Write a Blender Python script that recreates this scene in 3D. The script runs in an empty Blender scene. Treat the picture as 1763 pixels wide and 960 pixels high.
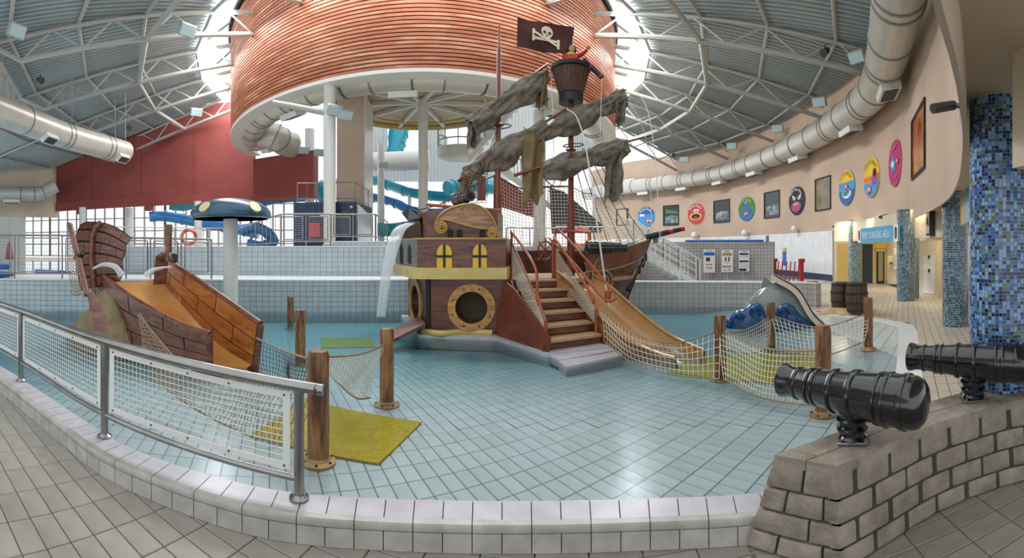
import bpy, bmesh, math, random
from math import sin, cos, tan, pi, radians, sqrt, atan2, exp
from mathutils import Vector, Matrix, noise
random.seed(7)
SC = bpy.context.scene
COL = SC.collection
# ------------------------------------------------------------------ camera
# the photograph is a stitched cylindrical panorama: 745 px per radian, horizon at y = 426.5
F = 745.0; HY = 426.5; HC = 1.6; CX = 881.5
cd = bpy.data.cameras.new('camera'); cam = bpy.data.objects.new('camera', cd); COL.objects.link(cam)
cam.location = (0, 0, HC); cam.rotation_euler = (pi/2, 0, 0)
cd.type = 'PANO'; cd.panorama_type = 'CENTRAL_CYLINDRICAL'
cd.central_cylindrical_range_u_min = -CX/F; cd.central_cylindrical_range_u_max = (1763-CX)/F
cd.central_cylindrical_range_v_min = -(960-HY)/F; cd.central_cylindrical_range_v_max = HY/F
cd.central_cylindrical_radius = 1.0
cd.clip_end = 400
SC.camera = cam
# ------------------------------------------------------------------ world, lights, exposure
SC.view_settings.view_transform = 'Standard'; SC.view_settings.look = 'None'
SC.view_settings.exposure = 0.46; SC.view_settings.gamma = 1.0; SC.view_settings.use_curve_mapping = False
w = bpy.data.worlds.new('overcast_sky'); SC.world = w; w.use_nodes = True
bg = w.node_tree.nodes['Background']; bg.inputs[0].default_value = (0.93, 0.97, 1.0, 1); bg.inputs[1].default_value = 1.0
SC.cycles.max_bounces = 10; SC.cycles.diffuse_bounces = 5; SC.cycles.glossy_bounces = 4
SC.cycles.transparent_max_bounces = 24; SC.cycles.transmission_bounces = 6
SC.cycles.caustics_reflective = False; SC.cycles.caustics_refractive = False
SC.cycles.sample_clamp_indirect = 6.0
CEN = Vector((-4.9, 23.5, 0.0))        # centre of the round hall and of the wooden drum
def area(name, loc, target, sx, sy, power, color=(1, 1, 1)):
    l = bpy.data.lights.new(name, 'AREA'); l.shape = 'RECTANGLE'; l.size = sx; l.size_y = sy; l.energy = power; l.color = color
    o = bpy.data.objects.new(name, l); COL.objects.link(o); o.location = loc
    o.rotation_euler = (Vector(target)-Vector(loc)).to_track_quat('-Z', 'Y').to_euler(); return o
for k_ in range(12):                      # daylight falling through the skylight ring around the drum
    a_ = radians(183+k_*19.5); c_ = CEN+Vector((11.2*cos(a_), 11.2*sin(a_), 11.0)); area('skylight_daylight', c_, c_+Vector((cos(a_)*.8, sin(a_)*.8, -1)), 3.2, 1.1, 330, (.97, .99, 1))
# ------------------------------------------------------------------ pixel helpers (direction only; distance from ground / wall)
def ang(x): return (x-CX)/F
def PD(x, y, d): a = ang(x); return Vector((d*sin(a), d*cos(a), HC-(y-HY)*d/F))
def G(x, y, z=0.0): return PD(x, y, (HC-z)*F/(y-HY))
def PZ(x, d, z): a = ang(x); return Vector((d*sin(a), d*cos(a), z))
def PLN(x, y, p0, p1):                     # pixel ray against the vertical plane through plan points p0, p1
    a = ang(x); sx, sy = sin(a), cos(a); ex, ey = p1[0]-p0[0], p1[1]-p0[1]
    den = sx*ey-sy*ex; d = (p0[0]*ey-p0[1]*ex)/den
    return PD(x, y, d)
def smooth(t): t = max(0, min(1, t)); return t*t*(3-2*t)
ZW = -0.012                                # water level
def zfloor(x, y):                          # pool floor: shallow by the kerb, deeper by the ship, a beach to the right
    d = sqrt(x*x+y*y)
    a = -0.03-0.20*smooth((d-3.6)/5.0)
    beach = smooth((x*0.90+(-y)*0.25-1.4)/2.4)
    return a*(1-beach)+0.0*beach-0.004
def GP(x, y):
    z = 0
    for _ in range(8): p = G(x, y, z); z = zfloor(p.x, p.y)
    return G(x, y, z)
def catmull(pts, n=8, closed=False):
    pts = [Vector(p) for p in pts]; out = []; N = len(pts)
    for i in range(N-1 if not closed else N):
        p0 = pts[i-1] if (i > 0 or closed) else pts[0]*2-pts[1]
        p1 = pts[i]; p2 = pts[(i+1) % N]
        p3 = pts[(i+2) % N] if (i+2 < N or closed) else p2*2-p1
        for k in range(n):
            t = k/n
            out.append(0.5*((2*p1)+(p2-p0)*t+(2*p0-5*p1+4*p2-p3)*t*t+(3*p1-p0-3*p2+p3)*t**3))
    if not closed: out.append(pts[-1].copy())
    return out
def resample(pts, step=None, n=None):
    L = [0]
    for i in range(1, len(pts)): L.append(L[-1]+(pts[i]-pts[i-1]).length)
    if n is None: n = max(1, round(L[-1]/step))
    out = []; j = 0
    for k in range(n+1):
        s = L[-1]*k/n
        while j < len(pts)-2 and L[j+1] < s: j += 1
        t = (s-L[j])/max(1e-9, L[j+1]-L[j]); out.append(pts[j].lerp(pts[j+1], max(0, min(1, t))))
    return out
# ------------------------------------------------------------------ mesh builder
class MB:
    def __init__(s): s.v = []; s.f = []; s.c = None; s.uv = None
    def add(s, vs, fs):
        o = len(s.v); s.v += [tuple(v) for v in vs]; s.f += [tuple(i+o for i in f) for f in fs]; return s
    def box(s, c, d, rz=0.0, M=None):
        hx, hy, hz = d[0]/2, d[1]/2, d[2]/2
        vs = [Vector((x, y, z)) for z in (-hz, hz) for y in (-hy, hy) for x in (-hx, hx)]
        R = M if M is not None else Matrix.Rotation(rz, 3, 'Z')
        vs = [R @ v+Vector(c) for v in vs]
        return s.add(vs, [(0, 2, 3, 1), (4, 5, 7, 6), (0, 1, 5, 4), (2, 6, 7, 3), (0, 4, 6, 2), (1, 3, 7, 5)])
    def bbox(s, c, d, b, rz=0.0, M=None):    # box with bevelled edges
        hx, hy, hz = d[0]/2, d[1]/2, d[2]/2; vs = []; R = M if M is not None else Matrix.Rotation(rz, 3, 'Z')
        bm = bmesh.new(); bmesh.ops.create_cube(bm, size=1)
        for v in bm.verts: v.co = Vector((v.co.x*d[0], v.co.y*d[1], v.co.z*d[2]))
        bmesh.ops.bevel(bm, geom=bm.edges[:], offset=b, segments=1, affect='EDGES')
        bm.verts.index_update(); vs = [R @ v.co+Vector(c) for v in bm.verts]; fs = [[v.index for v in f.verts] for f in bm.faces]; bm.free()
        return s.add(vs, fs)
    def hexa(s, q):                          # 8 corners: bottom 4 ccw, top 4 ccw
        return s.add(q, [(3, 2, 1, 0), (4, 5, 6, 7), (0, 1, 5, 4), (1, 2, 6, 5), (2, 3, 7, 6), (3, 0, 4, 7)])
    def tube(s, pts, r, n=8, caps=True, closed=False):
        pts = [Vector(p) for p in pts]; N = len(pts); rr = r if hasattr(r, '__len__') else [r]*N
        base = len(s.v); prev = None
        for i, p in enumerate(pts):
            if closed: t = pts[(i+1) % N]-pts[i-1]
            else: t = pts[min(i+1, N-1)]-pts[max(i-1, 0)]
            if t.length < 1e-9: t = Vector((0, 0, 1))
            t.normalize()
            if prev is None:
                up = Vector((0, 0, 1)) if abs(t.z) < 0.9 else Vector((1, 0, 0)); a = t.cross(up).normalized()
            else:
                a = prev-t*prev.dot(t)
                if a.length < 1e-6: a = t.orthogonal()
                a.normalize()
            prev = a; b = t.cross(a)
            for k in range(n):
                th = 2*pi*k/n; s.v.append(tuple(p+(a*cos(th)+b*sin(th))*rr[i]))
        for i in range(N if closed else N-1):
            j = (i+1) % N
            for k in range(n):
                l = (k+1) % n; s.f.append((base+i*n+k, base+i*n+l, base+j*n+l, base+j*n+k))
        if caps and not closed:
            s.f.append(tuple(base+k for k in reversed(range(n)))); s.f.append(tuple(base+(N-1)*n+k for k in range(n)))
        return s
    def lathe(s, prof, c=(0, 0, 0), n=24, M=None, a0=0, a1=2*pi):  # prof [(r,z)]
        base = len(s.v); full = abs(a1-a0-2*pi) < 1e-6; m = n if full else n+1; c = Vector(c)
        for (r, z) in prof:
            for k in range(m):
                th = a0+(a1-a0)*k/n; p = Vector((r*cos(th), r*sin(th), z))
                if M is not None: p = M @ p
                s.v.append(tuple(p+c))
        for i in range(len(prof)-1):
            for k in range(n):
                l = (k+1) % m; s.f.append((base+i*m+k, base+i*m+l, base+(i+1)*m+l, base+(i+1)*m+k))
        if full:
            if prof[0][0] > 1e-6: s.f.append(tuple(base+k for k in reversed(range(m))))
            if prof[-1][0] > 1e-6: s.f.append(tuple(base+(len(prof)-1)*m+k for k in range(m)))
        return s
    def grid(s, fn, nu, nv, closed_u=False):
        base = len(s.v)
        for j in range(nv+1):
            for i in range(nu+(0 if closed_u else 1)): s.v.append(tuple(fn(i/nu, j/nv)))
        m = nu if closed_u else nu+1
        for j in range(nv):
            for i in range(nu):
                k = (i+1) % m; s.f.append((base+j*m+i, base+j*m+k, base+(j+1)*m+k, base+(j+1)*m+i))
        return s
    def poly(s, pts, th):                    # extruded polygon, th a vector
        n = len(pts); th = Vector(th); a = [Vector(p) for p in pts]; b = [p+th for p in a]
        return s.add(a+b, [tuple(range(n)), tuple(reversed(range(n, 2*n)))]+[((i+1) % n, i, i+n, (i+1) % n+n) for i in range(n)])
ROOTM = {}
def obj(name, mb, mat, parent=None, smooth=None, world=False, kind=None, label=None):
    me = bpy.data.meshes.new(name); v = mb.v
    if parent is not None and world:
        r = parent
        while r.parent is not None: r = r.parent
        M = ROOTM.get(r.name)
        if M is not None: Mi = M.inverted(); v = [tuple(Mi @ Vector(p)) for p in v]
    me.from_pydata(v, [], mb.f); me.update()
    bm = bmesh.new(); bm.from_mesh(me); bmesh.ops.recalc_face_normals(bm, faces=bm.faces[:]); bm.to_mesh(me); bm.free()
    if smooth is not None:
        me.shade_smooth() if smooth is True else me.shade_smooth()
        if smooth is not True: me.set_sharp_from_angle(angle=radians(smooth))
    me.materials.append(MAT[mat] if isinstance(mat, str) else mat)
    o = bpy.data.objects.new(name, me); COL.objects.link(o)
    if parent is not None: o.parent = parent
    if kind: o['kind'] = kind
    if label: o['label'] = label
    return o
def thing(name, label, cat, loc=(0, 0, 0), rz=0, group=None, kind=None):
    o = bpy.data.objects.new(name, None); COL.objects.link(o); o.location = loc; o.rotation_euler = (0, 0, rz); o.empty_display_size = .1
    tag(o, label, cat, group, kind); ROOTM[o.name] = Matrix.Translation(Vector(loc)) @ Matrix.Rotation(rz, 4, 'Z'); return o
def tag(o, label=None, cat=None, group=None, kind=None):
    if label: o['label'] = label
    if cat: o['category'] = cat
    if group: o['group'] = group
    if kind: o['kind'] = kind
    return o
def struct(name, label=None, cat=None, loc=(0, 0, 0)):
    return thing(name, label, cat, loc, 0, None, 'structure')
def link_copy(src, parent=None, loc=None, rot=None, scale=None):
    c = src.copy(); COL.objects.link(c); c.parent = parent
    if loc is not None: c.location = loc
    if rot is not None: c.rotation_euler = rot
    if scale is not None: c.scale = scale
    return c
def copy_tree(o, parent=None):
    c = o.copy(); COL.objects.link(c); c.parent = parent
    for ch in list(o.children): copy_tree(ch, c)
    return c
# ------------------------------------------------------------------ materials
MAT = {}
def lin(h):
    h = h.lstrip('#'); o = []
    for i in (0, 2, 4):
        c = int(h[i:i+2], 16)/255; o.append(c/12.92 if c <= .04045 else ((c+.055)/1.055)**2.4)
    return (o[0], o[1], o[2], 1)
def mat(name, color, rough=.5, metal=0.0, var=None, vscale=3.0, bump=0.0, bscale=20.0, stretch=None, rand=0.0, coat=0.0, spec=None, coords='Object', detail=4):
    m = bpy.data.materials.new(name); m.use_nodes = True; nt = m.node_tree; b = nt.nodes['Principled BSDF']
    c = lin(color); b.inputs['Base Color'].default_value = c; b.inputs['Roughness'].default_value = rough; b.inputs['Metallic'].default_value = metal
    if coat: b.inputs['Coat Weight'].default_value = coat; b.inputs['Coat Roughness'].default_value = .15
    if spec is not None: b.inputs['Specular IOR Level'].default_value = spec
    def N(t): return nt.nodes.new(t)
    L = nt.links.new
    if var or bump:
        tc = N('ShaderNodeTexCoord'); mp = N('ShaderNodeMapping'); L(tc.outputs[coords], mp.inputs[0])
        if stretch: mp.inputs['Scale'].default_value = stretch
    out = None
    if var:
        nz = N('ShaderNodeTexNoise'); nz.inputs['Scale'].default_value = vscale; nz.inputs['Detail'].default_value = detail; L(mp.outputs[0], nz.inputs[0])
        rp = N('ShaderNodeValToRGB'); rp.color_ramp.elements[0].position = .33; rp.color_ramp.elements[1].position = .67
        rp.color_ramp.elements[0].color = c; rp.color_ramp.elements[1].color = lin(var); L(nz.outputs[0], rp.inputs[0]); out = rp.outputs[0]
    if rand:
        oi = N('ShaderNodeObjectInfo'); mr = N('ShaderNodeMapRange'); mr.inputs[3].default_value = 1-rand; mr.inputs[4].default_value = 1+rand; L(oi.outputs['Random'], mr.inputs[0])
        mx = N('ShaderNodeMix'); mx.data_type = 'RGBA'; mx.blend_type = 'MULTIPLY'; mx.inputs[0].default_value = 1
        if out: L(out, mx.inputs[6])
        else: mx.inputs[6].default_value = c
        cb = N('ShaderNodeCombineColor'); 
        for i in range(3): L(mr.outputs[0], cb.inputs[i])
        L(cb.outputs[0], mx.inputs[7]); out = mx.outputs[2]
    if out: L(out, b.inputs['Base Color'])
    if bump:
        nb = N('ShaderNodeTexNoise'); nb.inputs['Scale'].default_value = bscale; nb.inputs['Detail'].default_value = 3; L(mp.outputs[0], nb.inputs[0])
        bp = N('ShaderNodeBump'); bp.inputs['Strength'].default_value = bump; bp.inputs['Distance'].default_value = .02; L(nb.outputs[0], bp.inputs['Height']); L(bp.outputs[0], b.inputs['Normal'])
    MAT[name] = m; return m
def woodgrain(name, c1, c2, c3, rough=.45, scale=(1, 1, 8), wscale=6.0, dist=6.0, coat=0.0):
    m = bpy.data.materials.new(name); m.use_nodes = True; nt = m.node_tree; b = nt.nodes['Principled BSDF']; L = nt.links.new
    tc = nt.nodes.new('ShaderNodeTexCoord'); mp = nt.nodes.new('ShaderNodeMapping'); mp.inputs['Scale'].default_value = scale; L(tc.outputs['Object'], mp.inputs[0])
    oi = nt.nodes.new('ShaderNodeObjectInfo'); va = nt.nodes.new('ShaderNodeVectorMath'); va.operation = 'ADD'; L(mp.outputs[0], va.inputs[0])
    ml = nt.nodes.new('ShaderNodeMath'); ml.operation = 'MULTIPLY'; ml.inputs[1].default_value = 17; L(oi.outputs['Random'], ml.inputs[0]); L(ml.outputs[0], va.inputs[1])
    wv = nt.nodes.new('ShaderNodeTexNoise'); wv.inputs['Scale'].default_value = wscale; wv.inputs['Distortion'].default_value = dist; wv.inputs['Detail'].default_value = 5; L(va.outputs[0], wv.inputs[0])
    rp = nt.nodes.new('ShaderNodeValToRGB'); e = rp.color_ramp.elements; e[0].position = .33; e[0].color = lin(c1); e[1].position = .68; e[1].color = lin(c3); k = e.new(.47); k.color = lin(c2); L(wv.outputs[0], rp.inputs[0]); L(rp.outputs[0], b.inputs['Base Color'])
    bp = nt.nodes.new('ShaderNodeBump'); bp.inputs['Strength'].default_value = .3; bp.inputs['Distance'].default_value = .01; L(wv.outputs[0], bp.inputs['Height']); L(bp.outputs[0], b.inputs['Normal'])
    b.inputs['Roughness'].default_value = rough
    if coat: b.inputs['Coat Weight'].default_value = coat; b.inputs['Coat Roughness'].default_value = .12
    MAT[name] = m; return m
def clear(name, color, alpha, rough=.05, emit=None):      # thin see-through film: mix of transparent and glossy / diffuse
    m = bpy.data.materials.new(name); m.use_nodes = True; nt = m.node_tree; b = nt.nodes['Principled BSDF']
    b.inputs['Base Color'].default_value = lin(color); b.inputs['Roughness'].default_value = rough; b.inputs['Alpha'].default_value = alpha
    MAT[name] = m; return m
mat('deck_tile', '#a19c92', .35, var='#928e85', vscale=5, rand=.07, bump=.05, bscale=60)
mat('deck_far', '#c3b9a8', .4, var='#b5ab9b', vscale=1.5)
mat('grout', '#6e6a60', .9, var='#5a564e', vscale=9)
mat('pool_grout', '#8a8f8a', .9)
mat('pool_tile', '#c8d4d5', .25, var='#bcc9cb', vscale=4, rand=.06)
mat('kerb_tile', '#c3c1c6', .3, var='#b6b4ba', vscale=7, rand=.05)
mat('kerb_face', '#b9b6b2', .35, var='#a5a19b', vscale=9, rand=.06)
mat('wall_tile', '#b9c6cc', .25, var='#aebdc4', vscale=3)
mat('wall_tile_grey', '#b9b7b4', .3, var='#aeaca9', vscale=3)
mat('white_gloss', '#dfe2e6', .12, var='#d2d6dc', vscale=2, bump=.06, bscale=4)
mat('coping', '#dcdedf', .3)
mat('plaster', '#c6b09c', .75, var='#b7a18e', vscale=.5, bump=.1, bscale=30)
mat('plaster_cream', '#d8cbb4', .7, var='#cbbd a5'.replace(' ', ''), vscale=.8)
mat('tunnel', '#5f5340', .7)
mat('soffit', '#c4b294', .8, var='#b6a488', vscale=.6)
mat('red_wall', '#934640', .7, var='#873e39', vscale=.8)
mat('roof_steel', '#b2bfc1', .4, .15, var='#a4b2b5', vscale=.3)
mat('steel_white', '#b3b3ad', .45, .1)
mat('steel_brushed', '#9b9a98', .28, .9, var='#8a8988', vscale=8)
mat('duct', '#cfcdc4', .33, .25, var='#c2c0b8', vscale=.8)
mat('duct_band', '#8e9190', .4, .4)
mat('white_paint', '#dcdedb', .4)
mat('ribbed_white', '#d5d8d8', .45)
mat('dark', '#1c1d20', .5)
mat('vent_dark', '#3a3d40', .6)
mat('glass_dim', '#2c3538', .15, spec=.4)
mat('black_gloss', '#141518', .16, coat=.8, var='#1d1e22', vscale=12)
mat('blue_dark_tile', '#24365f', .3, var='#1b2a4d', vscale=6)
mat('navy', '#1d2c4c', .4)
mat('orange_paint', '#a8542f', .4, var='#964626', vscale=5, coat=.2)
mat('mast_red', '#7c3a28', .4, var='#6b2f20', vscale=6, coat=.2)
mat('sail', '#867f72', .85, var='#5d574d', vscale=7, bump=.5, bscale=14)
mat('sail_tan', '#8d7650', .85, var='#6f5f47', vscale=4, bump=.5, bscale=12)
mat('rope', '#9c8c72', .9, var='#877860', vscale=20)
mat('rope_dark', '#4c463f', .9)
mat('net_white', '#cfc9bb', .85)
mat('yellow_mat', '#cdb91f', .9, var='#b3a016', vscale=30, bump=.6, bscale=160)
mat('gold', '#bd9d58', .4, var='#ab8a48', vscale=5)
mat('ledge_yellow', '#d3bd77', .45, var='#c5ad66', vscale=4)
mat('window_yellow', '#e0b52a', .35)
mat('tread', '#b89c7c', .5, var='#a98b6a', vscale=6)
mat('slide_tan', '#b98d58', .25, var='#ab7e49', vscale=2, coat=.5)
mat('slide_orange', '#bf7a38', .14, var='#cf9550', vscale=1.5, coat=.6)
mat('rock', '#8f8263', .8, var='#77694b', vscale=4, bump=.4, bscale=9)
mat('stone', '#a2978a', .85, var='#857b6e', vscale=9, bump=.45, bscale=45, rand=.09)
mat('mortar', '#4c473f', .95, var='#3e3a33', vscale=8)
mat('blue_plastic', '#2f7fc4', .25, coat=.4)
mat('turq_plastic', '#1fa3b8', .25, coat=.4)
mat('mushroom_blue', '#27546e', .3, var='#1f4a63', vscale=3, coat=.3)
mat('cream_spot', '#d9cda0', .45)
mat('dolphin_grey', '#7f8887', .2, coat=.5)
mat('dolphin_belly', '#e0cdbb', .35)
mat('wave_blue', '#0f5488', .2, coat=.5, var='#0b4674', vscale=5)
mat('barrel_wood', '#5d4334', .55, var='#443026', vscale=6, stretch=(3, 3, .6))
mat('barrel_top', '#6f4a38', .6, var='#5a3a2c', vscale=6)
mat('iron', '#2e2a28', .6, .3)
mat('sand', '#c2a67d', .9, var='#a98d66', vscale=9, bump=.5, bscale=20)
mat('red', '#b3202a', .4); mat('pink_red', '#c43b4c', .45); mat('white', '#e8e8e8', .5); mat('sign_blue', '#3f9fc9', .4)
mat('mid_blue', '#2d63b5', .4); mat('yellow', '#e3c02b', .45); mat('magenta', '#b12a6d', .45); mat('green', '#3d7d3c', .5); mat('orange', '#d9772b', .45)  # plain paint and print colours
mat('sky_blue', '#3d93cf', .4); mat('deep_blue', '#1e62a8', .4); mat('black_flat', '#222127', .6); mat('purple', '#8c4b9c', .5); mat('brown_flag', '#4e2320', .8, var='#3f1b19', vscale=3)
mat('bone', '#d8cfb2', .7); mat('skin', '#b98763', .6); mat('silver', '#8d8d90', .35, .7, var='#6c6c70', vscale=14)
mat('plank_dark', '#241812', .8)
mat('locker', '#d6cab2', .45); mat('lamp_glass', '#b9d3dd', .15); mat('door_dark', '#20302f', .4, var='#15211f', vscale=20)
mat('yellow_paint_glow', '#c9b06a', .6)  # yellow of frames and tunnel; also the alcove's lamplight put into colour
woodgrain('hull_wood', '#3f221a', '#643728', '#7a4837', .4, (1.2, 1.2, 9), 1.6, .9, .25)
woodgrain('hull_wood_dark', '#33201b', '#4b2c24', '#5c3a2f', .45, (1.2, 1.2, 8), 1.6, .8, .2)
woodgrain('boat_plank', '#4c291c', '#683a28', '#80503a', .4, (2, 2, 6), 2.0, .8, .3)
woodgrain('boat_inner', '#8a4d22', '#a8622c', '#bb7a42', .35, (1.5, 1.5, 5), 1.6, .8, .4)
woodgrain('post_wood', '#4c2f19', '#7a5030', '#a27a4c', .5, (11, 11, 1.3), 1.6, 1.2, .2)
woodgrain('ring_wood', '#9a6a33', '#b98746', '#cda062', .5, (4, 4, 10), 2.0, .8)
woodgrain('scroll_wood', '#7c563e', '#9c7254', '#b38e70', .45, (1.2, 1.2, 9), 2.0, 1.0, .2)
def slat_mat():
    m = bpy.data.materials.new('drum_slat'); m.use_nodes = True; nt = m.node_tree; b = nt.nodes['Principled BSDF']; L = nt.links.new
    tc = nt.nodes.new('ShaderNodeTexCoord'); mp = nt.nodes.new('ShaderNodeMapping'); mp.inputs['Scale'].default_value = (.4, .4, 1.6); oi = nt.nodes.new('ShaderNodeObjectInfo'); ml = nt.nodes.new('ShaderNodeMath'); ml.operation = 'MULTIPLY'; ml.inputs[1].default_value = 31; L(oi.outputs['Random'], ml.inputs[0]); va = nt.nodes.new('ShaderNodeVectorMath'); L(tc.outputs['Object'], va.inputs[0]); L(ml.outputs[0], va.inputs[1]); L(va.outputs[0], mp.inputs[0])
    nz = nt.nodes.new('ShaderNodeTexNoise'); nz.inputs['Scale'].default_value = 1.6; nz.inputs['Detail'].default_value = 5; L(mp.outputs[0], nz.inputs[0])
    rp = nt.nodes.new('ShaderNodeValToRGB'); e = rp.color_ramp.elements; e[0].position = .3; e[0].color = lin('#96553a'); e[1].position = .72; e[1].color = lin('#cfa084'); k = e.new(.52); k.color = lin('#b06c4c'); L(nz.outputs[0], rp.inputs[0]); L(rp.outputs[0], b.inputs['Base Color'])
    b.inputs['Roughness'].default_value = .45; MAT['drum_slat'] = m
slat_mat()
def mosaic_mat(name, nu, nv, cols):        # uv driven mosaic for the columns that stand farther off
    m = bpy.data.materials.new(name); m.use_nodes = True; nt = m.node_tree; b = nt.nodes['Principled BSDF']; L = nt.links.new
    uv = nt.nodes.new('ShaderNodeUVMap'); sc = nt.nodes.new('ShaderNodeVectorMath'); sc.operation = 'MULTIPLY'; sc.inputs[1].default_value = (nu, nv, 1); L(uv.outputs[0], sc.inputs[0])
    fl = nt.nodes.new('ShaderNodeVectorMath'); fl.operation = 'FLOOR'; L(sc.outputs[0], fl.inputs[0])
    wn = nt.nodes.new('ShaderNodeTexWhiteNoise'); wn.noise_dimensions = '2D'; L(fl.outputs[0], wn.inputs['Vector'])
    rp = nt.nodes.new('ShaderNodeValToRGB'); rp.color_ramp.interpolation = 'CONSTANT'; e = rp.color_ramp.elements
    e[0].color = lin(cols[0]); e[1].position = 1/len(cols); e[1].color = lin(cols[1])
    for i, c in enumerate(cols[2:]): k = e.new((i+2)/len(cols)); k.color = lin(c)
    L(wn.outputs['Value'], rp.inputs[0])
    fr = nt.nodes.new('ShaderNodeVectorMath'); fr.operation = 'FRACTION'; L(sc.outputs[0], fr.inputs[0]); sp = nt.nodes.new('ShaderNodeSeparateXYZ'); L(fr.outputs[0], sp.inputs[0])
    ms = []
    for i in range(2):
        g = nt.nodes.new('ShaderNodeMath'); g.operation = 'LESS_THAN'; g.inputs[1].default_value = .14; L(sp.outputs[i], g.inputs[0]); ms.append(g)
    mx = nt.nodes.new('ShaderNodeMath'); mx.operation = 'MAXIMUM'; L(ms[0].outputs[0], mx.inputs[0]); L(ms[1].outputs[0], mx.inputs[1])
    mc = nt.nodes.new('ShaderNodeMix'); mc.data_type = 'RGBA'; L(mx.outputs[0], mc.inputs[0]); L(rp.outputs[0], mc.inputs[6]); mc.inputs[7].default_value = lin('#a9aeb0'); L(mc.outputs[2], b.inputs['Base Color'])
    b.inputs['Roughness'].default_value = .15; MAT[name] = m
MOS = ['#1b2c6b', '#3b6fb0', '#77a9dc', '#24407a', '#5f7a48', '#8fb7d8', '#33549c', '#4d8aa6', '#162250', '#6f9fd6']
mosaic_mat('mosaic', 36, 58, ['#1b2c50', '#33566e', '#5f8798', '#203f5a', '#42604a', '#5a8aa6', '#28465f', '#2f6078', '#141f38', '#4c7590'])
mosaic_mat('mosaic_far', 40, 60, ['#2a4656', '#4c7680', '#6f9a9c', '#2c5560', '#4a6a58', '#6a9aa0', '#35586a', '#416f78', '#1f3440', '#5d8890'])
def vcol_mat():
    m = bpy.data.materials.new('mosaic_tiles'); m.use_nodes = True; nt = m.node_tree; b = nt.nodes['Principled BSDF']
    a = nt.nodes.new('ShaderNodeVertexColor'); a.layer_name = 'tile_colour'; nt.links.new(a.outputs[0], b.inputs['Base Color']); b.inputs['Roughness'].default_value = .12; MAT['mosaic_tiles'] = m
vcol_mat()
def water_mat():
    m = bpy.data.materials.new('pool_water'); m.use_nodes = True; nt = m.node_tree; L = nt.links.new
    for n in list(nt.nodes): nt.nodes.remove(n)
    out = nt.nodes.new('ShaderNodeOutputMaterial'); tr = nt.nodes.new('ShaderNodeBsdfTransparent'); gl = nt.nodes.new('ShaderNodeBsdfGlossy'); gl.inputs['Roughness'].default_value = .2
    gl.inputs['Color'].default_value = (.9, .95, 1, 1)
    fr = nt.nodes.new('ShaderNodeFresnel'); fr.inputs[0].default_value = 1.28
    tc = nt.nodes.new('ShaderNodeTexCoord'); nz = nt.nodes.new('ShaderNodeTexNoise'); nz.inputs['Scale'].default_value = 2.2; nz.inputs['Detail'].default_value = 3; L(tc.outputs['Object'], nz.inputs[0])
    bp = nt.nodes.new('ShaderNodeBump'); bp.inputs['Strength'].default_value = .12; bp.inputs['Distance'].default_value = .05; L(nz.outputs[0], bp.inputs['Height']); L(bp.outputs[0], gl.inputs['Normal'])
    mx = nt.nodes.new('ShaderNodeMixShader'); L(fr.outputs[0], mx.inputs[0]); L(tr.outputs[0], mx.inputs[1]); L(gl.outputs[0], mx.inputs[2]); L(mx.outputs[0], out.inputs['Surface'])
    va = nt.nodes.new('ShaderNodeVolumeAbsorption'); va.inputs['Color'].default_value = (.16, .66, .74, 1); va.inputs['Density'].default_value = 1.45
    L(va.outputs[0], out.inputs['Volume']); MAT['pool_water'] = m
water_mat()
clear('jet', '#f2f6fa', .55, .2); clear('mist', '#eef4f8', .45, .3); clear('pane', '#cfe0e6', .12, .05)
def skypane():
    m = clear('sky_pane', '#f4f8fa', .10, .1); return m
skypane()
# ================================================================== STRUCTURE
def inpoly(x, y, poly):
    c = False; j = len(poly)-1
    for i in range(len(poly)):
        xi, yi = poly[i][0], poly[i][1]; xj, yj = poly[j][0], poly[j][1]
        if (yi > y) != (yj > y) and x < (xj-xi)*(y-yi)/(yj-yi)+xi: c = not c
        j = i
    return c
def edgedist(x, y, poly):
    best = 1e9; n = len(poly)
    for i in range(n):
        ax, ay = poly[i][0], poly[i][1]; bx, by = poly[(i+1) % n][0], poly[(i+1) % n][1]
        dx, dy = bx-ax, by-ay; L = dx*dx+dy*dy
        t = 0 if L == 0 else max(0, min(1, ((x-ax)*dx+(y-ay)*dy)/L))
        best = min(best, sqrt((x-ax-t*dx)**2+(y-ay-t*dy)**2))
    return best
def off2(path, k):                           # plan offset to the left of travel by k
    out = []
    for i, p in enumerate(path):
        t = path[min(i+1, len(path)-1)]-path[max(i-1, 0)]; t.z = 0; t.normalize()
        out.append(p+Vector((-t.y, t.x, 0))*k)
    return out
# ---- near kerb line (outer foot), left to right
KZ = .15
kp = [Vector((-9.5, 1.98, 0)), Vector((-6.5, 1.76, 0))]+[G(x, y) for x, y in ((0, 675), (94, 754), (156, 806), (212, 839), (287, 872), (367, 902), (450, 925), (620, 945), (750, 951), (880, 953), (1010, 951), (1140, 946), (1280, 938))]
kp += [Vector((1.75, 1.78, 0)), Vector((2.5, 1.62, 0))]
KO = resample(catmull(kp, 10), step=.155)
KI = off2(KO, .225)
lowL = [PZ(x, d, 0) for x, d in ((-90, 11.6), (0, 11.2), (120, 11.0), (300, 10.9), (450, 10.8), (640, 10.8), (760, 11.0), (880, 11.9))]
lowR = [PZ(x, d, 0) for x, d in ((880, 12.2), (1000, 12.15), (1090, 12.1), (1250, 12.0), (1390, 11.75), (1406, 11.65), (1413, 11.85), (1413, 12.2))]
beach = [G(1420, 537), G(1500, 546), G(1560, 556), G(1577, 566), G(1583, 600), G(1590, 660), G(1597, 720)]
beach = [Vector((p.x, p.y, 0)) for p in beach]
POOL = [(p.x, p.y) for p in KI[:-2]]+[(p.x, p.y) for p in reversed(beach)]+[(p.x, p.y) for p in reversed(lowR[:-2])]+[(p.x, p.y) for p in reversed(lowL)]+[(-12.5, 2.3)]
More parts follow.
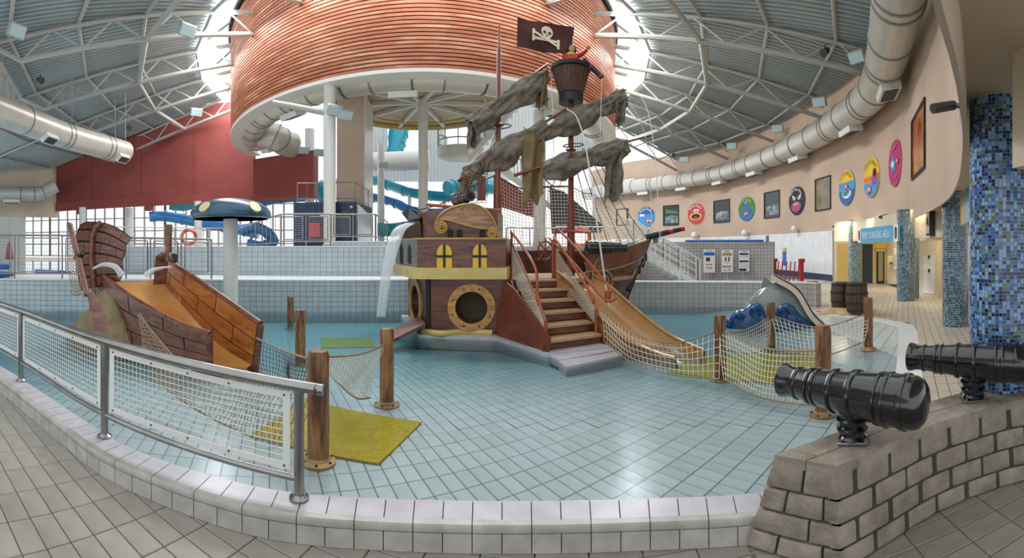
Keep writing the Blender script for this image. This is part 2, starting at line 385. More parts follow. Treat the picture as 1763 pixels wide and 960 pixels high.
# ---- pool floor and its tiles
pf = struct('floor_pool', 'pale blue tiled floor of the shallow play pool')
m = MB().grid(lambda u, v: (lambda x, y: Vector((x, y, zfloor(x, y)-.012)))(-13+22*u, 1.6+12.4*v), 88, 50); obj('grout_bed', m, 'pool_grout', pf, smooth=True)
TU = Vector((.53, -.848)); TU.normalize(); TV = Vector((-TU.y, TU.x)); TL, TW, TG = .222, .118, .006
cells = []
for i in range(-75, 75):
    for j in range(-130, 130):
        c = TU*((i+.5)*TL)+TV*((j+.5)*TW)+Vector((0, 6.0))
        if c.y > 13.5 or c.y < 1.5 or c.x < -12.5 or c.x > 8.5: continue
        a = atan2(c.x, c.y)
        if abs(a) > 1.22: continue
        if inpoly(c.x, c.y, POOL) and edgedist(c.x, c.y, POOL) > .10: cells.append((c.length, c.x, c.y))
cells.sort()
def tilemesh(name, l, wd, h, b=.004):
    mb = MB(); mb.add([(-l/2, -wd/2, -h), (l/2, -wd/2, -h), (l/2, wd/2, -h), (-l/2, wd/2, -h), (-l/2, -wd/2, -b), (l/2, -wd/2, -b), (l/2, wd/2, -b), (-l/2, wd/2, -b), (-l/2+b, -wd/2+b, 0), (l/2-b, -wd/2+b, 0), (l/2-b, wd/2-b, 0), (-l/2+b, wd/2-b, 0)],
        [(0, 1, 5, 4), (1, 2, 6, 5), (2, 3, 7, 6), (3, 0, 4, 7), (4, 5, 9, 8), (5, 6, 10, 9), (6, 7, 11, 10), (7, 4, 8, 11), (8, 9, 10, 11)]); return mb
t0 = obj('tile', tilemesh('tile', TL-TG, TW-TG, .012), 'pool_tile', pf); ta = atan2(TU.y, TU.x)
stuff = MB()
for k, (d, x, y) in enumerate(cells):
    z = zfloor(x, y)
    if k < 300:
        o = t0 if k == 0 else link_copy(t0, pf)
        o.location = (x, y, z); o.rotation_euler = (0, 0, ta)
    else:
        l, q = (TL-TG)/2, (TW-TG)/2; vs = []
        for su, sv in ((-1, -1), (1, -1), (1, 1), (-1, 1)):
            p = Vector((x, y))+TU*l*su+TV*q*sv; vs.append((p.x, p.y, zfloor(p.x, p.y)))
        stuff.add(vs, [(0, 1, 2, 3)])
obj('tiles_beyond', stuff, 'pool_tile', pf, kind='stuff')
# ---- water
wm = MB(); P2 = [(x, y) for x, y in POOL]
wm.poly([(x, y, ZW) for x, y in P2], (0, 0, -.7)); wo = obj('pool_water', wm, 'pool_water'); tag(wo, 'clear shallow turquoise water around the pirate ship', 'water', kind='stuff')
# ---- deck
fl = struct('floor', 'beige tiled poolside deck')
m = MB(); a = [p.copy() for p in KO]+[Vector((9, 1.2, 0)), Vector((9, -3, 0)), Vector((-9.5, -3, 0))]
m.add([(p.x, p.y, -.012) for p in a], [tuple(range(len(a)))])
b = [Vector((p.x, p.y, 0)) for p in beach]+[Vector((2.45, 1.75, 0)), Vector((9, 1.2, 0)), Vector((26, 2, 0)), Vector((32, 24, 0)), Vector((22, 46, 0)), Vector((8, 44, 0)), Vector((4, 14.8, 0)), Vector((8.0, 13.2, 0))]
m.add([(p.x, p.y, -.012) for p in b], [tuple(range(len(b)))])
obj('grout_bed', m, 'grout', fl)
def deckgrid(angle, l, wd, region, origin, first):
    U = Vector((cos(angle), sin(angle))); V = Vector((-U.y, U.x)); out = []
    for i in range(-60, 60):
        for j in range(-70, 70):
            c = Vector(origin)+U*((i+.5*(0))*l)+V*(j*wd)
            if region(c.x, c.y): out.append((c.length, c.x, c.y, angle))
    return out
NEAR = [(p.x, p.y) for p in off2(KO, .17)]+[(9, 1.2), (9, -3), (-9.5, -3)]
def seen(x, y): d = sqrt(x*x+y*y); a = atan2(x, y); return abs(a) < 1.22 and d > 2.05
cA = deckgrid(radians(-7.6), .282, .139, lambda x, y: x < 1.15 and seen(x, y) and inpoly(x, y, NEAR) and x > -7, (-3.22, 1.75), None)
cB = deckgrid(radians(-23), .282, .139, lambda x, y: x >= 1.15 and seen(x, y) and inpoly(x, y, NEAR) and x < 4.5, (1.76, 1.5), None)
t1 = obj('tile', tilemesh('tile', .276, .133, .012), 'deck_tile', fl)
for k, (d, x, y, an) in enumerate(sorted(cA+cB)[:298]):
    o = t1 if k == 0 else link_copy(t1, fl)
    o.location = (x, y, -.002); o.rotation_euler = (0, 0, an)
rest = MB(); RP = [(p.x, p.y) for p in b]
U = Vector((cos(radians(38)), sin(radians(38)))); V = Vector((-U.y, U.x))
for i in range(-60, 130):
    for j in range(-130, 130):
        c = Vector((5, 3))+U*(i*.282)+V*(j*.139)
        if abs(atan2(c.x, c.y)) > 1.2 or c.length > 22 or not inpoly(c.x, c.y, RP): continue
        vs = [(Vector((c.x, c.y))+U*(.137*su)+V*(.066*sv)) for su, sv in ((-1, -1), (1, -1), (1, 1), (-1, 1))]
        rest.add([(p.x, p.y, 0) for p in vs], [(0, 1, 2, 3)])
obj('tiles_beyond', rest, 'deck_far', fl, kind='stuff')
# white drain channel round the beach side
ch = MB(); bl = resample(catmull([Vector((p.x, p.y, .002)) for p in beach], 6), step=.3); br = off2(bl, -.34)
for i in range(len(bl)-1):
    q = [bl[i], bl[i+1], br[i+1], br[i]]; ch.hexa([Vector((p.x, p.y, -.05)) for p in q]+[Vector((p.x, p.y, .006)) for p in q])
obj('drain_channel', ch, 'coping', fl)
# ---- kerb: core, top tiles, rounded nosing, face tiles
kb = struct('kerb_near', 'low white tiled kerb around the near pool edge')
core = MB()
for i in range(len(KO)-1):
    o0, o1 = KO[i].lerp(KI[i], .06), KO[i+1].lerp(KI[i+1], .06); q = [o0, o1, KI[i+1], KI[i]]
    core.hexa([Vector((p.x, p.y, -.15)) for p in q]+[Vector((p.x, p.y, KZ-.012)) for p in q])
obj('kerb_core', core, 'grout', kb)
def lerp4(i, t, z): return Vector((KO[i].lerp(KI[i], t).x, KO[i].lerp(KI[i], t).y, z))
for i in range(len(KO)-1):
    A0, A1 = lerp4(i, .20, KZ), lerp4(i+1, .20, KZ); B0, B1 = lerp4(i, .97, KZ), lerp4(i+1, .97, KZ)
    e = .02; q = [A0.lerp(A1, e), A1.lerp(A0, e), B1.lerp(B0, e), B0.lerp(B1, e)]
    mb = MB().hexa([p-Vector((0, 0, .02)) for p in q]+q); obj('top_tile', mb, 'kerb_tile', kb)
    A0, A1 = KO[i], KO[i+1]; q0, q1 = A0.lerp(A1, .018), A1.lerp(A0, .018); n = (KI[i]-KO[i]).normalized()*.014
    mb = MB().hexa([q0, q1, q1+n, q0+n]+[p+Vector((0, 0, .102)) for p in (q0, q1, q1+n, q0+n)]); obj('face_tile', mb, 'kerb_face', kb)
for i in range(0, len(KO)-2, 2):
    mb = MB(); prof = [(0.0, .106), (-.012, .112), (-.014, .125), (-.008, .14), (.012, .150), (.19, .151), (.19, .13), (.05, .106)]
    st = []
    for k, e in ((0, .012), (1, 0), (2, -.012)):
        ii = i+k; base = KO[ii]; jn = KO[min(ii+1, len(KO)-1)] if e >= 0 else KO[ii-1]
        p = base.lerp(jn, abs(e)*1.4); wv = (KI[ii]-KO[ii])
        st.append([Vector((p.x+wv.x*a, p.y+wv.y*a, z)) for a, z in prof])
    n = len(prof); vs = [p for s_ in st for p in s_]
    fs = [(s_*n+k, s_*n+(k+1) % n, (s_+1)*n+(k+1) % n, (s_+1)*n+k) for s_ in range(2) for k in range(n)]+[tuple(range(n)), tuple(range(2*n, 3*n))]
    mb.add(vs, fs); obj('nosing_tile', mb, 'kerb_face', kb, smooth=50)
# ---- tiled walls
def tile_wall(name, path, z0, z1, tw, th, tmat, thick=.25, label=None, gap=.008, cop=None, side=-1, body='grout', copw=None, parent=None):
    w_ = parent or struct(name, label); path = resample([Vector((p.x, p.y, 0)) for p in path], step=tw); back = off2(path, -side*thick); front = off2(path, side*.006)
    mb = MB()
    for i in range(len(path)-1):
        q = [path[i], path[i+1], back[i+1], back[i]]; mb.hexa([Vector((p.x, p.y, z0)) for p in q]+[Vector((p.x, p.y, z1)) for p in q])
    obj('wall_body', mb, body, w_)
    rows = max(1, round((z1-z0)/th)); h = (z1-z0)/rows; mb = MB()
    for i in range(len(path)-1):
        L = (path[i+1]-path[i]).length; e = gap/2/L
        for r in range(rows):
            a, b2 = z0+r*h+gap/2, z0+(r+1)*h-gap/2
            f0, f1 = front[i].lerp(front[i+1], e), front[i+1].lerp(front[i], e); g0, g1 = path[i].lerp(path[i+1], e), path[i+1].lerp(path[i], e)
            mb.add([(f0.x, f0.y, a), (f1.x, f1.y, a), (f1.x, f1.y, b2), (f0.x, f0.y, b2), (g0.x, g0.y, a), (g1.x, g1.y, a), (g1.x, g1.y, b2), (g0.x, g0.y, b2)], [(0, 1, 2, 3), (0, 4, 5, 1), (1, 5, 6, 2), (2, 6, 7, 3), (3, 7, 4, 0)])
    obj('tiles', mb, tmat, w_, kind='stuff')
    if cop:
        f2 = off2(path, side*.03); b2 = off2(path, -side*(copw or thick+.03)); mb = MB()
        for i in range(len(path)-1):
            q = [f2[i], f2[i+1], b2[i+1], b2[i]]; mb.hexa([Vector((p.x, p.y, z1)) for p in q]+[Vector((p.x, p.y, z1+.035)) for p in q])
        obj('coping', mb, cop, w_)
    return w_
lw = tile_wall('wall_pool_left', catmull(lowL, 6), -.25, .775, .155, .125, 'wall_tile', cop='coping', copw=1.9, label='pale blue tiled pool wall with a white coping behind the mushroom')
tile_wall('wall_pool_right', catmull(lowR, 6), -.25, .63, .15, .14, 'wall_tile_grey', cop='coping', copw=.4, label='low grey tiled pool wall behind the dolphin slide')
upL = [PZ(x, d, 0) for x, d in ((212, 13.4), (300, 12.9), (400, 12.6), (500, 12.4), (640, 12.3), (700, 12.3), (860, 12.9), (1085, 13.9))]
tile_wall('wall_terrace', catmull(upL, 6), .775, 1.62, .165, .14, 'wall_tile', cop='coping', label='pale blue tiled wall carrying the raised terrace')
rb = [PZ(x, d, 0) for x, d in ((574, 12.33), (640, 12.28), (700, 12.28), (860, 12.85))]
tile_wall('wall_terrace_step', catmull(rb, 6), 1.655, 1.76, .165, .11, 'wall_tile', cop='coping', label='raised tiled step under the terrace gate')
ts = struct('floor_terrace', 'pale terrace floor behind the ship')
m = MB(); up = resample(catmull(upL, 6), n=24); far = [PZ(x, 34, 0) for x in (1085, 880, 640, 400, 212)]; pl = up+far
m.add([(p.x, p.y, 1.60) for p in pl], [tuple(range(len(pl)))]); obj('slab', m, 'deck_far', ts)
pw = [PZ(x, d, 0) for x, d in ((1062, 14.9), (1145, 14.5), (1240, 14.2), (1332, 13.9))]
wp = tile_wall('wall_notices', catmull(pw, 6), 0, 1.80, .105, .105, 'wall_tile_grey', label='grey square tiled wall carrying three notices')
# other pool at the far left
m = MB(); pl = [PZ(-110, 12.9, .6), PZ(100, 12.6, .6), PZ(212, 13.4, .6), PZ(212, 30, .6), PZ(-110, 36, .6)]
m.add(pl, [tuple(range(5))]); wo2 = obj('lane_pool_water', m, 'lane_water' if 'lane_water' in MAT else mat('lane_water', '#9fc4d6', .08)); tag(wo2, 'bright pale water of the next pool beyond the left railing', 'water', kind='stuff')
# ---- round hall wall (upper storey), curving from far to overhead
Wp = [PZ(x, d, 0) for x, d in ((1020, 43.5), (1068, 39.8), (1156, 36.2), (1242, 32.2), (1329, 26.8), (1417, 21.6), (1490, 17.6), (1544, 14.7), (1581, 11.4), (1623, 8.1), (1646, 5.8), (1657, 3.7), (1648, 2.3), (1603, 1.44))]+[Vector((.3, .42, 0))]
W = resample(catmull(Wp, 10), step=.35)
WZ0, WZ1 = 2.43, 9.35
wr = struct('wall_right', 'curved beige upper wall with round posters and windows')
m = MB(); Wb = off2(W, .03)
for i in range(len(W)-1):
    q = [W[i], W[i+1], Wb[i+1], Wb[i]]; m.hexa([Vector((p.x, p.y, WZ0)) for p in q]+[Vector((p.x, p.y, WZ1)) for p in q])
obj('upper_wall', m, 'plaster', wr)
def wall_at(x):                               # nearest hit of bearing x with the wall front line (far branch first)
    a = ang(x); best = None
    for i in range(len(W)-1):
        p, q = W[i], W[i+1]; f0 = p.x*cos(a)-p.y*sin(a); f1 = q.x*cos(a)-q.y*sin(a)
        if f0*f1 <= 0 and f0 != f1:
            t = f0/(f0-f1); c = p.lerp(q, t); tt = (q-p).normalized(); nn = Vector((tt.y, -tt.x, 0))
            if best is None: best = (c, tt, nn)
    return best
# lower walls under the far part
low = [p for p in W if ang(1020) <= atan2(p.x, p.y) <= ang(1238) and p.y > 5]
m = MB(); lb = off2(low, .15); lf = off2(low, .0)
for i in range(len(low)-1):
    q = [low[i], low[i+1], lb[i+1], lb[i]]; m.hexa([Vector((p.x, p.y, 0)) for p in q]+[Vector((p.x, p.y, WZ0)) for p in q])
obj('lower_wall', m, 'white_paint', wr)
glz = [p for p in W if ang(1232) <= atan2(p.x, p.y) <= ang(1437) and p.y > 8]
tile_wall('wall_glossy', glz, 0.12, WZ0, .42, .26, 'white_gloss', thick=.15, label='glossy white tiled wall under the curved beige wall', gap=.02, side=-1, body='coping')
m = MB(); 
for i in range(len(glz)-1):
    f2 = off2(glz, -.02); q = [f2[i], f2[i+1], glz[i+1], glz[i]]; m.hexa([Vector((p.x, p.y, 0)) for p in q]+[Vector((p.x, p.y, .3)) for p in q])
bs = obj('baseboard_glossy', m, 'navy'); bs['kind'] = 'structure'
# soffit above the changing rooms
cl = struct('ceiling_soffit', 'beige soffit over the changing area')
nearW = [p for i, p in enumerate(Wb) if i > 0 and (W[i].y < 20 and (atan2(W[i].x, W[i].y) > ang(1425) or W[i].y < 4))]
outer = [Vector((-.6, -.6, 0)), Vector((3, -3, 0)), Vector((12, -4, 0)), Vector((24, 4, 0)), Vector((28, 20, 0)), Vector((18, 21, 0))]
pl = nearW+outer; m = MB(); m.add([(p.x, p.y, 2.75) for p in pl], [tuple(range(len(pl)))]); obj('soffit_slab', m, 'soffit', cl)
# bulkhead at the right edge
bk = struct('wall_bulkhead', 'beige bulkhead hanging at the right edge')
m = MB(); a0, a1 = PZ(1743, 2.55, 0), PZ(1850, 2.2, 0); n = Vector((a1.y-a0.y, -(a1.x-a0.x), 0)).normalized()*-.5
q = [a0, a1, a1+n, a0+n]; m.hexa([Vector((p.x, p.y, 2.07)) for p in q]+[Vector((p.x, p.y, 3.4)) for p in q]); obj('bulkhead', m, 'plaster_cream', bk)
# changing area back wall
cw = struct('wall_changing', 'cream back wall of the changing area')
cp = [G(1436, 487), G(1484, 487), G(1527, 489), G(1550, 496), G(1584, 499), G(1595, 503), G(1628, 507), G(1665, 514), G(1720, 530)]
m = MB(); cpb = off2(cp, .2)
for i in range(len(cp)-1):
    q = [cp[i], cp[i+1], cpb[i+1], cpb[i]]; m.hexa([Vector((p.x, p.y, 0)) for p in q]+[Vector((p.x, p.y, 2.75)) for p in q])
obj('wall_body', m, 'plaster_cream', cw)
def on_cw(x, y0, y1, x2, out=.03, side=1):
    seg = None
    for i in range(len(cp)-1):
        if atan2(cp[i].x, cp[i].y) <= ang((x+x2)/2) <= atan2(cp[i+1].x, cp[i+1].y): seg = i
    p0, p1 = cp[seg], cp[seg+1]; a, b_ = PLN(x, y1, p0, p1), PLN(x2, y1, p0, p1); c, d_ = PLN(x2, y0, p0, p1), PLN(x, y0, p0, p1)
    t = (p1-p0).normalized(); n = Vector((t.y, -t.x, 0))
    return [a, b_, c, d_], n*out
def cwpanel(name, mt, x, x2, y0, y1, out=.03):
    q, n = on_cw(x, y0, y1, x2); q = [p+n*(out/.03) for p in q]; return obj(name, MB().poly(q, n*-1*(out/.03+.3)), mt, cw)
cwpanel('skirting', 'navy', 1527, 1549, 489, 496, .04); cwpanel('skirting', 'navy', 1584, 1594, 494, 502, .04); cwpanel('skirting', 'navy', 1484, 1526, 483, 488, .04)
cwpanel('alcove_glow_panel', 'yellow_paint_glow', 1441, 1462, 419, 484, .02)  # beige alcove whose yellow lamplight is put into the panel colour
d1 = struct('door_1', 'dark mosaic doorway behind the changing area sign')
q, n = on_cw(1484, 420, 486, 1504); obj('opening', MB().poly([p+n for p in q], n*-1.5), 'door_dark', d1)
for xx in (1483, 1505):
    q, n = on_cw(xx-1.2, 417, 487, xx+1.2); obj('door_frame', MB().poly([p+n*2 for p in q], n*-2), 'yellow_paint_glow', d1)
d2 = struct('door_2', 'yellow framed glass door in the changing area')
q, n = on_cw(1509, 432, 487, 1525); obj('leaf', MB().poly([p+n for p in q], n*-1.5), 'door_dark', d2)
q, n = on_cw(1513, 434, 485, 1521); obj('glass', MB().poly([p+n*1.3 for p in q], n*-1.2), mat('door_glass', '#8f8b55', .2), d2)
for (xa, xb, ya, yb) in ((1507, 1509.5, 429, 488), (1524, 1526, 429, 488), (1507, 1526, 429, 433), (1507, 1526, 420, 427)):
    q, n = on_cw(xa, ya, yb, xb); obj('door_frame', MB().poly([p+n*2 for p in q], n*-2), 'yellow_paint_glow' if ya != 420 else 'yellow', d2)
d3 = struct('door_3', 'dark narrow doorway right of the middle column')
q, n = on_cw(1577, 416, 497, 1583); obj('opening', MB().poly([p+n for p in q], n*-1.5), 'door_dark', d3)
# lintel between columns and soffit
lt = struct('trim_lintel', 'cream lintel band over the changing rooms')
la, lb_ = PZ(1484, 17.6, 0), PZ(1640, 10.9, 0)
lp = [PZ(1436, 19.0, 0), PZ(1490, 17.0, 0), PZ(1560, 13.6, 0), PZ(1610, 11.6, 0), PZ(1660, 9.8, 0)]
m = MB(); lpb = off2(lp, .2)
for i in range(len(lp)-1):
    q = [lp[i], lp[i+1], lpb[i+1], lpb[i]]; m.hexa([Vector((p.x, p.y, 1.88)) for p in q]+[Vector((p.x, p.y, 2.75)) for p in q])
obj('lintel', m, 'plaster_cream', lt)
# ---- red wall over the opening on the left
rw = struct('wall_red', 'dark red panelled wall hanging over the opening to the next pool')
R0, R1 = Vector((-15.2, 22.5, 0)), Vector((-33.0, 15.75, 0)); t = (R1-R0); L = t.length; t.normalize(); n = Vector((-t.y, t.x, 0))
if n.y > 0: n = -n
segs = [0, 4.1, 8.0, 12.2, L]
for i in range(4):
    a, b_ = R0+t*(segs[i]+.012), R0+t*(segs[i+1]-.012)
    q = [a, b_, b_-n*.3, a-n*.3]; m = MB().hexa([Vector((p.x, p.y, 4.72+.0*i)) for p in q]+[Vector((p.x, p.y, 10.9)) for p in q]); obj('wall_panel', m, 'red_wall', rw)
a, b_ = R0, R1; q = [a+n*.12, b_+n*.12, b_-n*.3, a-n*.3]; m = MB().hexa([Vector((p.x, p.y, 4.50)) for p in q]+[Vector((p.x, p.y, 5.15)) for p in q]); obj('bottom_beam', m, 'red_wall', rw)
for s_ in (1.6, 7.4, 13.2):
    c = R0+t*s_; obj('bracket', MB().box((c.x, c.y, 4.35), (.5, .4, .4), atan2(t.y, t.x)), 'red_wall', rw)
rw2 = struct('wall_red_return', 'lower red wall panel beside the white columns')
a, b_ = PZ(436, 24.8, 0), PZ(540, 22.8, 0); d_ = PZ(548, 24.5, 0); c_ = PZ(436, 27, 0)
q = [a, b_, d_, c_]; m = MB().hexa([Vector((p.x, p.y, 4.40)) for p in q]+[Vector((p.x, p.y, 6.67+.08*i)) for i, p in zip((0, 1, 1, 0), q)]); obj('wall_panel', m, 'red_wall', rw2)
# beige end wall at far left
bw = struct('wall_left', 'beige end wall under the roof edge at far left')
a, b_ = PZ(-160, 33, 0), PZ(92, 34, 0); q = [a, b_, b_+Vector((-.2, .5, 0)), a+Vector((-.2, .5, 0))]
m = MB().hexa([Vector((p.x, p.y, 4.0)) for p in q]+[Vector((p.x, p.y, 9)) for p in q]); obj('upper_panel', m, 'plaster_cream', bw)
b2_ = PZ(36, 33.5, 0); q = [a, b2_, b2_+Vector((-.2, .5, 0)), a+Vector((-.2, .5, 0))]
m = MB().hexa([Vector((p.x, p.y, .6)) for p in q]+[Vector((p.x, p.y, 4.0)) for p in q]); obj('lower_panel', m, 'white_paint', bw)
# ---- roof: 22 corrugated facets, radial trusses, purlins
NT = 22; A0 = radians(-37); DA = 2*pi/NT
def zroof(r): return 10.9-.21*(r-12)
def RP3(r, a, dz=0): return Vector((CEN.x+r*cos(a), CEN.y+r*sin(a), zroof(r)+dz))
rf = struct('ceiling', 'corrugated metal roof between radiating trusses')
LEFT = lambda a: radians(190) < a % (2*pi) < radians(252)
for k in range(NT):
    a, b_ = A0+k*DA, A0+(k+1)*DA; mid = (a+b_)/2; md = mid % (2*pi)
    if radians(35) < md < radians(185): continue
    Ro = 33.0 if LEFT(md) else 23.6
    h = cos(DA/2); pit = .27; mb = MB(); e = Vector((cos(mid), sin(mid), 0)); sd = Vector((-sin(mid), cos(mid), 0)); tn = tan(DA/2)   # ribs run parallel to the bay's middle line
    prof = [(0, .0), (.10, .0), (.135, .14), (.235, .14)]; S_n = int(Ro*tn/pit)+1
    rows = [(i*pit+o, dz) for i in range(-S_n, S_n) for (o, dz) in prof]
    FPT = lambda s_, q_, dz: CEN+e*q_+sd*s_+Vector((0, 0, zroof(q_/h)+dz))
    for (s0_, z0), (s1_, z1) in zip(rows[:-1], rows[1:]):
        sm_ = min(abs(s0_), abs(s1_)); q0 = max(12*h, sm_/tn-.25); step = (Ro-q0)/8
        if q0 >= Ro: continue
        for j in range(8):
            qa, qb = q0+step*j, q0+step*(j+1); c = CEN+e*qa
            if Vector((c.x, c.y)).length < 9.5 or (Vector(((CEN+e*qb).x, (CEN+e*qb).y)).length < 9.0): continue
            mb.add([FPT(s0_, qa, z0), FPT(s1_, qa, z1), FPT(s1_, qb, z1), FPT(s0_, qb, z0)], [(0, 1, 2, 3)])
    if mb.f: obj('roof_panel', mb, 'roof_steel', rf)
pur = lambda a, b_, r, dz, rad: MB().tube([RP3(r, a, dz), RP3(r, b_, dz)], rad, 6)
for k in range(NT):
    a, b_ = A0+k*DA, A0+(k+1)*DA; md = ((a+b_)/2) % (2*pi)
    if radians(35) < md < radians(185): continue
    rs = [12.05, 14.7, 17.2, 19.7]+([22.3] if not LEFT(md) else [23.2, 26, 29])
    for r in rs:
        c = RP3(r, (a+b_)/2)
        if Vector((c.x, c.y)).length < 9.8: continue
        obj('purlin', pur(a, b_, r, -.10, .075), 'steel_white', rf)
    c = RP3(14.7, (a+b_)/2)
    if Vector((c.x, c.y)).length > 9.8: obj('tie_ring', pur(a, b_, 14.7, -1.02, .10), 'steel_white', rf)
for k in range(NT):
    a = A0+k*DA; md = a % (2*pi)
    if radians(38) < md < radians(184): continue
    left = LEFT(md); r1 = 20.4 if left else 22.5; r0 = 10.3
    pts = [(r0+i*(r1-r0)/9) for i in range(10)]
    c = RP3(r1, a)
    rr = [r for r in pts if Vector((RP3(r, a).x, RP3(r, a).y)).length > 9.5]
    if len(rr) < 3: continue
    ORD = ('first', 'second', 'third', 'fourth', 'fifth', 'sixth', 'seventh', 'eighth', 'ninth', 'tenth')
    if md < radians(40): md += 2*pi
    cnt = int((md-radians(184))/DA+1e-6) if md < radians(275) else int((radians(398)-md)/DA+1e-6)
    lab = '%s pale tubular roof truss from the red wall, left of the drum' % ORD[cnt] if md < radians(275) else '%s pale tubular roof truss right of the drum, counting from the far end' % ORD[cnt]
    T = thing('roof_truss', lab, 'truss', RP3(rr[0], a), 0, 'radial roof trusses')
    zb = lambda r: RP3(r, a, -.14 if r > 12.2 else -.14); zl = lambda r: RP3(r, a, -1.02+.0*(r))
    obj('top_chord', MB().tube([zb(rr[0]), zb(rr[-1])], .085, 7), 'steel_white', T, smooth=40, world=True)
    obj('bottom_chord', MB().tube([zl(rr[0]), zl(rr[-2]), zb(rr[-1])], .10, 7), 'steel_white', T, smooth=40, world=True)
    for i in range(len(rr)-2):
        p, q_ = (zb(rr[i]), zl(rr[i+1])) if i % 2 else (zl(rr[i]), zb(rr[i+1]))
        obj('brace', MB().tube([p, q_], .04, 5), 'steel_white', T, world=True)
    if left:
        obj('outer_chord', MB().tube([RP3(r1, a, -.14), RP3(31, a, -.14)], .08, 6), 'steel_white', T, world=True)
# lattice girder on the left ring
for k in range(NT):
    a, b_ = A0+k*DA, A0+(k+1)*DA; md = ((a+b_)/2) % (2*pi)
    if not (radians(188) < md < radians(240)): continue
    p, q_ = RP3(20.4, a+.012, -.2), RP3(20.4, b_-.012, -.2)
    T = thing('lattice_girder', 'white lattice girder bay above the left air duct, %s' % ('next to the red wall' if md < radians(205) else ('in the middle' if md < radians(222) else 'nearest the left edge')), 'girder', p, 0, 'lattice girder bays')
    dn = Vector((0, 0, -1.15)); obj('top_chord', MB().tube([p, q_], .09, 6), 'steel_white', T, world=True); obj('bottom_chord', MB().tube([p+dn, q_+dn], .09, 6), 'steel_white', T, world=True)
    nb = 9
    for i in range(nb):
        u, v = p.lerp(q_, i/nb), p.lerp(q_, (i+1)/nb); a1, b1 = (u, v+dn) if i % 2 else (u+dn, v); obj('brace', MB().tube([a1, b1], .05, 5), 'steel_white', T, world=True)
# ---- wooden drum with skylight ring
dr = struct('wall_drum', 'great round drum clad in horizontal wooden slats')
DR = 10.33; DZ0, DZ1 = 7.2, 12.15; a0, a1 = radians(190), radians(390)
ring = lambda r, z0, z1, n=70: MB().grid(lambda u, v: Vector((CEN.x+r*cos(a0+(a1-a0)*u), CEN.y+r*sin(a0+(a1-a0)*u), z0+(z1-z0)*v)), n, 1)
def ringbox(r0, r1, z0, z1, n=70, s=a0, e=a1):
    mb = MB(); sec = [(r0, z0), (r1, z0), (r1, z1), (r0, z1)]
    for i in range(n+1):
        th = s+(e-s)*i/n
        for r, z in sec: mb.v.append((CEN.x+r*cos(th), CEN.y+r*sin(th), z))
    for i in range(n):
        for k in range(4): mb.f.append((i*4+k, i*4+(k+1) % 4, i*4+4+(k+1) % 4, i*4+4+k))
    mb.f.append((0, 1, 2, 3)); mb.f.append(tuple(n*4+k for k in range(4))); return mb
obj('drum_core', ringbox(DR-.30, DR-.06, DZ0+.05, DZ1), 'plank_dark', dr, smooth=30)
pitch = .128; ns = int((DZ1-DZ0-.1)/pitch)
for i in range(ns):
    z = DZ0+.1+i*pitch; obj('slat', ringbox(DR-.06, DR, z, z+pitch-.038), 'drum_slat', dr, smooth=30)
obj('bottom_ring', ringbox(DR-.75, DR+.02, DZ0-.04, DZ0+.08), 'white_paint', dr, smooth=30)
obj('inner_lining', ringbox(DR-.42, DR-.32, DZ0, DZ1-.5), 'ribbed_white', dr, smooth=30)
for i in range(120):
    th = a0+(a1-a0)*i/120
    if not (radians(180) < th % (2*pi) < radians(240) or th > radians(330)): continue
    c = CEN+Vector((cos(th), sin(th), 0))*(DR-.44); obj('lining_rib', MB().box((c.x, c.y, 9.4), (.06, .05, 4.2), th), 'ribbed_white', dr)
obj('top_rim', ringbox(DR-.4, DR+.12, DZ1, DZ1+.15), 'dark', dr, smooth=30)
sk = struct('window_skylight', 'ring of bright skylight panes around the wooden drum')
for k in range(NT):
    a, b_ = A0+k*DA, A0+(k+1)*DA; md = ((a+b_)/2) % (2*pi)
    if radians(40) < md < radians(180): continue
    q = [RP3(12.0, a), RP3(12.0, b_), Vector((CEN.x+DR*cos(b_), CEN.y+DR*sin(b_), DZ1+.1)), Vector((CEN.x+DR*cos(a), CEN.y+DR*sin(a), DZ1+.1))]
    obj('pane', MB().poly(q, (0, 0, .02)), 'sky_pane', sk)
    obj('glazing_bar', MB().tube([q[0], q[3]], .05, 5), 'steel_white', sk)
# ================================================================== NEAR OBJECTS
def kerb_point(x, t=.6):
    a = ang(x); best = None
    for i in range(len(KO)-1):
        p, q = KO[i].lerp(KI[i], t), KO[i+1].lerp(KI[i+1], t); f0 = p.x*cos(a)-p.y*sin(a); f1 = q.x*cos(a)-q.y*sin(a)
        if f0*f1 <= 0 and f0 != f1: best = p.lerp(q, f0/(f0-f1))
    return Vector((best.x, best.y, KZ))
# ---- stainless railing on the kerb
rp = [Vector((-6.6, 1.98, KZ)), kerb_point(36, .8), kerb_point(180, .85), kerb_point(515, .72)]
rz = [.93, .915, .885, .80]
end = PLN(545, 668, rp[3], rp[3]+Vector((1, .08, 0)))
rl = thing('kerb_railing', 'stainless steel railing with white wire mesh panels on the near kerb', 'railing', rp[2])
top = catmull([Vector((p.x, p.y, z)) for p, z in zip(rp, rz)]+[Vector((end.x, end.y, .795))], 8)
obj('handrail', MB().tube(top, .033, 12), 'steel_brushed', rl, smooth=40, world=True)
e2 = [Vector((p.x, p.y, z-.565+(.03 if i == 3 else 0))) for i, (p, z) in enumerate(zip(rp, rz))]
obj('bottom_rail', MB().tube(catmull(e2, 8), .021, 10), 'steel_brushed', rl, smooth=40, world=True)
for p, z in zip(rp, rz):
    po = obj('post', MB().tube([p, Vector((p.x, p.y, z))], .030, 12), 'steel_brushed', rl, smooth=40, world=True)
    obj('base_plate', MB().lathe([(.058, 0), (.058, .012), (.045, .02), (.034, .03)], p, 16), 'steel_brushed', po, smooth=40, world=True)
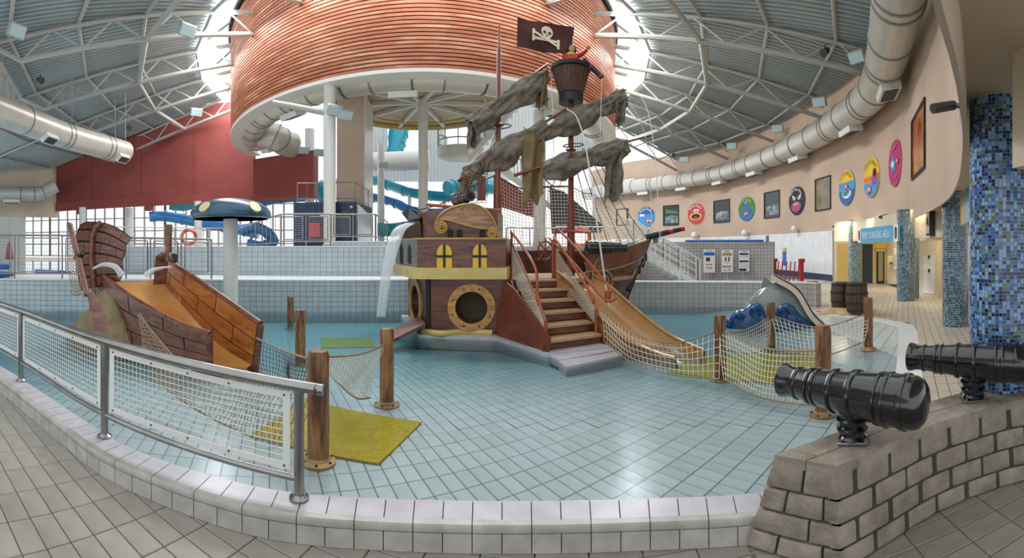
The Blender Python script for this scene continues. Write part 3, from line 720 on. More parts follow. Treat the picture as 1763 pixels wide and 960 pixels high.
for i in range(3):
    a, b_ = rp[i], rp[i+1]; t = (b_-a); L = t.length; t = t/L; n = Vector((t.y, -t.x, 0))*.012
    def S(u, v):
        za, zb_ = (rz[i]-.525, rz[i]-.045), (rz[i+1]-.525+(.03 if i == 2 else 0), rz[i+1]-.045)
        p = a.lerp(b_, u); lo = za[0]+(zb_[0]-za[0])*u; hi = za[1]+(zb_[1]-za[1])*u
        return Vector((p.x, p.y, lo+(hi-lo)*v))
    g = .055/L; m = MB(); fw = .045/L; fh = .042/.48
    for (u0, u1, v0, v1) in ((g, 1-g, 0, fh), (g, 1-g, 1-fh, 1), (g, g+fw, fh, 1-fh), (1-g-fw, 1-g, fh, 1-fh)):
        q = [S(u0, v0), S(u1, v0), S(u1, v1), S(u0, v1)]; m.poly([p+n*.2 for p in q], -n*.4)
    fr = obj('mesh_panel', m, 'white_paint', rl, world=True)
    m = MB(); nu = int(L/.042); nv = 10
    for k in range(1, nu): u = g+fw+(1-2*g-2*fw)*k/nu; m.tube([S(u, fh), S(u, 1-fh)], .0028, 4, caps=False)
    for k in range(1, nv): v = fh+(1-2*fh)*k/nv; m.tube([S(g+fw, v), S(1-g-fw, v)], .0028, 4, caps=False)
    obj('wire_mesh', m, 'white_paint', fr, world=True, kind='stuff')
    for u in (.06, .3, .5, .7, .94):
        for v in (fh*.5, 1-fh*.5): p = S(u, v)+n*.3; obj('bolt', MB().tube([p, p+n*.5], .006, 6), 'iron', fr, world=True)
# ---- castle wall with cannons
cfb = [Vector((1.475, 1.54, 0)), Vector((1.77, 1.507, 0)), Vector((2.08, 1.465, 0)), Vector((2.29, 1.40, 0)), Vector((2.53, 1.283, 0)), Vector((2.75, 1.11, 0)), Vector((2.95, .85, 0)), Vector((3.05, .5, 0))]
cft = [Vector((1.455, 1.56, .53)), Vector((1.70, 1.535, .53)), Vector((2.0, 1.51, .53)), Vector((2.27, 1.46, .53)), Vector((2.52, 1.35, .53)), Vector((2.78, 1.22, .53)), Vector((3.02, .95, .53)), Vector((3.15, .55, .53))]
cbt = [Vector((1.285, 1.845, .53)), Vector((1.72, 1.84, .53)), Vector((2.12, 1.80, .53)), Vector((2.56, 1.70, .53)), Vector((2.86, 1.57, .53)), Vector((3.12, 1.33, .53)), Vector((3.35, 1.0, .53)), Vector((3.5, .6, .53))]
cbb = [Vector((1.19, 1.99, 0)), Vector((1.72, 1.95, 0)), Vector((2.15, 1.90, 0)), Vector((2.6, 1.79, 0)), Vector((2.92, 1.65, 0)), Vector((3.2, 1.4, 0)), Vector((3.43, 1.05, 0)), Vector((3.6, .62, 0))]
NB = 8*12
cfb, cft, cbt, cbb = [resample(catmull(c, 8), n=NB) for c in (cfb, cft, cbt, cbb)]
cw2 = thing('castle_wall', 'low curved grey stone block wall carrying two black cannons', 'wall', (1.9, 1.7, 0))
def csec(i, v, face):                     # face: front / back ; v 0..1 height
    a, b_ = (cfb, cft) if face == 'f' else (cbb, cbt); return a[i].lerp(b_[i], v)
m = MB()
ins = lambda i, face, v: csec(i, v, face).lerp(csec(i, v, 'b' if face == 'f' else 'f'), .022)
for i in range(1, NB):
    q = lambda j: [ins(j, 'f', 0), ins(j, 'f', .988), ins(j, 'b', .988), ins(j, 'b', 0)]
    if i == 1: m.add(q(2), [(0, 1, 2, 3)])
    if i >= 2 and i < NB: m.add(q(i)+q(i+1 if i+1 <= NB else i), [(0, 1, 5, 4), (1, 2, 6, 5), (2, 3, 7, 6)])
obj('mortar_core', m, 'mortar', cw2, world=True)
def block(f, nu=1, nv=1, bev=.018):      # f(u,v,w) -> point ; w depth; rounded front
    m = MB(); e = .06
    us = [0, .07, .93, 1]; vs = [0, .1, .9, 1]; pts = []
    for j, v in enumerate(vs):
        for i, u in enumerate(us): pts.append(f(u, v, 0.0 if (i in (1, 2) and j in (1, 2)) else (.35 if (i in (1, 2) or j in (1, 2)) else .6)))
    fs = [(j*4+i, j*4+i+1, j*4+i+5, j*4+i+4) for j in range(3) for i in range(3)]
    back = [f(0, 0, 2.5), f(1, 0, 2.5), f(1, 1, 2.5), f(0, 1, 2.5)]; n = 16
    pts += back; fs += [(0, 1, 2, 3, n+1, n), (3, 7, 11, 15, n+2, n+1), (15, 14, 13, 12, n+3, n+2), (12, 8, 4, 0, n, n+3)]
    m.add(pts, fs); return m
vrows = [.0, .20, .43, .66, 1.0]
PER = .235; lenf = sum((cfb[i+1]-cfb[i]).length for i in range(NB)); per = PER/lenf
def fpt(face):
    def g(u, v, w):
        i = max(0, min(NB, u*NB)); i0 = int(min(i, NB-1)); t = i-i0
        a = csec(i0, v, face).lerp(csec(i0+1, v, face), t); o = csec(i0, v, 'b' if face == 'f' else 'f').lerp(csec(i0+1, v, 'b' if face == 'f' else 'f'), t)
        return a+(o-a).normalized()*(w*.022)
    return g
FP = fpt('f'); g_ = .010
for r in range(4):
    v0, v1 = vrows[r]+.012, vrows[r+1]-(.012 if r < 3 else .018); u = -(per*.5 if r % 2 else 0)
    while u < 1:
        u0, u1 = max(0, u)+(.006 if u > 0 else 0), min(1, u+per*random.uniform(.95, 1.05))-.006
        if u1-u0 > .03: obj('stone_block', block(lambda a, b_, w, u0=u0, u1=u1, v0=v0, v1=v1: FP(u0+(u1-u0)*a, v0+(v1-v0)*b_, w)), 'stone', cw2, world=True, smooth=35)
        u += per
def EPT(a, v, w):                         # end face, a from back corner to front corner
    p = csec(0, v, 'b').lerp(csec(0, v, 'f'), a); return p+Vector((.9, .45, 0)).normalized()*(w*.022)
for r in range(4):
    v0, v1 = vrows[r]+.012, vrows[r+1]-(.012 if r < 3 else .018)
    cuts = [(0, .48), (.52, 1)] if r == 3 else ([(0, .3), (.33, .78), (.81, 1)] if r % 2 == 0 else [(0, .5), (.53, 1)])
    if r == 1: cuts = [(0, .62), (.65, 1)]
    for (c0, c1) in cuts: obj('stone_block', block(lambda a, b_, w, c0=c0, c1=c1, v0=v0, v1=v1: EPT(c0+(c1-c0)*a, v0+(v1-v0)*b_, w)), 'stone', cw2, world=True, smooth=35)
def TPT(u, a, w):
    i = max(0, min(NB, u*NB)); i0 = int(min(i, NB-1)); t = i-i0
    p = csec(i0, 1, 'f').lerp(csec(i0+1, 1, 'f'), t); q = csec(i0, 1, 'b').lerp(csec(i0+1, 1, 'b'), t); return p.lerp(q, a)-Vector((0, 0, w*.022))
u = 0; k = 0
while u < .98:
    u1 = min(1, u+per*1.05)
    for (c0, c1) in ((0, .5), (.5, 1)):
        sh = per*.3 if c0 else 0
        obj('cap_stone', block(lambda a, b_, w, u0=max(0, u+sh), u1=min(1, u1+sh), c0=c0, c1=c1: TPT(u0+(u1-u0)*(a*.985+.007), c0+(c1-c0)*b_+(-.004 if c0 == 0 else .012)+(.0 if c0 else -.008*b_), w*(.5 if w < 2 else 1))), 'stone', cw2, world=True, smooth=35)
        if c0 and u == 0: obj('cap_stone', block(lambda a, b_, w, u0=0, u1=sh, c0=c0, c1=c1: TPT(u0+(u1-u0)*(a*.95), c0+(c1-c0)*b_+.012, w*(.5 if w < 2 else 1))), 'stone', cw2, world=True, smooth=35)
    u = u1
CANP = [(0, 0), (.001, .05), (.012, .095), (.035, .125), (.065, .137), (.10, .139), (.103, .147), (.118, .149), (.133, .147), (.136, .139), (.20, .138), (.203, .145), (.214, .147), (.225, .145), (.228, .136), (.25, .135), (.253, .141), (.262, .143), (.271, .141), (.274, .133),
        (.40, .124), (.404, .134), (.418, .137), (.432, .134), (.436, .121), (.53, .113), (.534, .122), (.546, .125), (.558, .122), (.562, .110), (.65, .101), (.654, .108), (.664, .110), (.674, .108), (.678, .099), (.69, .098), (.694, .105), (.704, .107), (.714, .105), (.718, .096),
        (.78, .090), (.784, .096), (.795, .098), (.806, .096), (.81, .088), (.855, .088), (.875, .096), (.90, .102), (.91, .102), (.914, .09), (.91, .055), (.80, .05), (.80, 0)]
def cannon(label, mount, dirv, zc, name='cannon', sc=1.0, group=None, pedestal=True, back=.44):
    d = Vector((dirv[0], dirv[1], dirv[2] if len(dirv) > 2 else 0)).normalized(); T = thing(name, label, 'cannon', mount, 0, group)
    c = Vector((0, 0, zc-mount[2]))-d*back*sc; z = d; x = Vector((0, 0, 1)).cross(z).normalized(); y = z.cross(x); M = Matrix((x, y, z)).transposed()
    ci = [i for i, (s_, r) in enumerate(CANP) if r == .055][0]
    obj('barrel', MB().lathe([(r*sc, s_*sc) for s_, r in CANP[:ci+1]], c, 36, M), 'black_gloss', T, smooth=40)
    obj('muzzle_bore', MB().lathe([(r*sc, s_*sc) for s_, r in CANP[ci:]], c, 24, M), 'dark', T, smooth=40)
    if pedestal:
        h = zc-mount[2]-.10*sc
        obj('swivel', MB().lathe([(.05, h-.16), (.075, h-.15), (.085, h-.135), (.07, h-.12), (.085, h-.10), (.09, h-.085), (.07, h-.07), (.088, h-.05), (.092, h-.035), (.075, h-.02), (.075, h), (.06, h+.05)], (0, 0, 0), 24), 'black_gloss', T, smooth=40)
        obj('stem', MB().lathe([(.03, .012), (.03, h-.15)], (0, 0, 0), 14), 'steel_brushed', T, smooth=40)
        bp = obj('base_plate', MB().bbox((0, 0, .009), (.16, .16, .018), .004, rz=atan2(d.y, d.x)+.5), 'steel_brushed', T)
        for k in range(4):
            a = atan2(d.y, d.x)+.5+pi/4+k*pi/2; obj('bolt', MB().tube([(.095*cos(a), .095*sin(a), .016), (.095*cos(a), .095*sin(a), .034)], .009, 6), 'steel_brushed', bp)
    return T
mt = G(1467, 757, .53); cannon('near black cannon on the end of the stone wall', (mt.x, mt.y, .53), (-.297, .955), .79)
mt = G(1675, 687, .53); cannon('far black cannon on the stone wall in front of the blue mosaic column', (mt.x, mt.y, .53), (-.297, .955), .80)
# ---- timber-look posts
POSTS = {}
def post(x, yb, yt, label, r=.08):
    p = GP(x, yb); d = sqrt(p.x**2+p.y**2); h = HC-(yt-HY)*d/F-p.z; T = thing('mooring_post', label, 'post', p, random.uniform(0, 6), 'timber-look posts in the pool')
    def f(u, v):
        a = 2*pi*u; rr = r*(1+.025*sin(3*a+x)+.02*sin(5*a+v*7)); return Vector((rr*cos(a), rr*sin(a), v*(h-.03)))
    m = MB().grid(f, 18, 6, True); n = len(m.v); m.add([Vector(m.v[n-18+i])*.86+Vector((0, 0, 0.14*(h-.03)+.03)) for i in range(18)], []); 
    for i in range(18): m.f.append((n-18+i, n-18+(i+1) % 18, n+(i+1) % 18, n+i))
    m.f.append(tuple(n+i for i in range(18)))
    obj('trunk', m, 'post_wood', T, smooth=50)
    fl_ = obj('base_flange', MB().lathe([(.135, 0), (.135, .02), (.12, .028), (.09, .03), (.085, .055)], (0, 0, 0), 24), 'sand', T, smooth=40)
    for k in range(6): obj('bolt', MB().lathe([(.011, .026), (.011, .036)], (.113*cos(k*pi/3), .113*sin(k*pi/3), 0), 6), 'iron', fl_)
    POSTS[x] = (p, h); return T
post(548, 796, 603, 'nearest timber-look post, beside the end of the steel railing', .084)
post(666, 698, 565, 'timber-look post at the far corner of the yellow mat', .074)
post(517, 628, 533, 'slim timber-look post behind the brown slide boat')
post(500, 566, 510, 'farthest small timber-look post left of the pirate ship', .075)
post(1240, 655, 542, 'timber-look post between the tan slide and the nets', .078)
post(1327, 607, 520, 'timber-look post in front of the dolphin slide', .074)
post(1417, 714, 560, 'timber-look post behind the near cannon muzzle', .080)
post(1495, 602, 512, 'timber-look post in front of the barrels', .074)
def ptop(x, f=.9): p, h = POSTS[x]; return Vector((p.x, p.y, p.z+h*f))
# ---- nets
def net(label, tops, bots, cell=.075, r=.0035, mt='net_white', sway=.03, name='rope_net', rope='rope', cat='net', rr=.011, bottom_rope=True, parent=None):
    tops = catmull(tops, 8); bots = catmull(bots, 8); L = sum((tops[i+1]-tops[i]).length for i in range(len(tops)-1)); H = sum((a-b_).length for a, b_ in zip(resample(tops, n=4), resample(bots, n=4)))/5
    nu, nv = max(3, int(L/cell)), max(3, int(H/cell)); tp, bt = resample(tops, n=nu), resample(bots, n=nu)
    ph = random.uniform(0, 6)
    def S(i, j):
        t = j/nv; p = tp[i].lerp(bt[i], t); k = sin(pi*t)*sway; return p+Vector((sin(i*.35+ph)*k, cos(i*.28+ph)*k-k*.7, -.0))
    T = parent or thing(name, label, cat, tops[0])
    m = MB()
    for i in range(nu+1): m.tube([S(i, j) for j in range(nv+1)], r, 3, caps=False)
    for j in range(1, nv+1): m.tube([S(i, j) for i in range(nu+1)], r, 3, caps=False)
    obj('mesh', m, mt, T, world=True, kind='stuff')
    obj('edge_rope', MB().tube([S(i, 0) for i in range(nu+1)], rr, 6), rope, T, world=True, smooth=60)
    if bottom_rope: obj('edge_rope', MB().tube([S(i, nv) for i in range(nu+1)], rr*.8, 6), rope, T, world=True, smooth=60)
    return T
def mid3(a, b_, drop): m_ = (a+b_)/2; m_.z -= drop; return [a, m_, b_]
a, b_ = ptop(548, .94), ptop(666, .80); net('rope net hung between the two posts beside the near yellow mat', mid3(a, b_, .04), [GP(572, 668)+Vector((0, 0, .13)), PD(610, 683, 3.9), PD(637, 684, 4.1)], .06)
bt = [PD(262, 650, 4.6), PD(330, 700, 4.0), PD(420, 745, 3.55), PD(500, 768, 3.25)]
tp = [PD(240, 545, 4.75), PD(330, 640, 4.3), PD(440, 655, 3.8), ptop(548, .72)]
net('long rope net draped from the slide boat to the nearest post', tp, bt, .055, .004, 'rope')
a = PD(442, 582, 4.9); b_ = ptop(548, .90); net('rope net slung from the slide boat end to the nearest post', [a, PD(490, 604, 4.3), b_], [PD(446, 640, 4.9), PD(490, 655, 4.4), PD(530, 668, 3.7)], .06, .0035, 'rope_dark')
a = PD(1030, 528, 6.6); b_ = ptop(1240, .76); net('rope net from the ship stairs to the post beside the tan slide', [a, PD(1090, 572, 6.1), PD(1160, 590, 5.6), b_], [PD(1040, 588, 6.5), PD(1090, 625, 6.0), PD(1160, 645, 5.5), PD(1238, 652, 5.1)], .075, .0045)
a, b_ = ptop(1240, .78), ptop(1417, .72); net('front rope net sagging over the right yellow mat', mid3(a, b_, .10), [PD(1246, 652, 5.0), PD(1310, 684, 4.5), PD(1402, 698, 4.15)], .06, .004)
a, b_ = ptop(1240, .70), ptop(1327, .72); net('rope net rising to the post in front of the dolphin', mid3(a, b_, .06), [PD(1250, 602, 5.4), PD(1290, 608, 5.9), PD(1322, 600, 6.4)], .075, .0045)
a, b_ = ptop(1327, .74), ptop(1495, .70); net('rope net sagging from the dolphin post to the barrel post', mid3(a, b_, .20), [PD(1336, 604, 6.5), PD(1420, 611, 6.3), PD(1488, 588, 6.6)], .08, .005)
# ---- yellow non-slip mats
def matpad(label, px):
    q = [GP(x, y)+Vector((0, 0, .004)) for x, y in px]; c = sum(q, Vector())/len(q); T = obj('safety_mat', MB().poly(q, (0, 0, .014)), 'yellow_mat'); tag(T, label, 'mat', 'yellow safety mats'); return T
matpad('large yellow non-slip mat beside the nearest post', [(726, 729), (652, 801), (430, 752), (525, 690)])
matpad('yellow non-slip mat at the foot of the tan slide', [(1150, 642), (1195, 612), (1412, 606), (1394, 664)])
matpad('small yellow mat under the falling water left of the ship', [(552, 583), (640, 581), (645, 598), (553, 600)])
# ---- blue mushroom fountain
mb_ = G(397, 558, ZW); T = thing('mushroom_fountain', 'blue mushroom water feature with cream spots on a white stem', 'fountain', (mb_.x, mb_.y, -.22))
dm = mb_.length; dm = sqrt(mb_.x**2+mb_.y**2); zc = HC+(HY-377)*dm/F+.22; R = .5*140/F*dm
obj('stem', MB().lathe([(.155, 0), (.155, zc+.12)], (0, 0, 0), 24), 'white_paint', T, smooth=40)
capf = [(R*.93, zc+.0), (R*.985, zc+.02), (R, zc+.06), (R*.985, zc+.15), (R*.90, zc+.25), (R*.72, zc+.34), (R*.45, zc+.40), (R*.2, zc+.425), (0, zc+.43)]
cap = obj('cap', MB().lathe(capf+[], (0, 0, 0), 48).lathe([(R*.93, zc), (R*.86, zc+.02), (.12, zc+.12)], (0, 0, 0), 48), 'mushroom_blue', T, smooth=40)
for k, az in enumerate((-1.62, -.28, .95, 2.1, 3.3)):
    rr = R*.93; c = Vector((rr*cos(az), rr*sin(az), zc+.205)); nrm = Vector((cos(az)*.78, sin(az)*.78, .62)).normalized(); tu = nrm.cross(Vector((0, 0, 1))).normalized(); tv = nrm.cross(tu)
    m = MB(); ring_ = [c+nrm*.012+(tu*cos(2*pi*i/20)+tv*sin(2*pi*i/20))*.13 for i in range(20)]; m.poly(ring_, -nrm*.06); obj('spot', m, 'cream_spot', cap)
# ---- dolphin slide
base = G(1335, 560, ZW); T = thing('dolphin_slide', 'grey dolphin slide rising from blue waves with a pale chute', 'slide', (base.x, base.y, -.05))
pA, pB = G(1252, 556, ZW), G(1420, 556, ZW)
def DP(x, y, dep=0): p = PLN(x, y, pA, pB); n = Vector((-(pB-pA).y, (pB-pA).x, 0)).normalized(); return p+n*dep
prof = [(1268, 548), (1278, 532), (1290, 515), (1303, 501), (1318, 491), (1335, 486), (1352, 487), (1368, 495), (1382, 510), (1393, 527), (1404, 545), (1410, 556)]
top_ = [DP(x, y) for x, y in prof]; nrm = (DP(1300, 500, 1)-DP(1300, 500, 0))
def ridge(topc, hd, zb, n=14, taper=True, lean=0):
    N = len(topc); m = MB()
    for i, p in enumerate(topc):
        k = hd*(sin(pi*(i+.6)/(N+.2))**.5 if taper else 1)
        for j in range(n+1):
            a = pi*j/n; m.v.append(tuple(Vector((p.x, p.y, 0))+nrm*(-cos(a)*k+lean)+Vector((0, 0, zb+(p.z-zb)*sin(a)**.8))))
    for i in range(N-1):
        for j in range(n): m.f.append((i*(n+1)+j, i*(n+1)+j+1, (i+1)*(n+1)+j+1, (i+1)*(n+1)+j))
    m.f.append(tuple(range(n+1))); m.f.append(tuple((N-1)*(n+1)+j for j in range(n+1))); return m
body = obj('body', ridge(resample(catmull(top_, 6), n=30), .36, -.05), 'dolphin_grey', T, smooth=60, world=True)
f1 = [(1310, 500), (1312, 488), (1315, 474), (1322, 480), (1330, 487), (1338, 492)]
obj('dorsal_fin', MB().poly([DP(x, y, -.05) for x, y in f1], nrm*.09), 'dolphin_grey', body, world=True)
e_ = DP(1367, 518, -.315); obj('eye', MB().lathe([(0, -.012), (.012, 0), (0, .012)], e_, 10), 'dark', body, world=True)
sl = [(1329, 474), (1340, 481), (1352, 487), (1365, 495), (1376, 507), (1384, 521), (1392, 535), (1402, 547), (1414, 557)]
sp = resample(catmull([DP(x, y, -.10-.16*i/8) for i, (x, y) in enumerate(sl)], 6), n=24)
side = nrm.normalized(); m = MB(); sec = [(-.17, .05), (-.15, .06), (-.13, .045), (-.11, .012), (.11, .012), (.13, .045), (.15, .06), (.17, .05), (.17, -.06), (-.17, -.06)]
for i, p in enumerate(sp):
    t = (sp[min(i+1, 24)]-sp[max(i-1, 0)]).normalized(); upv = side.cross(t).normalized(); upv = upv if upv.z > 0 else -upv
    for a_, h_ in sec: m.v.append(tuple(p+side*a_+upv*h_))
for i in range(24):
    for k in range(10): m.f.append((i*10+k, i*10+(k+1) % 10, i*10+10+(k+1) % 10, i*10+10+k))
m.f.append(tuple(range(10))); m.f.append(tuple(240+k for k in range(10))); obj('chute', m, 'dolphin_belly', T, smooth=50, world=True)
for sgn in (-1, 1):
    edge = []
    for i, p in enumerate(sp):
        t = (sp[min(i+1, 24)]-sp[max(i-1, 0)]).normalized(); upv = side.cross(t).normalized(); upv = upv if upv.z > 0 else -upv; edge.append(p+side*.165*sgn+upv*.055)
    obj('chute_rim', MB().tube(edge, .014, 6), 'dark', T, smooth=60, world=True)
for wpx, dep, hd in (([(1250, 556), (1256, 548), (1262, 538), (1270, 530), (1280, 528), (1292, 520), (1305, 518), (1314, 524), (1320, 540), (1324, 556)], -.30, .16), ([(1326, 556), (1331, 538), (1340, 523), (1352, 518), (1364, 522), (1374, 534), (1386, 545), (1400, 556)], -.34, .14)):
    wv_ = obj('wave', ridge(resample(catmull([DP(x, y) for x, y in wpx], 5), n=24), hd, -.05, 10, True, dep), 'wave_blue', T, smooth=60, world=True)
    for (cx_, cy_, rr) in ([(1302, 532, .13), (1276, 541, .10), (1260, 548, .06)] if wpx[0][0] < 1300 else [(1348, 534, .14), (1375, 546, .08)]):
        c = DP(cx_, cy_, dep-hd*.9); sp2 = []
        for k in range(40):
            a = k*.42; q = rr*(1-k/48); sp2.append(c+(pB-pA).normalized()*(q*cos(a))+Vector((0, 0, q*sin(a)))-nrm*(.02+.02*k/40))
        obj('curl', MB().tube(sp2, .018, 6), 'wave_blue', wv_, smooth=60, world=True)
# ---- barrels
def barrel(label, x, yb, ht, r, tilt=0):
    p = G(x, yb, .10); T = thing('wooden_barrel', label, 'barrel', p, .4, 'wooden barrels')
    rad = lambda v: r*(.82+.18*sin(pi*(.08+.84*v)))
    n = 18
    for k in range(n):
        m = MB(); a0_, a1_ = 2*pi*k/n+.012, 2*pi*(k+1)/n-.012
        m.grid(lambda u, v: Vector((rad(v)*cos(a0_+(a1_-a0_)*u), rad(v)*sin(a0_+(a1_-a0_)*u), ht*v)), 2, 8); m.grid(lambda u, v: Vector(((rad(v)-.03)*cos(a0_+(a1_-a0_)*u), (rad(v)-.03)*sin(a0_+(a1_-a0_)*u), ht*v)), 2, 8)
        m.f.append((24, 26, 53, 51)); obj('stave', m, 'barrel_wood', T, smooth=40)
    obj('lining', MB().lathe([(rad(v/6)-.012, ht*v/6*.98+.005) for v in range(7)], (0, 0, 0), 18), 'plank_dark', T)
    for v in (.03, .28, .62, .93):
        obj('iron_band', MB().lathe([(rad(v)+.004, ht*v-.02), (rad(v)+.012, ht*v-.018), (rad(v)+.012, ht*v+.018), (rad(v)+.004, ht*v+.02)], (0, 0, 0), 30), 'iron', T, smooth=40)
    obj('lid', MB().lathe([(rad(1)-.035, ht-.05), (rad(1)-.035, ht-.02)], (0, 0, 0), 24), 'barrel_top', T)
barrel('left wooden barrel half hidden behind the other', 1447, 529, .63, .25)
barrel('front wooden barrel with its round lid in view', 1475, 534, .67, .27)
p = G(1462, 536, 0); m = MB().grid(lambda u, v: Vector((p.x+.85*(1-v)*cos(2*pi*u)*(1+.2*sin(5*2*pi*u)), p.y+.6*(1-v)*sin(2*pi*u)*(1+.15*sin(3*2*pi*u)), .0+.12*smooth(v*2.2)+.02*noise.noise((cos(2*pi*u)*3, sin(2*pi*u)*3, v*4)))), 40, 8, True)
o = obj('sand_mound', m, 'sand', smooth=True); tag(o, 'moulded sand mound under the two barrels', 'mound')
# ---- slide boat wreck
T = thing('boat_slide', 'broken wooden boat forming a wide orange water slide on a rock', 'slide', (-4.6, 4.6, -.1))
N0, N1 = Vector((-6.2, 4.55, 0)), Vector((-3.45, 4.12, 0))      # near side plane
Q0, Q1 = Vector((-5.55, 5.55, 0)), Vector((-3.2, 4.80, 0))      # far side plane
def patch_planks(par, fn, rows, cols, nrm_, mt, base_mt, th=.05, gap=.012, stag=.5):
    m = MB(); nu = 14; m.grid(lambda u, v: fn(u, v), nu, rows*2); m.grid(lambda u, v: fn(u, v)+nrm_*th, nu, rows*2); b_ = obj('panel_core', m, base_mt, par, world=True)
    for r in range(rows):
        u = -(stag/cols if r % 2 else 0)
        while u < 1-1e-6:
            u0, u1 = max(0, u)+.004, min(1, u+1/cols)-.004
            if u1-u0 > .02:
                v0, v1 = r/rows+gap, (r+1)/rows-gap; m = MB()
                for sgn, o_ in ((-1, -.012), (1, th+.012)):
                    m.grid(lambda a, c: fn(u0+(u1-u0)*a, v0+(v1-v0)*c)+nrm_*o_, 4, 1)
                m.f += [(0, 1, 11, 10), (1, 2, 12, 11), (2, 3, 13, 12), (3, 4, 14, 13), (5, 6, 16, 15), (6, 7, 17, 16), (7, 8, 18, 17), (8, 9, 19, 18), (0, 5, 15, 10), (4, 9, 19, 14)]
                obj('plank', m, mt, par, world=True)
            u += 1/cols
    return b_
def curve2(top, bot, p0, p1):
    tp_ = resample(catmull([PLN(x, y, p0, p1) for x, y in top], 6), n=40); bt_ = resample(catmull([PLN(x, y, p0, p1) for x, y in bot], 6), n=40)
    def f(u, v): i = min(39, int(u*40)); t = u*40-i; return bt_[i].lerp(bt_[i+1], t).lerp(tp_[i].lerp(tp_[i+1], t), v)
    return f, tp_
nf, ntop = curve2([(140, 438), (165, 466), (190, 487), (228, 514), (268, 538), (310, 559), (358, 576)], [(158, 500), (172, 535), (192, 572), (215, 592), (255, 610), (300, 618), (358, 628)], N0, N1)
nn = Vector((-(N1-N0).y, (N1-N0).x, 0)).normalized()
patch_planks(T, nf, 3, 4, nn, 'boat_plank', 'plank_dark', .06)
obj('gunwale', MB().tube([p+nn*.03 for p in ntop], .045, 8), 'boat_plank', T, smooth=60, world=True)
obj('end_cap', MB().tube([nf(1, 0)+nn*.03, nf(1, 1)+nn*.03], .045, 8), 'boat_plank', T, smooth=60, world=True)
ff, ftop = curve2([(276, 437), (300, 458), (330, 478), (365, 502), (405, 530), (444, 558)], [(271, 488), (290, 508), (312, 532), (345, 570), (380, 606), (434, 641)], Q0, Q1)
fn_ = Vector((-(Q1-Q0).y, (Q1-Q0).x, 0)).normalized()
patch_planks(T, ff, 3, 3, fn_, 'boat_inner', 'plank_dark', .09)
obj('gunwale', MB().tube([p+fn_*.045 for p in ftop], .05, 8), 'boat_plank', T, smooth=60, world=True)
obj('end_cap', MB().tube([ff(1, 0)+fn_*.045, ff(1, 1)+fn_*.045], .055, 8), 'boat_plank', T, smooth=60, world=True)
pe = [PLN(x, y, Q0+Vector((-.25, -.1, 0)), Q0+Vector((.35, -.5, 0))) for x, y in ((276, 436), (290, 436), (272, 492), (266, 487))]
obj('broken_end', MB().poly([PD(268, 440, 7.6), PD(281, 434, 7.7), PD(276, 488, 7.6), PD(264, 490, 7.5)], fn_*.12), 'boat_plank', T, world=True)
# bed
bed = MB(); nb = 24
def bedf(u, v):
    a = nf(.06+.94*u, 0)+nn*.07; b2 = ff(u, 0)-fn_*.02; zz = 1.02*(1-smooth(u))**1.0*.98+.02
    a = Vector((a.x, a.y, max(.03, b2.z*1.0 if False else 0))); p = a.lerp(b2, v); zb = ff(u, 0).z+.05; edge = .06*(abs(2*v-1)**4)
    return Vector((p.x, p.y, zb+edge))
bed.grid(bedf, nb, 10); obj('slide_bed', bed, 'slide_orange', T, smooth=True, world=True)
# raised bow wall
B0, B1 = Vector((-6.55, 4.35, 0)), Vector((-5.45, 5.35, 0))
bl_ = [(139, 500), (133, 470), (131, 440), (130, 410), (137, 388), (148, 381)]; br_ = [(206, 484), (212, 468), (208, 452), (214, 440), (217, 422), (226, 409)]
bln = (Vector(((B1-B0).y, -(B1-B0).x, 0))).normalized()
bl3 = resample(catmull([PLN(x, y, B0, B1) for x, y in bl_], 5), n=24); br3 = resample(catmull([PLN(x, y, B0, B1) for x, y in br_], 5), n=24)
def bf(u, v): i = min(23, int(v*24)); t = v*24-i; a = bl3[i].lerp(bl3[i+1], t); b2 = br3[i].lerp(br3[i+1], t); return a.lerp(b2, u)-bln*(.22*sin(pi*u)*.5)+Vector((0, 0, .10*sin(pi*u)*v))
patch_planks(T, bf, 6, 3, -bln, 'boat_plank', 'plank_dark', .07, .014)
obj('bow_rib', MB().tube([bf(.33, v/8)+bln*.04 for v in range(9)], .055, 8), 'boat_plank', T, smooth=60, world=True)
pl_ = [PD(120, 386, 6.55), PD(131, 430, 6.35), PD(141, 470, 6.2), PD(150, 508, 6.0)]
oar = obj('oar', MB().tube(catmull(pl_, 4), .045, 10), 'boat_plank', T, smooth=60, world=True)
obj('oar_blade', MB().poly([PD(149, 503, 5.95), PD(156, 503, 5.95), PD(188, 572, 5.5), PD(163, 572, 5.5)], (.02, .05, .0)), 'boat_plank', oar, world=True)
ringp = PD(136, 441, 6.33); obj('ring_band', MB().tube([ringp+Vector((.075*cos(k*pi/8), .05*sin(k*pi/8), .03*cos(k*pi/8))) for k in range(16)], .026, 6, closed=True), 'dark', oar, smooth=60, world=True)
obj('oar_eye', MB().tube([PD(118, 388, 6.55)+Vector((.04*cos(k*pi/6), 0, .04*sin(k*pi/6))) for k in range(12)], .012, 6, closed=True), 'iron', oar, smooth=60, world=True)
ms = obj('mast_stump', MB().tube([PD(290, 450, 7.6), PD(291, 386, 7.6)], .06, 10), 'boat_plank', T, smooth=60, world=True)
for k in range(5): c = PD(290.5, 388+k*3.4, 7.6); obj('rope_wrap', MB().lathe([(.06, -.012), (.078, 0), (.06, .012)], c, 14), 'rope', ms, smooth=60, world=True)
obj('rope_tie', MB().tube([PD(292, 436, 7.5), PD(298, 446, 7.45), PD(301, 456, 7.45)], .03, 6), 'rope', ms, smooth=60, world=True)
obj('black_bracket', MB().bbox(PD(300, 444, 7.45), (.10, .08, .16), .02), 'dark', ms, world=True)
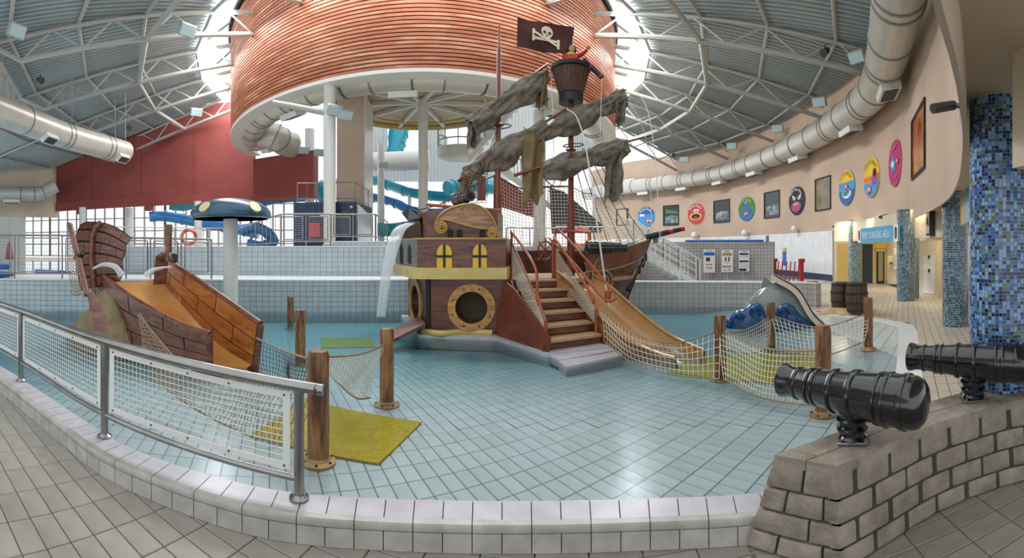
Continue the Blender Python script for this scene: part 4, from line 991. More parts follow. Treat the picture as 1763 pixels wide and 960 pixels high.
def rockf(u, v):
    a = 2*pi*u; c = Vector((-6.15, 4.62, 0)); k = (1-v)**.75; r = 1.08*k+.10; nz = .13*noise.noise((cos(a)*1.6, sin(a)*1.6, v*2.3))+.06*noise.noise((cos(a)*5, sin(a)*5, v*6))
    return c+Vector(((r+nz)*cos(a)*1.0, (r+nz)*sin(a)*.52, -.15+1.0*v))
obj('rock_base', MB().grid(rockf, 40, 12, True), 'rock', T, smooth=True, world=True)
def rockg(u, v):
    a = 2*pi*u; c = Vector((-4.5, 4.55, 0)); k = (1-v)**.6; nz = .10*noise.noise((cos(a)*2, sin(a)*2, v*3+4)); return c+Vector(((1.15*k+.1+nz)*cos(a), (.34*k+.03+nz)*sin(a), -.2+.42*v-.18*cos(a)*v))
obj('rock_base', MB().grid(rockg, 36, 8, True), 'rock', T, smooth=True, world=True)
net('old rope net hanging from the oar on the boat slide', [PD(118, 388, 6.6), PD(122, 400, 6.6), PD(128, 420, 6.5)], [PD(124, 506, 6.4), PD(132, 508, 6.35), PD(140, 505, 6.3)], .05, .005, 'rope')
net('rope net strap over the side of the boat slide', [PD(238, 545, 4.72), PD(241, 540, 4.74), PD(244, 544, 4.73)], [PD(246, 598, 4.55), PD(266, 606, 4.5), PD(292, 612, 4.4)], .05, .005, 'rope')
def jet(label, pts, r0=.012, r1=.02, mt_='jet', name='water_jet'):
    p = catmull(pts, 6); n = len(p); o = obj(name, MB().tube(p, [r0+(r1-r0)*i/(n-1) for i in range(n)], 6), mt_, smooth=True); tag(o, label, 'water jet'); return o
jet('fan of water squirting from the left side of the boat slide', [PD(160, 462, 6.7), PD(178, 455, 6.65), PD(198, 459, 6.6), PD(210, 474, 6.6)], .02, .06, 'mist')
jet('fan of water squirting from the right side of the boat slide', [PD(294, 459, 7.2), PD(278, 461, 7.1), PD(262, 465, 7.0), PD(250, 474, 6.95)], .012, .05, 'mist')
# ================================================================== PIRATE SHIP
S_ = thing('pirate_ship', 'brown pirate play ship with gold scrolls, two masts and rope nets', 'play ship', (-.3, 8.5, -.25))
def sp(name, mb, mt_, smooth=None, par=None, kind=None, label=None): return obj(name, mb, mt_, par or S_, smooth=smooth, world=True, kind=kind, label=label)
def prism(plan, z0, z1): return MB().poly([Vector((p.x, p.y, z0)) for p in plan], (0, 0, z1-z0))
def holed(P, cu, cv, ru, rv, depth, n=32):  # rectangular face P(u,v) with an elliptic hole, sunk by vector depth
    m = MB(); inn = []; out = []
    for k in range(n):
        a = 2*pi*(k+.5)/n; c, s_ = cos(a), sin(a); inn.append(P(cu+ru*c, cv+rv*s_))
        t = min(((1-cu) if c > 0 else cu)/max(1e-6, abs(c)), ((1-cv) if s_ > 0 else cv)/max(1e-6, abs(s_))); out.append(P(cu+t*c, cv+t*s_))
    m.add(inn+out, [(k, (k+1) % n, n+(k+1) % n, n+k) for k in range(n)])
    cor = [P(0, 0), P(1, 0), P(1, 1), P(0, 1)]
    for q in cor:
        near = sorted(range(n), key=lambda k: (out[k]-q).length)[:2]; m.add([q, out[near[0]], out[near[1]]], [(0, 1, 2)])
    bk = [p+depth for p in inn]; m.add(inn+bk, [(k, (k+1) % n, n+(k+1) % n, n+k) for k in range(n)]); return m, inn, bk
A_ = PZ(737, 7.85, 0); B_ = PZ(872, 7.80, 0); Cb = B_+Vector((.25, 1.75, 0)); Db = PZ(703, 9.9, 0)
quad = lambda a, b, z0, z1: (lambda u, v: Vector((a.x+(b.x-a.x)*u, a.y+(b.y-a.y)*u, z0+(z1-z0)*v)))
fz0, fz1 = -.25, 1.04
m, inn, bk = holed(quad(A_, B_, fz0, fz1), .555, (HC-(529-HY)*7.8/F-fz0)/(fz1-fz0), .215, .235, Vector((0, .5, 0)))
m.add([Vector((p.x, p.y, z)) for z in (fz0, fz1) for p in (B_, Cb, Db)], [(0, 1, 4, 3), (1, 2, 5, 4)])
hull = sp('stern_hull', m, 'hull_wood')
sp('tunnel_back', MB().poly(bk, (0, .03, 0)), 'tunnel', par=hull)
c = sum(inn, Vector())/len(inn); ux = (B_-A_).normalized()
def ringmesh(c, ux, uz, ra, rb, th, n=32, squash=1):
    m = MB()
    for k in range(n):
        a = 2*pi*k/n; dv = ux*cos(a)*squash+uz*sin(a)
        for r, o in ((ra, 0), (ra, 1), (rb, 1), (rb, 0)): m.v.append(tuple(c+dv*r+th*o))
    for k in range(n):
        l = (k+1) % n
        for j in range(4): m.f.append((k*4+j, k*4+(j+1) % 4, l*4+(j+1) % 4, l*4+j))
    return m
sp('porthole_ring', ringmesh(c, ux, Vector((0, 0, 1)), .29, .43, Vector((0, -.035, 0))), 'ring_wood', 40, hull)
for k in range(8):
    a = 2*pi*(k+.5)/8; p = c+ux*.36*cos(a)+Vector((0, -.035, .36*sin(a))); sp('ring_peg', MB().tube([p, p+Vector((0, -.012, 0))], .02, 8), 'hull_wood', None, hull)
mL, innL, bkL = holed(quad(Db, A_, fz0, fz1), .45, .56, .27, .28, Vector((.5, .1, 0)))
stern = sp('stern_panel', mL, 'hull_wood_dark'); sp('tunnel_back', MB().poly(bkL, (.03, 0, 0)), 'yellow_paint_glow', par=stern)
cL = sum(innL, Vector())/len(innL); uL = (A_-Db).normalized(); nL = Vector((-.92, -.39, 0))
sp('porthole_ring', ringmesh(cL, uL, Vector((0, 0, 1)), .36, .50, nL*.04, squash=1.35), 'ring_wood', 40, stern)
sp('corner_post', MB().tube([Vector((A_.x, A_.y, -.2)), Vector((A_.x, A_.y, 1.04))], .05, 8), 'iron', 40)
rp_ = [PD(733, 560, 8.0), PD(712, 545, 9.0), PD(655, 592, 8.1), PD(668, 603, 7.4)]
rp_ = [G(732, 556, .28), G(722, 544, .25), G(655, 575, .02), G(676, 584, .02)]
sp('gangplank', MB().poly(rp_, (0, 0, -.06)), 'boat_plank')
pl = [A_+Vector((-.16, -.10, 0)), G(853, 581, .04), G(945, 609, .04), G(1052, 596, .04), Cb, Db+Vector((-.2, .1, 0))]
sp('tiled_plinth', MB().poly([Vector((p.x, p.y, -.2)) for p in pl], (0, 0, .245)), 'kerb_tile')
sp('wave_skirt', MB().tube(catmull([G(728, 570, .08), G(760, 574, .08), G(800, 571, .08), G(848, 573, .08)], 6), .06, 8), 'ledge_yellow', 60)
# ledge, gallery, cabin
Lp = [PZ(711, 7.70, 0), PZ(873, 7.66, 0), PZ(885, 9.4, 0), PZ(690, 10.2, 0), PZ(675, 9.75, 0)]
sp('gallery_ledge', prism(Lp, 1.045, 1.245), 'ledge_yellow')
Up = [PZ(718.5, 7.86, 0), PZ(870.5, 7.80, 0), PZ(880, 9.3, 0), PZ(700, 10.1, 0), PZ(682, 9.65, 0)]
gal = sp('gallery_wall', prism(Up, 1.245, 1.755), 'hull_wood')
a, b_ = Up[4], Up[0]; nl = Vector((-(b_-a).y, (b_-a).x, 0)).normalized(); nl = nl if nl.x < 0 else -nl
q = [a+nl*.012, b_+nl*.012]; sp('silver_side', MB().poly([Vector((p.x, p.y, z)) for p, z in ((q[0], 1.26), (q[1], 1.26), (q[1], 1.75), (q[0], 1.75))], -nl*.02), 'silver', par=gal)
for x0, x1 in ((688, 693), (701.5, 707)):
    def LP(x, y): return PLN(x, y, a+nl*.02, b_+nl*.02)
    pts = [LP(x0, 452), LP(x1, 455), LP(x1, 428), LP((x0+x1)/2, 420), LP(x0, 427)]; sp('arched_slot', MB().poly(pts, -nl*.03), 'plank_dark', par=gal)
sp('gallery_cap', prism([p+Vector((0, -.03, 0)) for p in Up], 1.755, 1.785), 'gold', par=gal)
F0, F1 = Up[0]+Vector((0, -.02, 0)), Up[1]+Vector((0, -.02, 0))
def archwin(x0, x1, yb, yt):
    n = 10; cx, r = (x0+x1)/2, (x1-x0)/2; pts = [(x0, yb), (x1, yb)]+[(cx+r*cos(pi*k/n), yt+(r*1.25)*(1-sin(pi*k/n))) for k in range(n+1)]
    w_ = sp('arched_window', MB().poly([PLN(x, y, F0, F1) for x, y in pts], (0, .03, 0)), 'window_yellow', par=gal)
    return w_
for x0, x1 in ((752, 778), (814, 838)):
    archwin(x0, x1, 462, 420); cx = (x0+x1)/2
    f = lambda xa, xb, ya, yb: sp('glazing_cross', MB().poly([PLN(x, y, F0, F1)+Vector((0, -.015, 0)) for x, y in ((xa, yb), (xb, yb), (xb, ya), (xa, ya))], (0, .04, 0)), 'dark', par=gal)
    f(cx-2, cx+2, 420, 462); f(x0-.5, x1+.5, 439, 443)
Cp = [PZ(735, 8.15, 0), PZ(857, 8.1, 0), PZ(866, 9.3, 0), PZ(735, 9.8, 0), PZ(724, 9.3, 0)]
cab = sp('cabin', prism(Cp, 1.755, 2.30), 'hull_wood')
C0, C1 = Cp[0]+Vector((0, -.05, 0)), Cp[1]+Vector((0, -.05, 0))
brd = catmull([(752, 396), (750, 385), (757, 371), (772, 360), (790, 354), (812, 351), (830, 357), (843, 368), (852, 383), (856, 398), (850, 406), (843, 402), (843, 394), (825, 393), (800, 387), (780, 381), (765, 378), (758, 384)] and [Vector((x, y, 0)) for x, y in ((752, 396), (750, 385), (757, 371), (772, 360), (790, 354), (812, 351), (830, 357), (843, 368), (852, 383), (856, 398), (850, 406), (843, 402), (843, 394), (825, 393), (800, 387), (780, 381), (765, 378), (758, 384))], 3, True)
bp3 = [PLN(p.x, p.y, C0, C1) for p in brd]
board = sp('scroll_board', MB().poly(bp3, (0, .06, 0)), 'scroll_wood')
sp('scroll_trim', MB().tube([p+Vector((0, -.01, 0)) for p in bp3], .022, 6, closed=True), 'gold', 60, board)
for cx_, cy_, rr, dr_ in ((761, 391, .125, 1), (847, 401, .10, -1)):
    c = PLN(cx_, cy_, C0, C1)+Vector((0, -.015, 0)); ss = []
    for k in range(34): a = k*.45*dr_+2; r = rr*(1-k/42); ss.append(c+Vector((r*cos(a), -.012*k/34, r*sin(a))))
    sp('scroll_curl', MB().tube(ss, .024, 6), 'gold', 60, board)
    sp('scroll_eye', MB().lathe([(0, -.02), (.035, 0), (0, .02)], c+Vector((0, -.02, 0)), 10), 'gold', 60, board)
for x_ in (775, 791, 830): p = PLN(x_, 404, C0, C1); sp('cabin_bracket', MB().bbox(p, (.09, .07, .20), .015), 'plank_dark', None, cab)
for x_, y_ in ((795, 357), (817, 358)): p = PLN(x_, y_, C0, C1); sp('rosette', MB().lathe([(0, -.02), (.035, 0), (0, .02)], p+Vector((0, -.03, 0)), 12), 'gold', 60, board)
sp('cabin_rail', MB().tube([PD(735, 352, 9.0), PD(790, 357, 8.7), PD(862, 362, 8.7)], .035, 8), 'orange_paint', 60)
sp('spout_box', MB().poly([PD(690, 384, 9.6), PD(724, 382, 8.9), PD(726, 411, 8.9), PD(695, 411, 9.6)], (.1, .5, 0)), 'hull_wood_dark')
sp('spout_hood', MB().poly([PD(691, 366, 9.6), PD(705, 359, 9.4), PD(716, 362, 9.2), PD(724, 374, 9.0), PD(722, 382, 9.0), PD(702, 380, 9.5)], (.1, .4, .0)), 'black_gloss')
sp('spout_lip', MB().poly([PD(687, 386, 9.65), PD(695, 383, 9.6), PD(702, 411, 9.6), PD(692, 411, 9.65)], (-.03, -.08, 0)), 'silver')
# midship and bow
deckp = [PZ(870, 8.35, 0), PZ(1012, 8.62, 0), PZ(1062, 9.0, 0), PZ(1100, 9.7, 0), PZ(1080, 10.9, 0), PZ(1000, 11.0, 0), PZ(880, 10.3, 0)]
sp('main_deck', MB().poly([Vector((p.x, p.y, .92)) for p in deckp], (0, 0, .08)), 'tread')
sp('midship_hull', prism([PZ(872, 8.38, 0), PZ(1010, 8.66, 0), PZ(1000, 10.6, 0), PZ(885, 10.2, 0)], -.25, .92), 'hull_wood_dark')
fb = [PZ(872, 10.2, 0), PZ(940, 10.5, 0), PZ(1010, 10.7, 0), PZ(1060, 10.7, 0)]
m = MB()
for i in range(3): q = [fb[i], fb[i+1], fb[i+1]+Vector((0, .1, 0)), fb[i]+Vector((0, .1, 0))]; m.hexa([Vector((p.x, p.y, .95)) for p in q]+[Vector((p.x, p.y, 1.52)) for p in q])
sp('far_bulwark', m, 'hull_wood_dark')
for x0, x1, d0, d1, z1 in ((866, 880, 8.35, 8.4, 1.5),): sp('bulwark_post', MB().poly([PZ(x0, d0, .9), PZ(x1, d1, .9), PZ(x1, d1, z1), PZ(x0, d0, z1)], (0, .1, 0)), 'hull_wood_dark')
Tn = [PD(1008, 436, 8.6), PD(1035, 434, 8.72), PD(1062, 430, 8.95), PD(1090, 423, 9.35), PD(1110, 416, 9.75), PD(1123, 409, 10.05)]
Bn = [PZ(1008, 8.75, -.25), PZ(1030, 8.95, -.25), PZ(1048, 9.2, -.25), PZ(1058, 9.5, -.2), PZ(1064, 9.8, -.1), PZ(1068, 10.0, 0)]
tip = Tn[-1]; cl0 = Vector((PZ(1008, 9.9, 0).x, PZ(1008, 9.9, 0).y, 0)); axis = Vector((tip.x-cl0.x, tip.y-cl0.y, 0)).normalized(); sidev = Vector((-axis.y, axis.x, 0))
mir = lambda p: p+sidev*(-2*((p-cl0).dot(sidev)))
Tn, Bn = resample(catmull(Tn, 6), n=20), resample(catmull(Bn, 6), n=20)
def bowf(u, v, o=0):
    i = min(19, int(u*20)); t = u*20-i; p = Bn[i].lerp(Bn[i+1], t).lerp(Tn[i].lerp(Tn[i+1], t), v); return p-sidev*(.10*sin(pi*v)*(1-u)+o)
m = MB().grid(bowf, 20, 8); bow = sp('bow_hull', m, 'hull_wood', 60); m = MB().grid(lambda u, v: mir(bowf(u, v)), 20, 8); sp('bow_hull', m, 'hull_wood', 60)
def band(v0, v1, o): m = MB().grid(lambda u, v: bowf(u, v0+(v1-v0)*v, o), 20, 2); m.grid(lambda u, v: bowf(u, v0+(v1-v0)*v, o-.03), 20, 2); return m
sp('bow_rail_board', band(.80, 1.02, .025), 'mast_red', 60, bow)
sp('bow_trim', MB().tube([bowf(u/20, .79, .03) for u in range(21)], .016, 6), 'gold', 60, bow); sp('bow_trim', MB().tube([bowf(u/20, 1.01, .03) for u in range(21)], .014, 6), 'gold', 60, bow)
c = bowf(.22, .68, .04)
ss = [c+Vector((axis.x*r*cos(a), axis.y*r*cos(a), r*sin(a)*1.25)) for a, r in [(k*.4+1.9, .22*(1-k/44)) for k in range(34)]]; sp('bow_scroll', MB().tube(ss, .018, 6), 'gold', 60, bow)
ss = catmull([bowf(.36, 1.0, .04), bowf(.16, .97, .05), bowf(.08, .80, .05), bowf(.12, .58, .05), bowf(.26, .55, .05)], 5); sp('bow_scroll', MB().tube(ss, .018, 6), 'gold', 60, bow)
sp('gold_boss', MB().lathe([(0, -.03), (.07, 0), (0, .03)], c, 12), 'gold', 60, bow)
pp = bowf(.80, .58, .03); sp('bow_plaque', MB().poly([pp+axis*.07*cos(k*pi/8)*1.0+Vector((0, 0, .17*sin(k*pi/8)))-sidev*.0+axis*.05*sin(k*pi/8) for k in range(16)], sidev*.04), 'gold', None, bow)
sp('foredeck', MB().add([bowf(u/10, .86) for u in range(11)]+[mir(bowf(u/10, .86)) for u in reversed(range(11))], [tuple(range(22))]), 'hull_wood_dark')
sp('figurehead', MB().lathe([(0, -.09), (.05, -.06), (.075, 0), (.05, .06), (0, .09)], PD(1129, 413, 10.0), 14), 'gold', 60)
bs0, bs1 = PD(1112, 408, 9.9), PD(1178, 393, 9.9)
bsp = sp('bowsprit', MB().tube([bs0, bs0.lerp(bs1, .35), bs1], [.085, .075, .05], 10), 'dark', 60)
for t in (.38, .66, .97): p = bs0.lerp(bs1, t); dv = (bs1-bs0).normalized(); sp('red_band', MB().tube([p-dv*.04, p+dv*.04], .078-.024*t+.004, 10), 'red', 60, bsp)
for k, (x_, y_) in enumerate(((1112, 442), (1107, 453), (1101, 464))):
    c = PD(x_, y_, 9.5); sp('chain_link', MB().tube([c+Vector(((.035*cos(a) if k % 2 else .02*cos(a)), .025*cos(a), .085*sin(a))) for a in [j*pi/6 for j in range(12)]], .018, 6, closed=True), 'iron', 60)
sp('anchor_shank', MB().tube([PD(1099, 466, 9.35), PD(1090, 483, 9.25), PD(1081, 499, 9.1)], [.022, .03, .05], 8), 'iron', 60)
# stairs
L0, R0_ = G(941, 606, .03), G(1036, 592, .03); L1, R1_ = PZ(881, 8.35, 1.0), PZ(956, 8.62, 1.0)
stz = lambda k: .03+(1.0-.03)*k/6
for k in range(6):
    a, b_ = L0.lerp(L1, k/6), R0_.lerp(R1_, k/6); a2, b2 = L0.lerp(L1, (k+1)/6+.015), R0_.lerp(R1_, (k+1)/6+.015); z = stz(k+1)
    sp('stair_tread', MB().hexa([Vector((p.x, p.y, z-.035)) for p in (a, b_, b2, a2)]+[Vector((p.x, p.y, z)) for p in (a, b_, b2, a2)]), 'tread')
    ri = (L1-L0).normalized()*.03; sp('stair_riser', MB().poly([Vector((a.x, a.y, stz(k)))+ri, Vector((b_.x, b_.y, stz(k)))+ri, Vector((b_.x, b_.y, z-.035))+ri, Vector((a.x, a.y, z-.035))+ri], ri*.6), 'hull_wood')
wd_ = (R0_-L0).normalized()
for p0_, p1_, sg in ((L0, L1, -1), (R0_, R1_, 1)):
    o = wd_*(.05*sg); q = [Vector((p0_.x, p0_.y, -.1)), Vector((p1_.x, p1_.y, -.1)), Vector((p1_.x, p1_.y, 1.02)), Vector((p0_.x, p0_.y, .14))]
    q = [p+wd_*(.012*sg) for p in q]; sp('stringer', MB().poly(q, o), 'mast_red')
W0, W1 = G(853, 578, .03), G(943, 608, .03)
sp('stair_side_panel', MB().poly([PLN(x, y, W0, W1) for x, y in ((872, 486), (884, 497), (916, 540), (946, 583), (943, 608), (900, 593), (853, 579), (857, 530))], (.03, .05, 0)), 'mast_red')
for q in ([(944, 609), (1042, 596), (1062, 602), (962, 619)], [(962, 620), (1064, 604), (1072, 610), (975, 631)]):
    pts = [G(x, y, .02) for x, y in q]; sp('tiled_step', MB().poly(pts, (0, 0, -.12 if q[0][0] < 960 else -.16)), 'kerb_tile')
# handrails with mesh infill
def rail(pts, r=.024, mt_='orange_paint'): return sp('handrail', MB().tube(catmull(pts, 5), r, 8), mt_, 60)
up = Vector((0, 0, 1))
rail([L1+up*.02, L1+up*.80, L1+up*.90+(L0-L1)*.03, L0+(L1-L0)*.30+up*.72+Vector((0, 0, .28)), L0+(L1-L0)*.22+up*.62, L0+(L1-L0)*.18+up*.48])
sp('rail_post', MB().tube([L0+(L1-L0)*.02+up*.0, L0+(L1-L0)*.02+up*.46], .026, 8), 'orange_paint', 60)
rail([L0+(L1-L0)*.02+up*.44, L0+(L1-L0)*.15+up*.52, L0+(L1-L0)*.18+up*.62]); rail([L1+up*.72, L0.lerp(L1, .55)+up*.62, L0+(L1-L0)*.2+up*.50], .018)
rail([R1_+up*.0, R1_+up*.70, R1_+up*.78+(R0_-R1_)*.03, R0_+(R1_-R0_)*.22+up*.60, R0_+(R1_-R0_)*.15+up*.48])
sp('rail_post', MB().tube([R0_+(R1_-R0_)*.10+up*.0, R0_+(R1_-R0_)*.10+up*.46], .028, 8), 'orange_paint', 60)
X0, X1 = PZ(962, 9.1, 1.0), PD(1050, 512, 7.35)
rail([X0, PD(956, 402, 8.9), PD(963, 397, 8.9), PD(1000, 436, 8.3), PD(1048, 492, 7.5), PD(1050, 505, 7.4), X1]); rail([PD(945, 409, 8.7), PD(990, 455, 8.0), PD(1040, 514, 7.2), PD(1062, 513, 7.2)])
rail([PD(966, 397, 9.0), PD(1012, 400, 9.2), PD(1016, 404, 9.2), PD(1016, 432, 9.2)], .02); sp('rail_post', MB().tube([PD(1046, 500, 7.3), PD(1046, 520, 7.3)], .05, 8), 'orange_paint', 60)
sp('rail_post', MB().tube([PZ(952, 8.55, 1.0), PD(952, 412, 8.55)], .026, 8), 'orange_paint', 60)
def meshpanel(a, b, c, d_, n1, n2, r=.0055):
    P = lambda u, v: a.lerp(b, u).lerp(d_.lerp(c, u), v); m = MB(); N = n1+n2
    for k in range(-n2, n1+1):
        pts = [(k/n1+v*n2/n1, v) for v in (0, 1)]
        for sg in (1, -1):
            (u0, v0), (u1, v1) = pts if sg == 1 else [(1-k/n1-v*n2/n1, v) for v in (0, 1)]
            t0, t1 = 0, 1; du = u1-u0
            if abs(du) > 1e-9:
                ta, tb = sorted(((0-u0)/du, (1-u0)/du)); t0, t1 = max(0, ta), min(1, tb)
            if t1-t0 > .02: m.tube([P(u0+du*t0, t0), P(u0+du*t1, t1)], r, 3, caps=False)
    return sp('wire_mesh', m, 'net_white', kind='stuff')
meshpanel(L0.lerp(L1, .06)+up*.18, L1+up*.05, L1+up*.74, L0.lerp(L1, .06)+up*.50, 22, 8)
meshpanel(R0_.lerp(R1_, .12)+up*.18, R1_+up*.05, R1_+up*.62, R0_.lerp(R1_, .12)+up*.44, 22, 7)
# tan slide
lr = [PD(x, y, d) for x, y, d in ((958, 466, 8.35), (985, 488, 8.0), (1012, 520, 7.6), (1045, 555, 7.15), (1090, 588, 6.75), (1130, 607, 6.4), (1163, 616, 6.15))]
rr_ = [PD(x, y, d) for x, y, d in ((1012, 466, 8.75), (1040, 484, 8.4), (1075, 514, 8.0), (1112, 546, 7.55), (1152, 575, 7.15), (1186, 592, 6.8), (1212, 603, 6.5))]
lr, rr_ = resample(catmull(lr, 6), n=28), resample(catmull(rr_, 6), n=28)
def trough(u, v, o=0):
    i = min(27, int(u*28)); t = u*28-i; a, b_ = lr[i].lerp(lr[i+1], t), rr_[i].lerp(rr_[i+1], t); p = a.lerp(b_, v); dpt = (.30-.06*u)*(1-abs(2*v-1)**3.2)
    return p-Vector((0, 0, dpt+o*(1 if .02 < v < .98 else .5)))-(b_-a).normalized()*(o*(-1 if v > .9 else (1 if v < .1 else 0)))
m = MB().grid(lambda u, v: trough(u, v), 28, 14); m.grid(lambda u, v: trough(u, v, .04), 28, 14); chute = sp('slide_chute', m, 'slide_tan', 60)
for e in (lr, rr_): sp('slide_rim', MB().tube([p+Vector((0, 0, .0)) for p in e], .032, 8), 'slide_tan', 60, chute)
m = MB(); n = 29
for i, p in enumerate(lr): m.v += [tuple(p), tuple(Vector((p.x, p.y, max(-.1, p.z-.36))))]
m.f = [(2*i, 2*i+2, 2*i+3, 2*i+1) for i in range(28)]; sp('slide_skirt', m, 'slide_tan', 60, chute)
m = MB()
for i, p in enumerate(rr_): m.v += [tuple(p), tuple(Vector((p.x, p.y, max(-.1, p.z-.36))))]
m.f = [(2*i, 2*i+2, 2*i+3, 2*i+1) for i in range(28)]; sp('slide_skirt', m, 'slide_tan', 60, chute)
# wheel
wc = PD(939, 431, 8.8); wh = sp('ship_wheel', MB().tube([wc+Vector((.15*cos(a), .05*cos(a), .19*sin(a))) for a in [k*pi/12 for k in range(24)]], .02, 6, closed=True), 'mast_red', 60)
for k in range(8): a = k*pi/4; dv = Vector((cos(a)*.8, .25*cos(a), sin(a))); sp('wheel_spoke', MB().tube([wc, wc+dv*.26], .014, 6), 'mast_red', 60, wh)
# masts
m1 = lambda y: PD(859.5-(y-45)*.010, y, 8.95); m2 = lambda y: PD(983-(y-200)*-.0, y, 9.25)
mst1 = sp('mast', MB().tube([m1(455), m1(335), m1(330), m1(85), m1(80), m1(44)], [.085, .085, .06, .045, .022, .018], 12), 'mast_red', 40)
mst2 = sp('mast', MB().tube([m2(480), m2(352), m2(346), m2(170)], [.085, .085, .062, .055], 12), 'mast_red', 40)
sp('mast_collar', MB().lathe([(.09, -.03), (.12, 0), (.09, .03)], m1(215), 14), 'mast_red', 40, mst1); sp('mast_collar', MB().lathe([(.09, -.03), (.12, 0), (.09, .03)], m2(258), 14), 'mast_red', 40, mst2)
for (mm, y_) in ((m1, 218), (m2, 250)): sp('mast_hoop', MB().tube([mm(y_)+Vector((.22*cos(a)+.05, .16*sin(a), .02*cos(a))) for a in [k*pi/8 for k in range(16)]], .012, 6, closed=True), 'iron', 60, mst1)
cn = m2(176); nest = sp('crows_nest', MB().lathe([(.24, 0), (.24, .17), (.255, .18), (.40, .72), (.40, .74), (.36, .74), (.34, .70), (.22, .2)], cn, 30), 'barrel_wood', 40)
cb_ = sp('nest_band', MB().lathe([(.20, -.02), (.262, -.02), (.262, .15), (.245, .17)], cn, 30), 'dark', 40, nest); sp('nest_band', MB().lathe([(.395, .66), (.43, .68), (.435, .75), (.40, .76), (.37, .76)], cn, 30), 'dark', 40, nest)
for k in range(26):
    a = 2*pi*k/26; sp('nest_stave', MB().tube([cn+Vector((.253*cos(a), .253*sin(a), .18)), cn+Vector((.39*cos(a), .39*sin(a), .68))], .016, 5), 'barrel_wood', 60, nest)
# sails: furled rolls on slanting yards with hanging tatters
def furled(p0, p1, r, seed, mt_='sail', ext=.0):
    p0, p1 = Vector(p0), Vector(p1); ax = (p1-p0); L = ax.length; ax.normalize(); sx = ax.cross(Vector((0, 0, 1))).normalized(); uz = sx.cross(ax)
    def f(u, v):
        a = 2*pi*u; env = (.50+.55*sin(pi*(.06+.88*v))**.7)*(1+.35*sin(v*pi*3+seed)*.6); fold = .16*noise.noise((cos(a)*1.1+seed, sin(a)*1.1, v*6))+.13*sin(a*4+v*11+seed+2.5*noise.noise((v*4, seed, a*.2)))+.06*sin(a*9-v*17+seed)
        rr = r*(env+fold*1.3); return p0+ax*(L*v)+sx*(rr*cos(a)*.8)+uz*(rr*sin(a)*(1.25 if sin(a) < 0 else .75)-r*.35)
    s0 = sp('furled_sail', MB().grid(f, 40, 80, True), mt_, True)
    for t in (.22, .5, .78):
        c = p0+ax*(L*t)-uz*r*.32; rad = r*.72; sp('sail_tie', MB().tube([c+sx*(rad*.85*cos(a))+uz*(rad*1.1*sin(a)) for a in [k*pi/8 for k in range(16)]], .014, 5, closed=True), 'rope', 60, s0)
    return s0
def yard(p0, p1, r=.035): return sp('yard', MB().tube([p0, p1], [r, r*.7], 8), 'mast_red', 40)
def tatter(pa, pb, ln, seed, mt_='sail', fray=.06, lean=0.0):
    pa, pb = Vector(pa), Vector(pb); wdt = (pb-pa)
    def f(u, v, o=0):
        L = ln*(1+fray*sin(u*9+seed)+fray*.8*noise.noise((u*5, seed, 1))); p = pa.lerp(pb, u)
        wv = .07*sin(u*8+seed+v*2)+.04*sin(u*15+v*5+seed); return p+Vector((lean*v*L+.04*noise.noise((u*3, v*4, seed)), wv-.012*o, -L*v))
    m = MB().grid(lambda u, v: f(u, v, 0), 14, 12); m.grid(lambda u, v: f(u, v, 1), 14, 12); return sp('sail_tatter', m, mt_, True)
y1a, y1b = PD(803, 214, 8.7), PD(944, 110, 9.3); yard(y1a, y1b); furled(PD(806, 210, 8.65), PD(938, 122, 9.25), .20, 1.0); tatter(PD(804, 205, 8.7), PD(826, 196, 8.75), .62, 2.0, 'sail'); tatter(PD(922, 130, 9.2), PD(943, 125, 9.25), .70, 5.0, 'sail_tan')
y2a, y2b = PD(788, 312, 9.15), PD(976, 186, 9.0); yard(y2a, y2b); furled(PD(798, 294, 9.1), PD(938, 208, 8.9), .22, 3.3); tatter(PD(792, 296, 9.2), PD(816, 288, 9.2), .50, 1.2, 'sail', lean=-.05); tatter(PD(899, 236, 8.8), PD(936, 220, 8.85), 1.42, 7.7, 'sail_tan')
y3a, y3b = PD(920, 236, 8.9), PD(1078, 154, 9.6); yard(y3a, y3b); furled(PD(930, 226, 8.95), PD(1072, 158, 9.55), .20, 4.4); tatter(PD(1058, 176, 9.4), PD(1076, 172, 9.45), .52, 3.0, 'sail')
y4a, y4b = PD(885, 302, 8.7), PD(1124, 232, 9.7); yard(y4a, y4b); furled(PD(930, 287, 8.9), PD(1078, 244, 9.5), .21, 6.1); tatter(PD(1040, 258, 9.3), PD(1072, 246, 9.4), 1.15, 9.0, 'sail')
# rigging
def rope_(pts, r=.010, mt_='rope_dark'): return sp('rigging_rope', MB().tube(catmull(pts, 6), r, 5), mt_, 60)
for x_, xe, ye in ((1000, 1028, 428), (1010, 1050, 428), (1020, 1072, 424), (1030, 1092, 418), (1040, 1113, 410)): rope_([PD(x_-14, 268, 9.3), PD((x_+xe)/2-6, 350, 9.4), PD(xe, ye, 9.4)], .011, 'rope')
for xs, ys, xe, ye in ((815, 300, 770, 350), (830, 280, 790, 352), (842, 262, 806, 350), (985, 260, 960, 330), (985, 260, 945, 330), (858, 215, 838, 300), (858, 215, 830, 296), (935, 212, 905, 300)): rope_([PD(xs, ys, 8.9), PD(xe, ye, 8.9)], .008)
rope_([PD(860, 305, 9.0), PD(900, 325, 9.0), PD(940, 321, 9.1), PD(983, 320, 9.25)], .012); rope_([PD(700, 366, 9.6), PD(760, 350, 9.4), PD(830, 312, 9.2), PD(858, 300, 9.0)], .014)
SP = lambda lbl, tops, bots, cell, r=.0065, mt_='net_white': net(lbl, tops, bots, cell, r, mt_, .02, parent=S_, rope='rope_dark', rr=.010)
